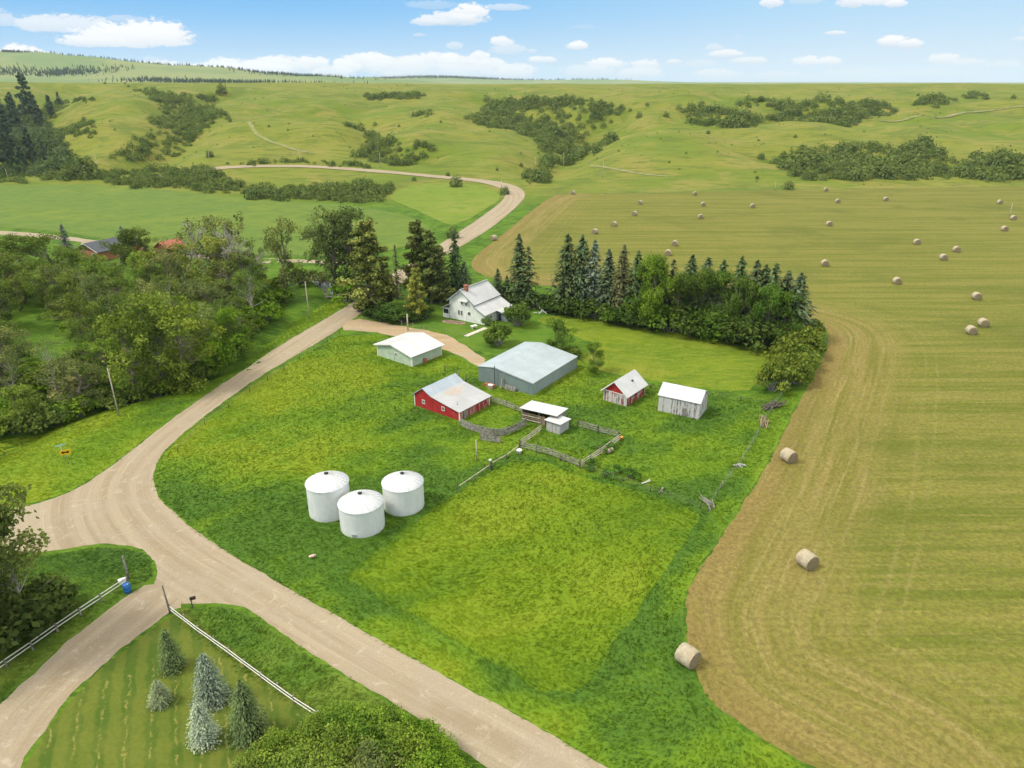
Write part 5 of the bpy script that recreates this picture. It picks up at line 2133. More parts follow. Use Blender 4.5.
# ------------------------------------------------------------------ fences
def rail_fence(name, px, post_step, rails, label, mats=('grey_wood', 'dark_wood'), post=(.18, 1.45), rail=(.06, .18), cat='fence', board=False, world_pts=None, post_round=False, sag=.04):
    pts = [Vector((*q[:2], 0)) for q in (world_pts or [at(x, y) for x, y in px])]
    o = empty(name, pts[0], 0, label, cat)
    base = pts[0]
    rr = random.Random(int(abs(pts[0].x * 13 + pts[0].y * 7)))
    posts = []
    for a, b in zip(pts[:-1], pts[1:]):
        n = max(1, round((b - a).length / post_step))
        posts += [a.lerp(b, i / n) for i in range(n)]
    posts.append(pts[-1])
    tops = []
    for q in posts:
        l = q - base
        t = (l.x + rr.uniform(-.06, .06), l.y + rr.uniform(-.06, .06), post[1] * rr.uniform(.92, 1.06))
        if post_round:
            MB().tube((l.x, l.y, -.2), t, post[0] / 2, post[0] / 2.2, 8).build('post', M[mats[1]], o)
        else:
            MB().beam((l.x, l.y, -.2), t, post[0], post[0], (0, 1, 0)).build('post', M[mats[1]], o)
        tops.append(l)
    for a, b in zip(tops[:-1], tops[1:]):
        d = (b - a).normalized()
        off = Vector((d.y, -d.x, 0)) * (post[0] / 2 + rail[0] / 2 + .004)
        for z in rails:
            za, zb = z + rr.uniform(-sag, sag), z + rr.uniform(-sag, sag)
            e = .06
            mb = MB().beam(a + off - d * e + Vector((0, 0, za)), b + off + d * (e - .13) + Vector((0, 0, zb)), rail[0], rail[1])
            mb.build('rail', M[mats[0]], o)
    return o


C3 = (.45, .85, 1.25)
rail_fence('corral_fence', [(521, 448.5), (552, 456.5), (580, 467.5)], 3.0, C3, 'grey plank corral fence facing the pasture, near side of the square pen', )
rail_fence('corral_fence', [(580, 468.5), (600, 455), (619.5, 440.5)], 2.6, C3, 'pale plank corral fence on the right side of the square pen', ('pale_wood', 'dark_wood'))
rail_fence('corral_fence', [(619, 439), (598, 433.5), (577.5, 427.5)], 2.8, C3, 'dark plank corral fence on the back side of the square pen', ('grey_wood', 'dark_wood'))
rail_fence('corral_fence', [(520, 447), (531, 439), (541, 431)], 2.4, C3, 'short plank corral fence between square pen and tiny white hut', ('pale_wood', 'dark_wood'))
rail_fence('corral_fence', [(491, 402.5), (507, 407.5), (524, 414.5)], 2.8, C3, 'dark plank fence between red barn and cattle shelter', ('grey_wood', 'dark_wood'))
rail_fence('curved_plank_fence', [(461, 425.5), (471, 430.5), (483, 434), (494, 436), (505, 435.5), (516, 431), (526, 425.5)], 2.4, (.25, .52, .79, 1.06, 1.33), 'curved tight board fence of the small pen at the red barn', ('grey_wood', 'grey_wood'), (.16, 1.6), (.05, .22))
rail_fence('board_gate_panel', [(481, 440), (501, 443)], 2.6, (.2, .45, .7, .95, 1.2), 'grey board panel standing outside the curved fence', ('grey_wood', 'brown_boards'), (.14, 1.4), (.05, .2))
rail_fence('rail_fence', [(519, 451), (506, 461), (492, 468.5)], 3.2, (.95,), 'single rail fence running from the pen corner towards the bins', ('pale_wood', 'dark_wood'), (.14, 1.2), (.08, .12))
rail_fence('rail_fence', [(490, 470), (474, 481), (459, 491.5)], 3.0, (.8,), 'yellowed single rail fence continuing along the pasture edge', ('pale_wood', 'grey_wood'), (.14, 1.1), (.08, .12))
p = at(490.3, 469.5)
o = empty('corner_post', p, 0, 'thick dark corner post with white cap on the pasture edge', 'post')
MB().tube((0, 0, -.2), (0, 0, 1.6), .2, .19, 10).build('post', M['dark_wood'], o)
MB().tube((0, 0, 1.601), (0, 0, 1.8), .22, .2, 10).build('cap', M['white_paint'], o)

# white two rail fences at the lane
W2 = (.55, 1.0)
rail_fence('white_rail_fence', [(128, 584.5), (102, 602), (81, 616), (58, 632), (33, 650), (7, 668), (-20, 687)], 4.0, W2, 'white two rail fence beside the lane, in front of the big dark tree', ('trim', 'grey_wood'), (.14, 1.15), (.05, .085), sag=.04)
rail_fence('white_rail_fence', [(171, 612.5), (199, 634), (230, 656), (262, 680), (295, 704), (319, 719.5)], 2.9, W2, 'white two rail fence between spruce lawn and gravel road', ('trim', 'grey_wood'), (.14, 1.15), (.05, .085), sag=.04)

# house yard fence: low wire and rail fence
rail_fence('yard_fence', [(362, 320.5), (380, 321.5), (402, 325), (424, 330), (446, 333), (466, 337)], 4.5, (.55, .95), 'thin grey wire fence along the house lawn and driveway', ('wire', 'pale_wood'), (.12, 1.15), (.025, .03))

# field fences of posts and wire
def wire_fence(px, label, step=4.5, mat='dark_wood', h=1.2):
    return rail_fence('wire_fence', px, step, (.45, .8, 1.1), label, ('wire', mat), (.13, h), (.018, .018), post_round=True)


wire_fence([(786, 391), (776, 404), (766, 420), (757, 437), (748, 452), (737, 470), (722, 488), (708, 511)], 'wire fence with wooden posts between rough grass and hay field', 4.0, 'grey_wood')
wire_fence([(588, 385), (612, 386), (650, 389), (700, 395), (740, 401), (772, 404)], 'wire fence with short dark posts behind the two small sheds', 5)
wire_fence([(340, 334), (300, 360), (250, 392), (205, 425), (178, 452)], 'thin wire fence inside the bend of the gravel road', 7)
wire_fence([(560, 461), (605, 478), (650, 492), (700, 509)], 'low wire fence between pasture and rough grass', 6)
wire_fence([(205, 254.5), (240, 256), (275, 256.8), (310, 258), (340, 259)], 'row of fence posts on the far side of the side road', 5, 'dark_wood', 1.6)
wire_fence([(556, 196), (640, 194.5), (740, 192.5), (830, 190.8), (920, 189), (1030, 187.5)], 'far wire fence along the upper boundary of the hay field', 9, 'grey_wood', 1.3)
for k, (x, y, lab) in enumerate(((445, 371, 'dark short fence post beside the green garage'), (459, 378, 'grey gate post between garage and red barn'), (466, 383, 'thin dark post behind the red barn roof'))):
    p = at(x, y)
    o = empty('fence_post', p, 0, lab, 'post', 'loose fence posts in the yard')
    MB().tube((0, 0, -.2), (.03, 0, 1.5 + .2 * k), .11, .09, 8).build('post', M['dark_wood' if k != 1 else 'grey_wood'], o)
    MB().tube((.03, 0, 1.2), (.03, 0, 1.26), .115, .115, 8).build('wire_band', M['wire'], o)

# ------------------------------------------------------------------ yard things
p = at(533, 352.5)
o = empty('propane_tank', p, R(38), 'white horizontal propane tank on the lawn behind the metal shed', 'propane tank')
mb = MB()
ang = np.linspace(-math.pi / 2, 0, 7)
pr = [(.55 * math.cos(a), .45 * math.sin(a)) for a in ang]
prof = [(max(r_, .001), -1.35 + z) for r_, z in pr] + [(r_, 1.35 - z) for r_, z in pr[::-1]]
mb.lathe(prof, 24)
me = mb.mesh('tank')
me.transform(Matrix.Translation((0, 0, .95)) @ Matrix.Rotation(R(90), 4, 'Y'))
link('tank', me, M['white_paint'], o)
for x in (-.9, .9):
    MB().box(x - .08, -.4, -.1, x + .08, .4, .5).build('leg', M['grey_wood'], o)
MB().lathe([(.2, 1.44), (.2, 1.68), (.12, 1.76), (0, 1.78)], 16).build('valve_dome', M['white_paint'], o)

p = at(543, 313.5)
o = empty('clothes_dryer', p, R(20), 'white crossed frame of a fallen clothes dryer on the back lawn', 'clothes dryer')
MB().beam((-2.6, .4, .35), (2.4, -.3, .55), .10, .10).build('arm', M['white_paint'], o)
MB().beam((-1.6, -1.2, .45), (1.4, 1.5, 1.5), .10, .10).build('arm', M['white_paint'], o)
MB().beam((-.5, 1.4, 1.3), (.5, -1.3, .25), .10, .10).build('arm', M['white_paint'], o)
MB().tube((0, 0, 0), (0, .02, 1.1), .07, .06, 8).build('post', M['white_paint'], o)

p = at(474, 328.5)
o = empty('garden_table', p, R(30), 'small white garden table by the farmhouse wall', 'table')
MB().box(-.75, -.5, .7, .75, .5, .78).build('table_top', M['white_paint'], o)
for x in (-.6, .6):
    for y in (-.38, .38):
        MB().box(x - .05, y - .05, -.05, x + .05, y + .05, .698).build('leg', M['white_paint'], o)


def slab_walk():
    a, b = at(465.5, 336.5), at(486, 328)
    d = (b - a).normalized()
    n = Vector((-d.y, d.x, 0)) * .6
    mb = MB()
    k = 7
    for i in range(k):
        p0 = a.lerp(b, i / k) + d * .03
        p1 = a.lerp(b, (i + 1) / k) - d * .03
        q = [p0 - n, p0 + n, p1 + n, p1 - n]
        mb.poly([(v.x, v.y, -.05) for v in q] + [(v.x, v.y, .10) for v in q], [(4, 7, 6, 5), (0, 4, 5, 1), (1, 5, 6, 2), (2, 6, 7, 3), (3, 7, 4, 0)])
    o = mb.build('garden_walk', plain('concrete', (.52, .48, .40), .9, var=.12, scale=2, bump=.2))
    bm_fix(o)
    return tag(o, kind='structure')


def bm_fix(o):
    import bmesh
    b = bmesh.new()
    b.from_mesh(o.data)
    bmesh.ops.recalc_face_normals(b, faces=b.faces)
    b.to_mesh(o.data)
    b.free()


slab_walk()
# flower bed of stones in front of the house gable
p = at(454, 322.5)
o = empty('stone_bed', p, R(-20), 'reddish stone edged flower bed along the farmhouse gable', 'flower bed')
rs2 = np.random.default_rng(9)
M['soil'] = plain('bed_soil', (.20, .13, .09), .95, var=.3, scale=4, bump=.6)
mb = MB()
for k in range(46):
    an = 2 * math.pi * k / 46
    x, y = 3.0 * math.cos(an), 1.0 * math.sin(an)
    r_ = .16 + .08 * rs2.random()
    mb.lathe([(.0, -.05), (r_, -.02), (r_ * .95, r_ * .5), (r_ * .5, r_ * .85), (0, r_ * .9)], 7, (x, y, 0))
mb.build('stone_edging', plain('reddish_stone', (.36, .24, .19), .95, var=.25, scale=2), o)
mb = MB()
pts = [(2.9 * math.cos(2 * math.pi * k / 32), .9 * math.sin(2 * math.pi * k / 32)) for k in range(32)]
mb.poly([(x, y, .09) for x, y in pts] + [(x, y, -.05) for x, y in pts], [tuple(range(32))] + [(i, 32 + i, 32 + (i + 1) % 32, (i + 1) % 32) for i in range(32)])
mb.build('soil', M['soil'], o)

# log, orange tin, barrel at the pen
p = at(609.5, 452.5)
o = empty('rusty_drum', (p.x, p.y, .38), R(40), 'pale rusty drum lying on its side outside the square pen', 'drum')
me = MB().lathe([(0, -.62), (.36, -.62), (.37, -.58), (.36, -.55), (.36, -.2), (.375, -.18), (.36, -.16), (.36, .18), (.375, .2), (.36, .22), (.36, .58), (.37, .62), (0, .62)], 24).mesh('drum')
me.transform(Matrix.Rotation(R(90), 4, 'Y'))
link('drum', me, plain('rusty_pale', (.46, .37, .28), .7, var=.4, scale=2.5), o)
me = MB().lathe([(.30, .622), (.30, .64), (0, .64)], 24).mesh('end_lid')
me.transform(Matrix.Rotation(R(90), 4, 'Y'))
link('end_lid', me, M['brick'], o)
p = at(621, 440)
o = empty('orange_bucket', (p.x, p.y, 0), 0, 'small orange yellow bucket at the outer corner of the square pen', 'bucket')
MB().lathe([(0, .02), (.26, .02), (.34, .55), (.36, .56), (.35, .60), (.31, .58), (.25, .1), (0, .1)], 20).build('pail', plain('orange_plastic', (.72, .33, .02), .45), o)
mb = MB()
for k in range(8):
    a0, a1 = math.pi * k / 8, math.pi * (k + 1) / 8
    mb.tube((.35 * math.cos(a0), .0, .57 + .28 * math.sin(a0)), (.35 * math.cos(a1), 0, .57 + .28 * math.sin(a1)), .014, .014, 5, False)
mb.build('handle', M['wire'], o)
p = at(519, 453.5)
o = empty('white_salt_tub', (p.x, p.y, 0), 0, 'round white tub at the near left corner of the square pen', 'tub')
MB().lathe([(0, 0), (.38, 0), (.46, .62), (.49, .64), (.49, .69), (.44, .69), (.40, .3), (0, .3)], 20).build('tub', M['white_paint'], o)
MB().lathe([(.462, .5), (.48, .51), (.485, .54), (.468, .55)], 20).build('band', M['grey_wood'], o)


def wood_pile(x, y, label, n, L, mat, seed, spread=1.2, name='board_pile', tilt=.25):
    r_ = random.Random(seed)
    p = at(x, y)
    o = empty(name, p, r_.uniform(0, 3), label, 'wood pile')
    for k in range(n):
        l = L * r_.uniform(.6, 1.1)
        cx, cy = r_.uniform(-spread, spread), r_.uniform(-.5, .5) * spread
        a = r_.uniform(-.5, .5)
        dz = r_.uniform(0, tilt) * l
        z = .08 + .09 * (k % 4)
        MB().beam((cx - math.cos(a) * l / 2, cy - math.sin(a) * l / 2, z), (cx + math.cos(a) * l / 2, cy + math.sin(a) * l / 2, z + dz), r_.uniform(.1, .2), .06).build('board', M[mat], o)
    return o


wood_pile(738, 466.5, 'whitish broken pallet boards lying in grass beside the wire fence', 5, 1.5, 'white_worn', 2, .5)
wood_pile(708, 505, 'grey heap of old posts at the corner of pasture and wire fence', 9, 1.8, 'grey_wood', 5, .9, 'post_heap', .7)
wood_pile(647, 483, 'white board standing aslant in the weeds on the pasture edge', 2, 1.3, 'white_worn', 8, .3, 'leaning_board', .8)
wood_pile(662, 491.5, 'pale plank lying flat in the weeds on the pasture edge', 2, 1.8, 'grey_wood', 11, .4, 'plank', .05)
wood_pile(772, 407, 'dark tangle of old branches and posts against the wire fence', 22, 2.8, 'dark_wood', 14, 1.8, 'brush_pile', .5)
wood_pile(764, 424, 'brown heap of broken rails at the wire fence', 14, 2.2, 'brown_boards', 17, 1.2, 'rail_heap', .4)
p = at(312.5, 558.5)
o = empty('feed_sack', (p.x, p.y, 0), R(20), 'small faded pink sack lying in grass left of the bins', 'sack')
mb = MB().lathe([(0, -.45), (.12, -.42), (.22, -.2), (.24, .1), (.20, .3), (.10, .40), (.05, .42), (.12, .52), (0, .5)], 12)
me = mb.mesh('sack')
me.transform(Matrix.Translation((0, 0, .4)) @ Matrix.Scale(.7, 4, (0, 0, 1)) @ Matrix.Rotation(R(80), 4, 'Y'))
link('sack', me, plain('pink_sack', (.60, .40, .36), .9, var=.2), o)
MB().tube((.36, -.06, .43), (.42, .06, .43), .05, .05, 6).build('tie', M['pale_wood'], o)

# ------------------------------------------------------------------ trees
# conifers and broadleaf trees of the windbreak behind the paddock
GW = 'windbreak spruces behind the mown paddock'
for (kind, x, yb, yt, col, lab, wide, idx) in (
    ('narrow', 519, 305, 236, G_SPR, 'tall narrow dark spruce behind the round shrubs, taller of two', 1.25, 0),
    ('ragged', 528, 307, 248, G_SPR, 'slimmer spruce touching the tall narrow one near the farmhouse', 1.4, 0),
    ('spruce', 566, 310, 235, G_SPR, 'tallest spruce of the row, at its left end', 1.05, 0),
    ('spruce', 580, 311, 236, (.045, .066, .032), 'tall dense spruce, second in the row', 1.0, 1),
    ('narrow', 592, 312, 242, G_BLUE, 'slim bluish spruce in the row beside two tall dark ones', 1.2, 1),
    ('narrow', 606, 316, 251, (.055, .078, .045), 'short slim spruce in the row next to the bluish one', 1.35, 0),
    ('spruce', 620, 319, 246, (.050, .056, .026), 'spruce with brownish red top in the middle of the row', .9, 2),
    ('spruce', 634, 321, 252, G_SPR, 'spruce half covered by bright green crowns, left of them', .95, 1),
    ('ragged', 668, 325, 261, (.06, .07, .03), 'thin brownish spruce tip between broadleaf crowns', 1.5, 1),
    ('spruce', 686, 327, 256, G_SPR, 'spruce standing out between the two broadleaf clumps', 1.0, 0),
    ('spruce', 733, 333, 258, G_SPR, 'first spruce of the three close tops at the right of the row', .95, 2),
    ('spruce', 748, 335, 261, (.042, .06, .03), 'middle spruce of the three close tops at the right of the row', 1.0, 0),
    ('spruce', 766, 338, 265, G_SPR, 'third spruce of the three close tops at the right of the row', 1.15, 1),
    ('spruce', 656, 322, 258, G_SPR, 'dark spruce behind the brightest broadleaf crown', 1.2, 0),
    ('spruce', 701, 328, 259, (.042, .06, .03), 'spruce between the separate one and the three close tops', 1.2, 1),
    ('narrow', 716, 331, 262, G_SPR, 'slim spruce just left of the three close tops', 1.3, 0),
    ('spruce', 757, 335, 266, G_SPR, 'low spruce squeezed between second and third of the three tops', 1.15, 2),
    ('spruce', 779, 337, 272, (.042, .06, .03), 'spruce just left of the last cone shaped one', 1.2, 0),
    ('spruce', 644, 321, 256, (.042, .062, .03), 'dark spruce left of the brightest broadleaf crown', 1.0, 2),
    ('spruce', 791, 342, 274, (.045, .062, .032), 'dense cone shaped spruce that ends the row at the hay field', 1.35, 2),
):
    plant_px(kind, x, yb, yt, col, lab, group=GW, wide=wide * 1.22, idx=idx)
for (kind, x, yb, yt, col, lab, wide) in (
    ('round', 652, 327, 259, (.072, .122, .017), 'bright green broadleaf crown, brightest of the tree row', .62),
    ('round', 640, 324, 270, (.054, .094, .016), 'green broadleaf tree leaning on the brightest crown of the row', .6),
    ('round', 676, 331, 276, (.048, .084, .016), 'mid green broadleaf tree before the thin brownish spruce tip', .6),
    ('round', 700, 332, 272, (.042, .074, .016), 'broad dark green tree between the separate spruce and the three tops', .65),
    ('round', 716, 334, 275, (.050, .086, .018), 'olive crowned broadleaf tree left of the three spruce tops', .62),
    ('round', 736, 338, 280, (.042, .074, .016), 'broadleaf tree in front of the first two of the three tops', .62),
    ('round', 764, 343, 288, (.046, .084, .016), 'rounded green tree in front of the third of the three tops', .75),
    ('round', 781, 345, 296, (.048, .086, .015), 'low green tree at the foot of the last spruce', .8),
):
    plant_px(kind, x, yb, yt, col, lab, group='broadleaf trees in the windbreak', wide=wide)
low = [(505, 300, 285), (514, 306, 290), (536, 308, 292), (545, 309, 293), (553, 311, 292), (562, 313, 294), (572, 314, 294), (584, 316, 296), (597, 318, 297), (611, 321, 300), (625, 323, 302), (640, 326, 304), (656, 328, 304), (668, 331, 304), (683, 333, 306), (692, 334, 310), (708, 336, 308), (722, 338, 310), (735, 341, 312), (748, 344, 312), (757, 347, 318)]
for (x, yb, yt) in low:
    plant_px('shrub', x, yb, yt, (.038, .064, .016) if random.random() < .7 else (.050, .088, .014), 'dark leafy shrub filling the foot of the windbreak tree row', cat='shrub', group='shrubs under the windbreak', wide=1.15, name='shrub')
for (x, yb, yt, c) in ((790, 340, 318, 0), (803, 346, 319, 0), (812, 336, 318, 1), (800, 352, 326, 0), (790, 356, 330, 1), (806, 358, 332, 0), (796, 364, 338, 0), (784, 368, 340, 0), (801, 371, 346, 1), (790, 378, 350, 0), (777, 380, 352, 0), (797, 384, 360, 0), (784, 390, 364, 1), (772, 391, 366, 0)):
    plant_px('shrub', x, yb, yt, (G_OLIVE, (.07, .10, .02))[c], 'olive green bush in the thick hedge beside the hay field', cat='shrub', group='hedge bushes beside the hay field', wide=.82, name='shrub')

# round shrubs and trees in the farmyard
for (kind, x, yb, yt, col, lab, wide) in (
    ('dense', 516.5, 326, 302, (.055, .095, .022), 'dark rounded shrub touching the farmhouse lean-to', .88),
    ('dense', 499.5, 345, 322, (.060, .100, .022), 'dark rounded shrub between garden walk and propane tank', .88),
    ('round', 557, 353, 321, (.060, .100, .020), 'bushy green tree behind the metal shed, fuller of two', .95),
    ('round', 593, 373, 345, (.060, .105, .018), 'small bushy tree at the right corner of the metal shed', .85),
    ('dense', 487, 325, 316, (.09, .13, .05), 'small pale shrub in front of the farmhouse lean-to', .9),
    ('shrub', 572, 357, 346, (.05, .08, .018), 'low bush between the two bushy trees by the metal shed', 1.4),
):
    plant_px(kind, x, yb, yt, col, lab, cat='shrub' if kind != 'round' else 'tree', wide=wide)
for (x, yb, yt, lab) in ((603, 449, 441, 'dark rank weed clump in the rough grass beyond the square pen'), (590, 467, 460, 'dark weed clump just outside the pen corner by the pasture'), (613, 474, 466, 'weed clump on the pasture fence line, second from the pen'), (629, 478, 470, 'weed clump next to the leaning white board')):
    plant_px('shrub', x, yb, yt, (.052, .108, .020), lab, cat='weeds', wide=1.7, name='weed_clump')
# conifers round the house
for (kind, x, yb, yt, col, lab, wide, idx) in (
    ('cotton', 336, 289, 210, (.066, .088, .034), 'broad grey green cottonwood beyond the road, left of a pair', .95, 0),
    ('cotton', 355, 291, 211, (.062, .084, .032), 'grey green cottonwood beyond the road, right of a pair', .9, 1),
    ('old', 371, 312, 220, (.095, .105, .026), 'tall olive conifer beside the driveway mouth, the largest there', 1.15, 0),
    ('old', 386, 306, 262, (.07, .08, .024), 'shorter dark conifer beside the tall olive one', 1.2, 1),
    ('ragged', 398, 299, 246, (.065, .070, .032), 'thin half dead spruce with a bare tip near the road', 1.0, 0),
    ('old', 420, 301, 221, (.066, .08, .022), 'tall dark olive conifer with double top left of the farmhouse', .95, 1),
    ('old', 432, 303, 232, (.062, .078, .022), 'dark conifer joined to the double topped one', .95, 2),
    ('old', 418, 320, 268, (.125, .135, .026), 'yellowish green small conifer at the farm lawn fence', .95, 2),
    ('old', 441, 304, 246, (.058, .074, .022), 'dark conifer just left of the farmhouse porch', .95, 0),
    ('spruce', 456, 299, 234, G_SPR, 'dark pointed spruce behind the farmhouse gable', .95, 1),
    ('spruce', 465, 300, 262, (.05, .075, .04), 'low dense spruce behind the farmhouse roof', 1.5, 2),
    ('spruce', 498, 305, 269, (.042, .06, .03), 'short dark spruce behind the farmhouse roof end', 1.2, 0),
    ('spruce', 507, 303, 276, (.05, .07, .03), 'stubby dark spruce right of the farmhouse roof end', 1.4, 1),
):
    plant_px(kind, x, yb, yt, col, lab, group='trees round the farmhouse', wide=wide, idx=idx)
for (x, yb, yt) in ((381, 318, 303), (392, 320, 304), (403, 321, 306), (413, 320, 308), (424, 318, 306), (366, 312, 300), (438, 300, 288), (476, 303, 290), (486, 301, 289), (447, 298, 286)):
    plant_px('dense', x, yb, yt, (.035, .065, .018), 'dark low shrub in the hedge under the farmhouse conifers', cat='shrub', group='hedge shrubs at the farmhouse', wide=1.5, var=.2)

# the wood left of the road
WOOD_PX = [(-60, 300), (0, 292), (60, 290), (110, 292), (150, 290), (200, 292), (250, 288), (285, 285), (288, 298), (270, 315), (255, 335), (228, 362), (196, 378), (150, 392), (118, 398), (75, 410), (30, 426), (0, 436), (-60, 460)]
WOOD = world_poly(WOOD_PX)
CLEARS = [world_poly(q) for q in ([(18, 325), (62, 318), (82, 335), (70, 362), (40, 372), (12, 362)], [(262, 272), (300, 276), (320, 300), (285, 320), (262, 330), (250, 318)], [(-30, 268), (12, 268), (14, 290), (-30, 292)], [(6, 318), (58, 316), (80, 330), (78, 376), (40, 408), (2, 384)])]
placed = []


def free_spot(p, d):
    return all((p.x - q[0]) ** 2 + (p.y - q[1]) ** 2 > d * d for q in placed)


GWD = 'trees of the wood left of the gravel road'
special = [
    ('tall', 287, 299, 219, (.085, .10, .035), 'slender tall tree with pale trunk at the wood edge near the creek', .75),
    ('tall', 231, 296, 217, (.075, .095, .035), 'tallest grey green tree of the wood, with bare lower branches', 1.05),
    ('thin', 204, 296, 219, (.08, .10, .036), 'flat topped thin tree rising from the back of the wood', .9),
    ('thin', 256, 295, 238, (.06, .085, .022), 'narrow dark tree between the tallest and the slender one', .7),
    ('cotton', 222, 305, 240, (.11, .135, .036), 'pale olive tree in front of the tallest wood tree', 1.0),
    ('round', 136, 273, 231, (.055, .082, .02), 'dense dark round tree between brick house and orange roof', 1.05),
    ('cotton', 150, 269, 238, (.075, .10, .026), 'loose green tree half covering the orange roofed cabin', .95),
    ('cotton', 60, 283, 236, (.070, .10, .022), 'broad green tree left of the brick house', 1.25),
    ('cotton', 28, 284, 236, (.065, .095, .022), 'broad green tree at the far left end of the wood back', 1.3),
    ('cotton', 186, 385, 312, (.095, .135, .022), 'big full tree at the roadside corner of the wood', 1.1),
    ('tall', 140, 396, 318, (.10, .135, .024), 'tall pale tree right behind the leaning utility pole', 1.1),
    ('cotton', 166, 388, 300, (.085, .12, .024), 'largest full crown along the roadside edge of the wood', 1.0),
    ('round', 232, 352, 310, (.075, .13, .016), 'bright bushy tree at the right end of the roadside wood edge', .85),
    ('thin', 242, 349, 312, (.06, .09, .02), 'small tree with pale broken trunk at the wood edge', .8),
]
for (kind, x, yb, yt, col, lab, wide) in special:
    o = plant_px(kind, x, yb, yt, col, lab, group=GWD, wide=wide)
    placed.append((o.location.x, o.location.y))
for (x, yb, yt, lab) in ((70, 262, 224, 'blue spruce tip showing above the wood left of the brick house'), (128, 262, 226, 'blue spruce tip showing beside the dense round tree')):
    plant_px('spruce', x, yb, yt, G_BLUE, lab, group='blue spruces at the brick house', wide=1.05)
for (x, yb, yt, sd, lab) in ((247, 302, 222, 5, 'grey dead tree with bare twisted branches in the wood'), (182, 296, 225, 8, 'pale bare tree crown at the back of the wood'), (236, 310, 246, 6, 'leafless grey tree hanging before the tallest wood tree')):
    p = at(x, yb)
    hh = height_to(p, yt)
    o = empty('dead_tree', p, random.uniform(0, 6), lab, 'dead tree', 'dead trees in the wood')
    b = link('branches', dead_tree(sd, 10), None, o)
    top = max(v.co.z for v in b.data.vertices)
    o.scale = (hh / top,) * 3
rw = random.Random(21)
xs = [q[0] for q in WOOD]
ys = [q[1] for q in WOOD]
tries = 0
nt = 0
while tries < 6000 and nt < 88:
    tries += 1
    p = Vector((rw.uniform(min(xs), max(xs)), rw.uniform(min(ys), max(ys)), 0))
    X, Y = np.array([p.x]), np.array([p.y])
    if not in_poly(X, Y, WOOD)[0] or any(in_poly(X, Y, c)[0] for c in CLEARS):
        continue
    if not free_spot(p, 6.0):
        continue
    placed.append((p.x, p.y))
    p.z = hz1(p.x, p.y)
    nt += 1
    kind = rw.choice(('cotton', 'cotton', 'cotton', 'tall', 'thin', 'round'))
    col = rw.choice((G_COT, G_COT, G_GREY, (.088, .135, .024), (.060, .098, .024), (.080, .102, .038), (.098, .142, .030)))
    h = rw.uniform(8.5, 14.5) if kind != 'round' else rw.uniform(6.5, 10)
    plant(kind, p, h, col, 'broadleaf tree among the grey green crowns of the wood', 'tree', GWD, rw.uniform(.85, 1.2), var=.22)
ns = 0
tries = 0
while tries < 6000 and ns < 85:
    tries += 1
    p = Vector((rw.uniform(min(xs), max(xs)), rw.uniform(min(ys), max(ys)), 0))
    X, Y = np.array([p.x]), np.array([p.y])
    if not in_poly(X, Y, WOOD)[0] or (in_poly(X, Y, CLEARS[0])[0] and rw.random() < .9) or in_poly(X, Y, CLEARS[1])[0]:
        continue
    p.z = hz1(p.x, p.y)
    ns += 1
    plant('shrub', p, rw.uniform(2.2, 4.8), rw.choice((G_RICH, G_SHRUB, G_COT, (.09, .14, .018))), 'leafy willow bush in the undergrowth of the wood', 'shrub', 'undergrowth bushes of the wood', rw.uniform(1.0, 1.4), var=.22)
for (x, yb, yt, c, lab) in ((208, 368, 338, G_RICH, 'bright green bush low at the roadside wood edge'), (193, 372, 345, (.085, .15, .018), 'light green bush beside the big full roadside tree'), (222, 358, 330, G_RICH, 'rounded bush between two roadside wood trees'), (72, 400, 378, (.13, .14, .07), 'pale greyish bush at the creek bank below the wood'), (35, 412, 392, G_SHRUB, 'dark bush over the creek at the wood foot'), (12, 418, 396, G_RICH, 'green bush over the creek at the photo left side'), (92, 398, 376, G_SHRUB, 'dark green bush left of the leaning pole'), (262, 322, 300, G_RICH, 'green bush on the meadow side of the wood'), (276, 306, 286, G_RICH, 'leafy bush at the foot of the slender tree'), (300, 284, 268, (.05, .075, .025), 'dark bush on the creek bank near the side road'), (318, 283, 270, G_GREY, 'grey green bush at the creek before the cottonwood pair'), (346, 302, 282, G_RICH, 'green bush between creek and the tall olive conifer')):
    plant_px('shrub', x, yb, yt, c, lab, cat='shrub', group='edge bushes of the wood', wide=1.2)
rb_ = random.Random(31)
edge_line = chaikin(world_poly([(285, 288), (284, 302), (268, 318), (250, 342), (226, 366), (196, 382), (150, 396), (118, 402), (75, 413), (30, 428), (0, 438)]), 2, False)
for q in resample(edge_line, 3.6, False):
    p = Vector((q[0] + rb_.uniform(-2.2, .3), q[1] + rb_.uniform(-.5, 2.2), 0))
    p.z = hz1(p.x, p.y)
    plant('shrub', p, rb_.uniform(2.0, 4.4), rb_.choice((G_RICH, G_SHRUB, G_COT, (.085, .14, .018))), 'leafy bush in the fringe along the front of the wood', 'shrub', 'bushes along the front of the wood', rb_.uniform(1.0, 1.35), var=.2)

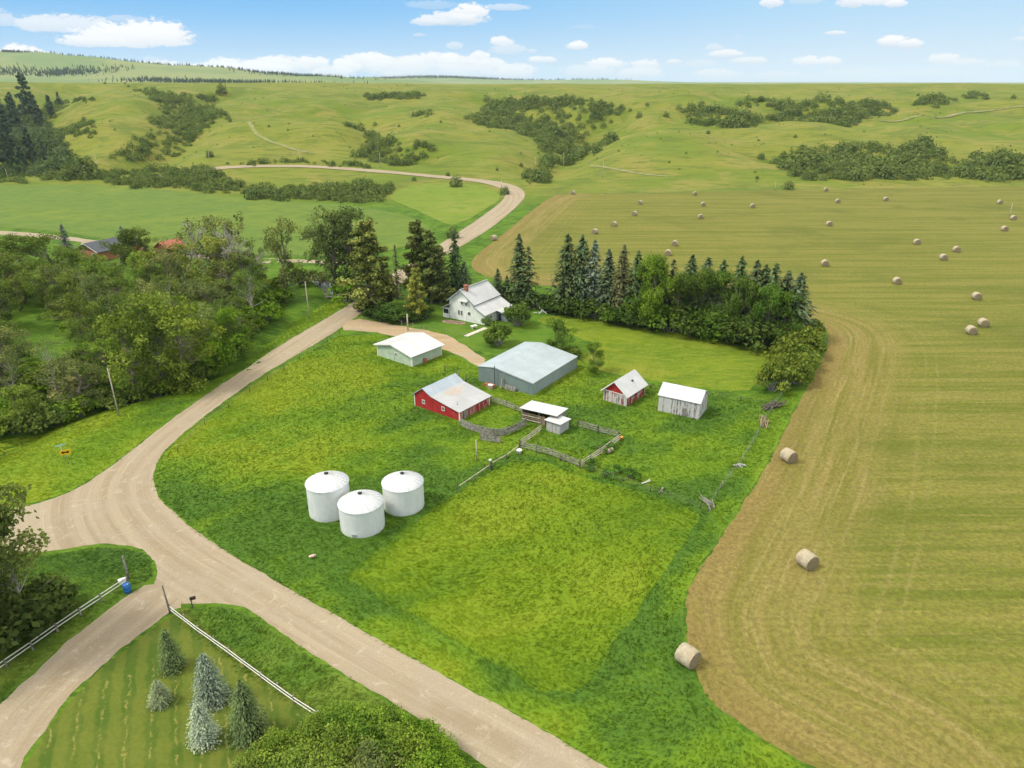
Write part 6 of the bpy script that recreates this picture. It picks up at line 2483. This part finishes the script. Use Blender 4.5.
# near left: big trees by the lane fence
for (kind, x, yb, yt, col, lab, wide) in (
    ('round', 4, 636, 503, (.066, .092, .028), 'big dark leafy tree at the near left, beside the white rail fence', .68),
    ('round', -22, 640, 515, (.060, .085, .026), 'dark leafy tree cut by the left photo border', 1.0),
    ('tall', -20, 650, 560, (.06, .085, .02), 'lower dark tree behind the near left fence', 1.2),
    ('thin', 30, 622, 548, (.065, .09, .025), 'small dark tree on the right flank of the big near left tree', 1.0),
):
    plant_px(kind, x, yb, yt, col, lab, wide=wide * 1.12, idx=1 if kind != 'thin' else 0, rz=1.3)
plant_px('shrub', 14, 634, 600, (.045, .065, .02), 'dark bush under the big near left tree', cat='shrub', wide=1.3)
for (x, yb, yt, lab) in ((34, 622, 588, 'dark bush at the right foot of the big near left tree'), (2, 648, 606, 'dark bush at the left photo border behind the white rail fence')):
    plant_px('shrub', x, yb, yt, (.050, .075, .022), lab, cat='shrub', wide=1.3)
# lawn spruces
GL = 'young spruces on the front lawn'
for (x, yb, yt, col, lab, idx, wide) in (
    (173, 668, 626, (.055, .082, .032), 'dark green young spruce nearest the mailbox', 0, .92),
    (161, 703, 676, (.125, .155, .085), 'smallest young spruce, pale green, on the striped lawn', 1, 1.3),
    (212, 700, 650, G_BLUE, 'blue green young spruce in the middle of the five', 2, .95),
    (205, 741, 699, G_ICE, 'silvery white blue young spruce, palest of the five', 0, 1.0),
    (250, 736, 678, (.060, .085, .034), 'large dark olive young spruce next to the willow bushes', 1, .95),
):
    plant_px('lawn_spruce', x, yb, yt + 4, tuple(q * 1.2 for q in col), lab, group=GL, wide=wide * 1.04, idx=idx)
# willow bushes at the bottom edge
GB = 'willow bushes at the bottom of the photo'
k = 0
for (x, yb, yt, col) in ((262, 778, 745, (.080, .118, .024)), (285, 768, 730, (.070, .110, .018)), (300, 792, 748, (.078, .118, .024)), (318, 757, 718, (.072, .112, .02)), (340, 780, 730, (.078, .115, .022)), (345, 745, 704, (.065, .108, .018)), (366, 760, 712, (.070, .115, .018)), (372, 795, 745, (.090, .112, .042)), (388, 745, 708, (.068, .112, .018)), (398, 776, 728, (.078, .122, .02)), (414, 757, 718, (.062, .112, .014)), (425, 790, 748, (.078, .130, .018)), (432, 768, 733, (.070, .122, .014)), (446, 784, 754, (.072, .130, .016)), (330, 812, 765, (.080, .112, .03)), (405, 815, 768, (.08, .122, .02)), (244, 800, 766, (.080, .112, .03)), (462, 802, 770, (.072, .130, .016))):
    plant_px('willow', x, yb, yt + 5, tuple(q * 1.25 for q in col), 'grey green willow bush in the thicket between lawn and gravel road', cat='shrub', group=GB, wide=1.0, var=.12)

# ------------------------------------------------------------------ hillside shrubs
LONE = [  # x, foot y, top y, label
    (222, 94, 83, 'lone dark tree on the left skyline above the gully'),
    (84, 178, 155, 'large round bush left of the far pole on the hill road'),
    (210, 157.5, 150, 'small round bush just above the hill road, left part'),
    (456, 187, 175, 'round bush beside the gravel road above the meadow'),
    (505, 195, 185.5, 'round bush at the inner side of the road bend'),
    (453, 238, 226, 'grey round bush at the edge of meadow and crop field'),
    (448, 176.5, 172, 'tiny dark bush above the road near the bend'),
    (497, 171, 167.5, 'tiny dark bush on open slope above the road bend'),
    (399, 127, 124, 'small dark bush in the middle of the slope'),
    (441, 123, 120, 'tiny bush on the slope left of the big thicket'),
    (521, 166.5, 162.5, 'small bush left of the toe of the big thicket'),
    (566, 97.5, 93, 'round bush at the skyline above the big thicket'),
    (592, 104, 99, 'small round bush right below the skyline'),
    (639, 118, 111, 'bush on the slope right of the big thicket'),
    (647, 106, 102, 'small bush right of the big thicket near the skyline'),
    (666, 117, 111, 'bush just left of the first right hand grove'),
    (669, 163, 160.5, 'tiny bush on open slope in the photo middle right'),
    (761, 159, 152, 'bush at the left tip of the long aspen thicket'),
    (788, 190, 179.5, 'round bush at the upper boundary of the hay field'),
    (757, 179.5, 175.5, 'little bush above the hay field boundary, left of a round one'),
    (901, 150, 144, 'round tree over the middle of the long aspen thicket'),
    (985, 99.5, 94, 'bush pair at the right skyline, left'),
    (1013, 99, 94, 'bush pair at the right skyline, right'),
    (918, 96, 93, 'dark smear of bush below the right skyline'),
    (269, 127, 124.5, 'small dark bush on the left grassy slope'),
    (288, 131, 128.5, 'tiny dark bush farther right on the left grassy slope'),
    (333, 165, 160, 'bush at the right end of the road hedge on the hill'),
    (414, 181, 176, 'flat bush just above the gravel road on the hill'),
    (84, 121, 116, 'lone bush on the left spur'),
    (230, 122, 118, 'round bush at the right side of the gully thicket'),
    (105, 84, 81.5, 'dark speck of a bush at the left crest'),
    (125, 84, 81.8, 'second dark speck of a bush at the left crest'),
    (152, 91, 87, 'dark tree at the top of the gully thicket'),
    (708, 134, 130, 'tiny bush under the first right hand grove'),
    (795, 138, 134, 'tiny bush under the second right hand grove'),
    (893, 113, 107, 'bush at the right end of the second right hand grove'),
]
for (x, yb, yt, lab) in LONE:
    plant_px('bush', x, yb, yt, G_HILL, lab, cat='bush', group='lone bushes on the hills', wide=1.0, name='bush', var=.2)

# pines at the far left valley
pr_ = random.Random(8)
for (x, yb, yt, wd) in ((31, 120, 73, .8), (18, 134, 94, .8), (6, 138, 98, .85), (40, 126, 100, .8), (52, 117, 95, .8), (12, 168, 132, .7), (-2, 172, 116, .9), (33, 164, 127, .6), (46, 163, 141, .75), (24, 170, 146, .8), (54, 164, 148, .8), (2, 118, 96, .8), (14, 114, 92, .8), (-8, 150, 104, .9), (10, 150, 118, .75), (60, 106, 92, .8), (-14, 176, 124, .9)):
    plant_px('pine', x, yb, yt, (.044, .068, .042), 'dark pine in the shady valley at the left of the hills', cat='tree', group='pines in the left valley', wide=wd * .95, var=.15, name='pine_tree')


def thicket(name, px, dens, h, col, label, hv=.35, cat='thicket'):
    """a grove that reads as one mass: many small bushes merged in one object"""
    rs = np.random.default_rng(int(abs(px[0][0]) * 7 + abs(px[0][1])))
    poly = [np.array(march(x, y, hz)) for x, y in px]
    P = np.array(poly)
    x0, y0 = P.min(0)
    x1, y1 = P.max(0)
    h = h * .78
    n = int((x1 - x0) * (y1 - y0) * dens * 2.1)
    X = rs.uniform(x0, x1, n)
    Y = rs.uniform(y0, y1, n)
    nz = rs.normal(0, 3, (2, n))
    keep = in_poly(X + nz[0], Y + nz[1], poly)
    X, Y = X[keep], Y[keep]
    Z = hz(X, Y)
    Vs, Fs, Ts = [], [], []
    off = 0
    src = []
    for st, me in PROTO['tiny']:
        v = np.empty(len(me.vertices) * 3)
        me.vertices.foreach_get('co', v)
        t = np.empty(len(me.vertices))
        me.attributes['tone'].data.foreach_get('value', t)
        src.append((v.reshape(-1, 3), t))
    for x, y, z in zip(X, Y, Z):
        v, t = src[int(rs.integers(0, len(src)))]
        s = h * (1 + hv * rs.normal()) / 2 * (1 + .35 * math.sin(x * .09) * math.cos(y * .07))
        s = max(h * .18, s)
        a = rs.uniform(0, 6.283)
        c, sn = math.cos(a) * s * 1.1, math.sin(a) * s * 1.1
        Vs.append(np.column_stack([v[:, 0] * c - v[:, 1] * sn + x, v[:, 0] * sn + v[:, 1] * c + y, v[:, 2] * s + z - .1 * s]))
        Ts.append(np.clip(t + .12 * rs.normal(), 0, 1))
    if not Vs:
        return
    V = np.concatenate(Vs)
    F = np.arange(len(V)).reshape(-1, 4)
    o = link(name, tone_mesh(name, V, F, np.concatenate(Ts), M['leaf']), None)
    o.color = tuple(q * LEAF_GAIN for q in col) + (1,)
    return tag(o, label, cat, None, 'stuff')


TH = [
    ([(123, 84.5), (153, 91), (169, 96), (193, 96), (199, 106), (219, 112), (229, 119), (203, 130), (189, 152), (159, 163), (113, 161), (133, 146), (156, 136), (163, 116), (146, 93)], .016, 5.0, 'long leafy thicket down the gully of the left hill'),
    ([(196, 95), (217, 95), (220, 101), (199, 101)], .02, 5.0, 'small thicket patch below the lone skyline tree'),
    ([(50, 133), (76, 126), (96, 133), (93, 139), (56, 140)], .025, 4.5, 'flat thicket patch on the left spur'),
    ([(100, 182), (133, 174), (186, 174), (212, 167), (217, 176), (239, 189), (232, 195), (186, 188), (133, 189)], .035, 4.2, 'hedge thicket between crop field and hill road'),
    ([(246, 192), (300, 187), (340, 187), (395, 189), (374, 202), (335, 203), (300, 199), (252, 202)], .045, 4.2, 'long roadside hedge at the upper edge of the crop field'),
    ([(216, 163), (300, 161), (330, 162), (330, 166), (216, 167)], .02, 2.6, 'low hedge line above the hill road'),
    ([(365, 95), (421, 95), (421, 101), (367, 100)], .014, 6, 'dark oblong grove under the skyline'),
    ([(413, 113), (431, 114), (430, 117), (413, 116)], .02, 5, 'short strip of bushes on the middle slope'),
    ([(343, 126), (370, 121), (374, 124), (350, 132)], .012, 5, 'sparse bushes on the slope above the heart shaped thicket'),
    ([(360, 146), (374, 134), (384, 144), (405, 148), (435, 152), (424, 159), (402, 167), (358, 157)], .022, 4.8, 'heart shaped thicket above the hill road'),
    ([(332, 162), (372, 165), (366, 169), (334, 167)], .025, 3.6, 'hedge strip above the road under the heart shaped thicket'),
    ([(476, 95), (497, 102), (560, 100), (634, 109), (616, 118), (609, 127), (560, 131), (611, 137), (609, 144), (567, 165), (539, 172), (543, 144), (511, 130), (465, 121), (472, 114), (497, 113), (486, 104)], .011, 6.5, 'widest aspen thicket filling the central gully'),
    ([(524, 173), (545, 177), (541, 186), (527, 183)], .03, 5, 'dark bushes at the toe of the central gully'),
    ([(679, 110), (690, 105), (715, 107), (737, 115), (760, 118), (749, 128), (712, 126), (685, 122)], .012, 6.5, 'first rounded grove right of the photo middle'),
    ([(737, 104), (771, 98), (773, 102), (742, 110)], .010, 5, 'loose bushes between the two right hand groves'),
    ([(764, 114), (779, 102), (809, 104), (865, 104), (890, 107), (895, 114), (865, 122), (809, 122)], .010, 6.5, 'second broad grove on the right hand slope'),
    ([(775, 160), (797, 154), (827, 149), (875, 146), (891, 151), (929, 149), (951, 166), (1000, 157), (1060, 160), (1060, 182), (951, 178), (865, 181), (812, 181), (782, 170)], .019, 6.5, 'longest aspen thicket above the hay field'),
    ([(912, 101), (930, 98), (955, 101), (940, 110), (915, 106)], .010, 5.5, 'small scattered grove high on the right slope'),
    ([(962, 96), (983, 95), (983, 100), (964, 99)], .012, 5.5, 'tiny row of bushes near the right skyline'),
    ([(60, 100), (88, 100), (88, 105), (52, 114), (16, 124), (18, 118)], .02, 5, 'hedge running down the left valley edge'),
    ([(0, 178), (20, 170), (60, 164), (100, 168), (110, 176), (70, 182), (0, 184)], .02, 4.2, 'bushes under the valley pines along the hill road'),
    ([(-20, 112), (20, 106), (50, 122), (56, 140), (66, 160), (60, 176), (-20, 180)], .016, 6.5, 'dark brushy wood on the shady valley slope at the far left'),
    ([(35, 118), (45, 118), (55, 122), (48, 125), (30, 127)], .02, 4, 'little thicket between valley pines and spur'),
    ([(580, 118), (600, 112), (612, 116), (600, 121)], .006, 4, 'thin bushes at the right border of the central gully'),
]
for px, dn_, hh, lab in TH:
    thicket('thicket', px, dn_, hh, (.046, .070, .038) if 'shady' in lab else G_HILL, lab)
thicket('scrub', [(-60, 160), (-60, 86), (300, 84), (620, 87), (1080, 88), (1080, 182), (800, 188), (560, 176), (500, 176), (400, 160), (240, 155)], 7e-4, .9, (.075, .105, .030), 'scattered low scrub dotting all the grassy hillsides', .55, 'scrub')


def far_forest(name, spots, label, col, seed):
    """distant conifer woods on the far ridges, one mass"""
    rs = np.random.default_rng(seed)
    Vs, Ts = [], []
    for (X, Y, n, sx, sy, h) in spots:
        xs_ = X + rs.normal(0, sx, n)
        ys_ = Y + rs.normal(0, sy, n)
        zs_ = hz(xs_, ys_)
        for x, y, z in zip(xs_, ys_, zs_):
            hh = h * (.55 + .7 * rs.random())
            tn = np.clip(.4 + .2 * rs.normal(), 0, 1)
            for k in range(4):
                f0, f1 = .05 + .22 * k, .42 + .2 * k
                r0 = hh * .2 * (1 - .22 * k) * (.8 + .4 * rs.random())
                a0 = rs.random() * 6
                for j in range(5):
                    a, b = a0 + j * 1.2566, a0 + (j + 1) * 1.2566
                    Vs.append([(x + r0 * math.cos(a), y + r0 * math.sin(a), z + hh * f0), (x + r0 * math.cos(b), y + r0 * math.sin(b), z + hh * f0 * .9), (x + r0 * .05 * math.cos(b), y + r0 * .05 * math.sin(b), z + hh * f1), (x, y, z + hh * f1)])
                    Ts += [tn] * 4
    V = np.array(Vs).reshape(-1, 3)
    o = link(name, tone_mesh(name, V, np.arange(len(V)).reshape(-1, 4), np.array(Ts), M['needle']), None)
    o.color = (*col, 1)
    return tag(o, label, 'forest', None, 'stuff')


def ridge_px(px, y_row, n, w, h, yy):
    r = ray(px, y_row)
    t = yy / r[1]
    return (r[0] * t, yy, n, w, 60, h)


far_forest('far_forest', [ridge_px(x, 70, n, w, 11, y) for x, n, w, y in ((55, 260, 60, 2900), (68, 240, 50, 2950), (8, 200, 50, 2900), (30, 80, 60, 3560), (90, 120, 150, 3560), (20, 160, 60, 3480), (150, 150, 70, 2700), (175, 160, 70, 2650), (215, 260, 90, 2600), (250, 200, 120, 2600), (120, 60, 150, 3500), (210, 120, 200, 3500), (300, 300, 130, 3300), (270, 200, 130, 3400), (110, 60, 40, 3000))],
           'blue green conifer woods dotted over the far left ridge', (.030, .055, .036), 3)
far_forest('far_forest', [ridge_px(x, 78, n, w, 17, y) for x, n, w, y in ((260, 400, 250, 6700), (300, 500, 250, 6800), (360, 500, 260, 6800), (420, 500, 260, 6900), (455, 500, 200, 7000), (500, 300, 260, 7100), (580, 100, 260, 7300))],
           'blue distant forest along the skyline behind the plateau', (.030, .055, .040), 4)

# ------------------------------------------------------------------ long grass
def e_sp(e):
    return .75 if (e is HAY_W or e is PAST_W) else .25


def tufts(name, regions, exclude, label, seed, blades=5):
    """regions: (polygon, density per m2, height, width, colours, wind angle)"""
    rs = np.random.default_rng(seed)
    Vs, Cs = [], []
    for poly, dens, hgt, wid, cols, wind, zf in regions:
        P = np.array(poly)
        x0, y0 = P.min(0)
        x1, y1 = P.max(0)
        n = int((x1 - x0) * (y1 - y0) * dens)
        X = rs.uniform(x0, x1, n)
        Y = rs.uniform(y0, y1, n)
        sp = .6 if 'pasture' in name else .3
        k = in_poly(X + rs.normal(0, sp, n), Y + rs.normal(0, sp, n), poly)
        for e in exclude:
            bb = np.array(e)
            q = (X > bb[:, 0].min()) & (X < bb[:, 0].max()) & (Y > bb[:, 1].min()) & (Y < bb[:, 1].max()) & k
            idx = np.nonzero(q)[0]
            k[idx[in_poly(X[idx] + rs.normal(0, e_sp(e), len(idx)), Y[idx] + rs.normal(0, e_sp(e), len(idx)), e)]] = False
        X, Y = X[k], Y[k]
        Z = hz(X, Y)
        n = len(X)
        if n == 0:
            continue
        cols = np.array(cols)
        zz = zf(X, Y) + .12 * rs.normal(size=n)
        w1, w2 = sstep((zz - .08) / .42)[:, None], sstep((zz - .48) / .47)[:, None]
        base = cols[0] * (1 - w1) + cols[1] * w1
        base = base * (1 - w2) + cols[2] * w2
        f2 = vnoise(X / 1.1, Y / 1.1, 12)
        ang = R(wind) + .9 * np.sin(X * .12 + 1.3 * np.sin(Y * .09)) + .5 * np.sin(Y * .31 + X * .2)
        hl = hgt * (.6 + .55 * f2.clip(0, 1)) * (.75 + .5 * rs.random(n))
        for b in range(blades):
            a = rs.uniform(0, 6.283, n)
            px_, py_ = X + .3 * rs.normal(size=n) * hgt, Y + .3 * rs.normal(size=n) * hgt
            le = (.9 + 1.5 * rs.random(n) ** 2) * hl
            tx, ty = px_ + np.cos(ang) * le + .28 * hl * rs.normal(size=n), py_ + np.sin(ang) * le + .28 * hl * rs.normal(size=n)
            tz = Z + hl * (.45 + .45 * rs.random(n))
            ww = wid * (.7 + .6 * rs.random(n)) / 2
            v = np.stack([np.column_stack([px_ - np.cos(a) * ww, py_ - np.sin(a) * ww, Z - .02]),
                          np.column_stack([px_ + np.cos(a) * ww, py_ + np.sin(a) * ww, Z - .02]),
                          np.column_stack([tx, ty, tz])], 1)
            Vs.append(v.reshape(-1, 3))
            c = base * (.95 + .3 * rs.random((n, 1)))
            Cs.append(np.repeat(c, 3, 0))
    V = np.concatenate(Vs)
    Cc = np.concatenate(Cs)
    me = np_mesh(name, V, np.arange(len(V)).reshape(-1, 3))
    at_ = me.attributes.new('blade', 'FLOAT_COLOR', 'POINT')
    at_.data.foreach_set('color', np.column_stack([Cc, np.ones(len(Cc))]).astype(np.float32).ravel())
    o = link(name, me, M['blade'])
    print(name, len(V) // 3, 'blades')
    return tag(o, label, 'grass', None, 'stuff')


def rect(px, ang, L, W, m=.25):
    p = at(*px)
    c, s = math.cos(R(ang)), math.sin(R(ang))
    return [np.array((p.x + c * x - s * y, p.y + s * x + c * y)) for x, y in ((-m, -m), (L + m, -m), (L + m, W + m), (-m, W + m))]


def disc(x, y, r):
    return [np.array((x + r * math.cos(a), y + r * math.sin(a))) for a in np.linspace(0, 6.283, 17)[:-1]]


BIN_D = [disc(o.location.x, o.location.y, 3.1) for o in bpy.data.objects if o.name.startswith('grain_bin')]
BLD = [rect((459.7, 420.9), 53, 8.6, 11.1), rect((412.2, 366.8), 51, 9, 11), rect((532.9, 395.3), 56, 17.2, 13), rect((626.4, 406.6), 52, 6.9, 5), rect((698.4, 419.5), 150, 7.6, -5.0), rect((556, 428), 62, 4.2, 6.6), rect((559.5, 434.6), 53, 2.9, 2.75)] + BIN_D
tufts('long_grass', [(ROUGH, 12.0, .25, .075, CG, 215, rough_zone)], [PAST_W, YARD_W, ROAD_OUT, HAY_W] + BLD, 'rough green grass laid over by wind round the farm buildings', 1, 5)
tufts('pasture_grass', [(PAST_W, 14.0, .27, .065, CP, 205, past_zone)], [HAY_W], 'yellow green seeding grass of the fenced pasture', 2, 5)
tufts('verge_grass', [
    (VERGE, 10.0, .26, .075, CG, 200, verge_zone), (ISLE, 18.0, .25, .06, CD, 190, zone), (STRIP, 18.0, .28, .06, CD, 200, zone),
], [ROAD_OUT, DRIVE_W], 'lush roadside grass on the verges of road and lane', 3, 5)
tufts('paddock_grass', [(MOWN_W, 5.0, .16, .07, CP, 205, zone)], [], 'short yellowish grass of the mown paddock', 5, 4)
CH = ((.085, .075, .030), (.150, .140, .022), (.250, .195, .060))
HAY_NEAR = [q for q in HAY_EDGE_W if q[1] < 150] + [np.array((150., 150.)), np.array((110., 40.)), np.array((40., 24.))]


def stubble_zone(X, Y):
    d, _, _ = seg_dist(X, Y, HAY_EDGE_W)
    return np.clip(.28 + .55 * vnoise(X / 1.5, Y / 1.5, 31) + .35 * (vnoise(X / 9, Y / 9, 33) - .5) + .2 * (d < 22), 0, 1)


tufts('stubble', [(HAY_NEAR, 2.6, .13, .07, CH, 120, stubble_zone)], [], 'cut stubble and straw wisps of the mown hay field', 6, 4)

# ------------------------------------------------------------------ air
def haze_box():
    m = bpy.data.materials.new('haze_air')
    m.use_nodes = True
    t = NT(m.node_tree)
    t.n.remove(t.n['Principled BSDF'])
    v = t.new('ShaderNodeVolumePrincipled')
    v.inputs['Color'].default_value = (.78, .88, 1.0, 1)
    v.inputs['Density'].default_value = HAZE_DENSITY
    v.inputs['Anisotropy'].default_value = .1
    t.l.new(v.outputs[0], t.n['Material Output'].inputs['Volume'])
    o = MB().box(-9800, -600, -20, 9800, 9900, 230).build('haze', m)
    return tag(o, kind='stuff')


haze_box()
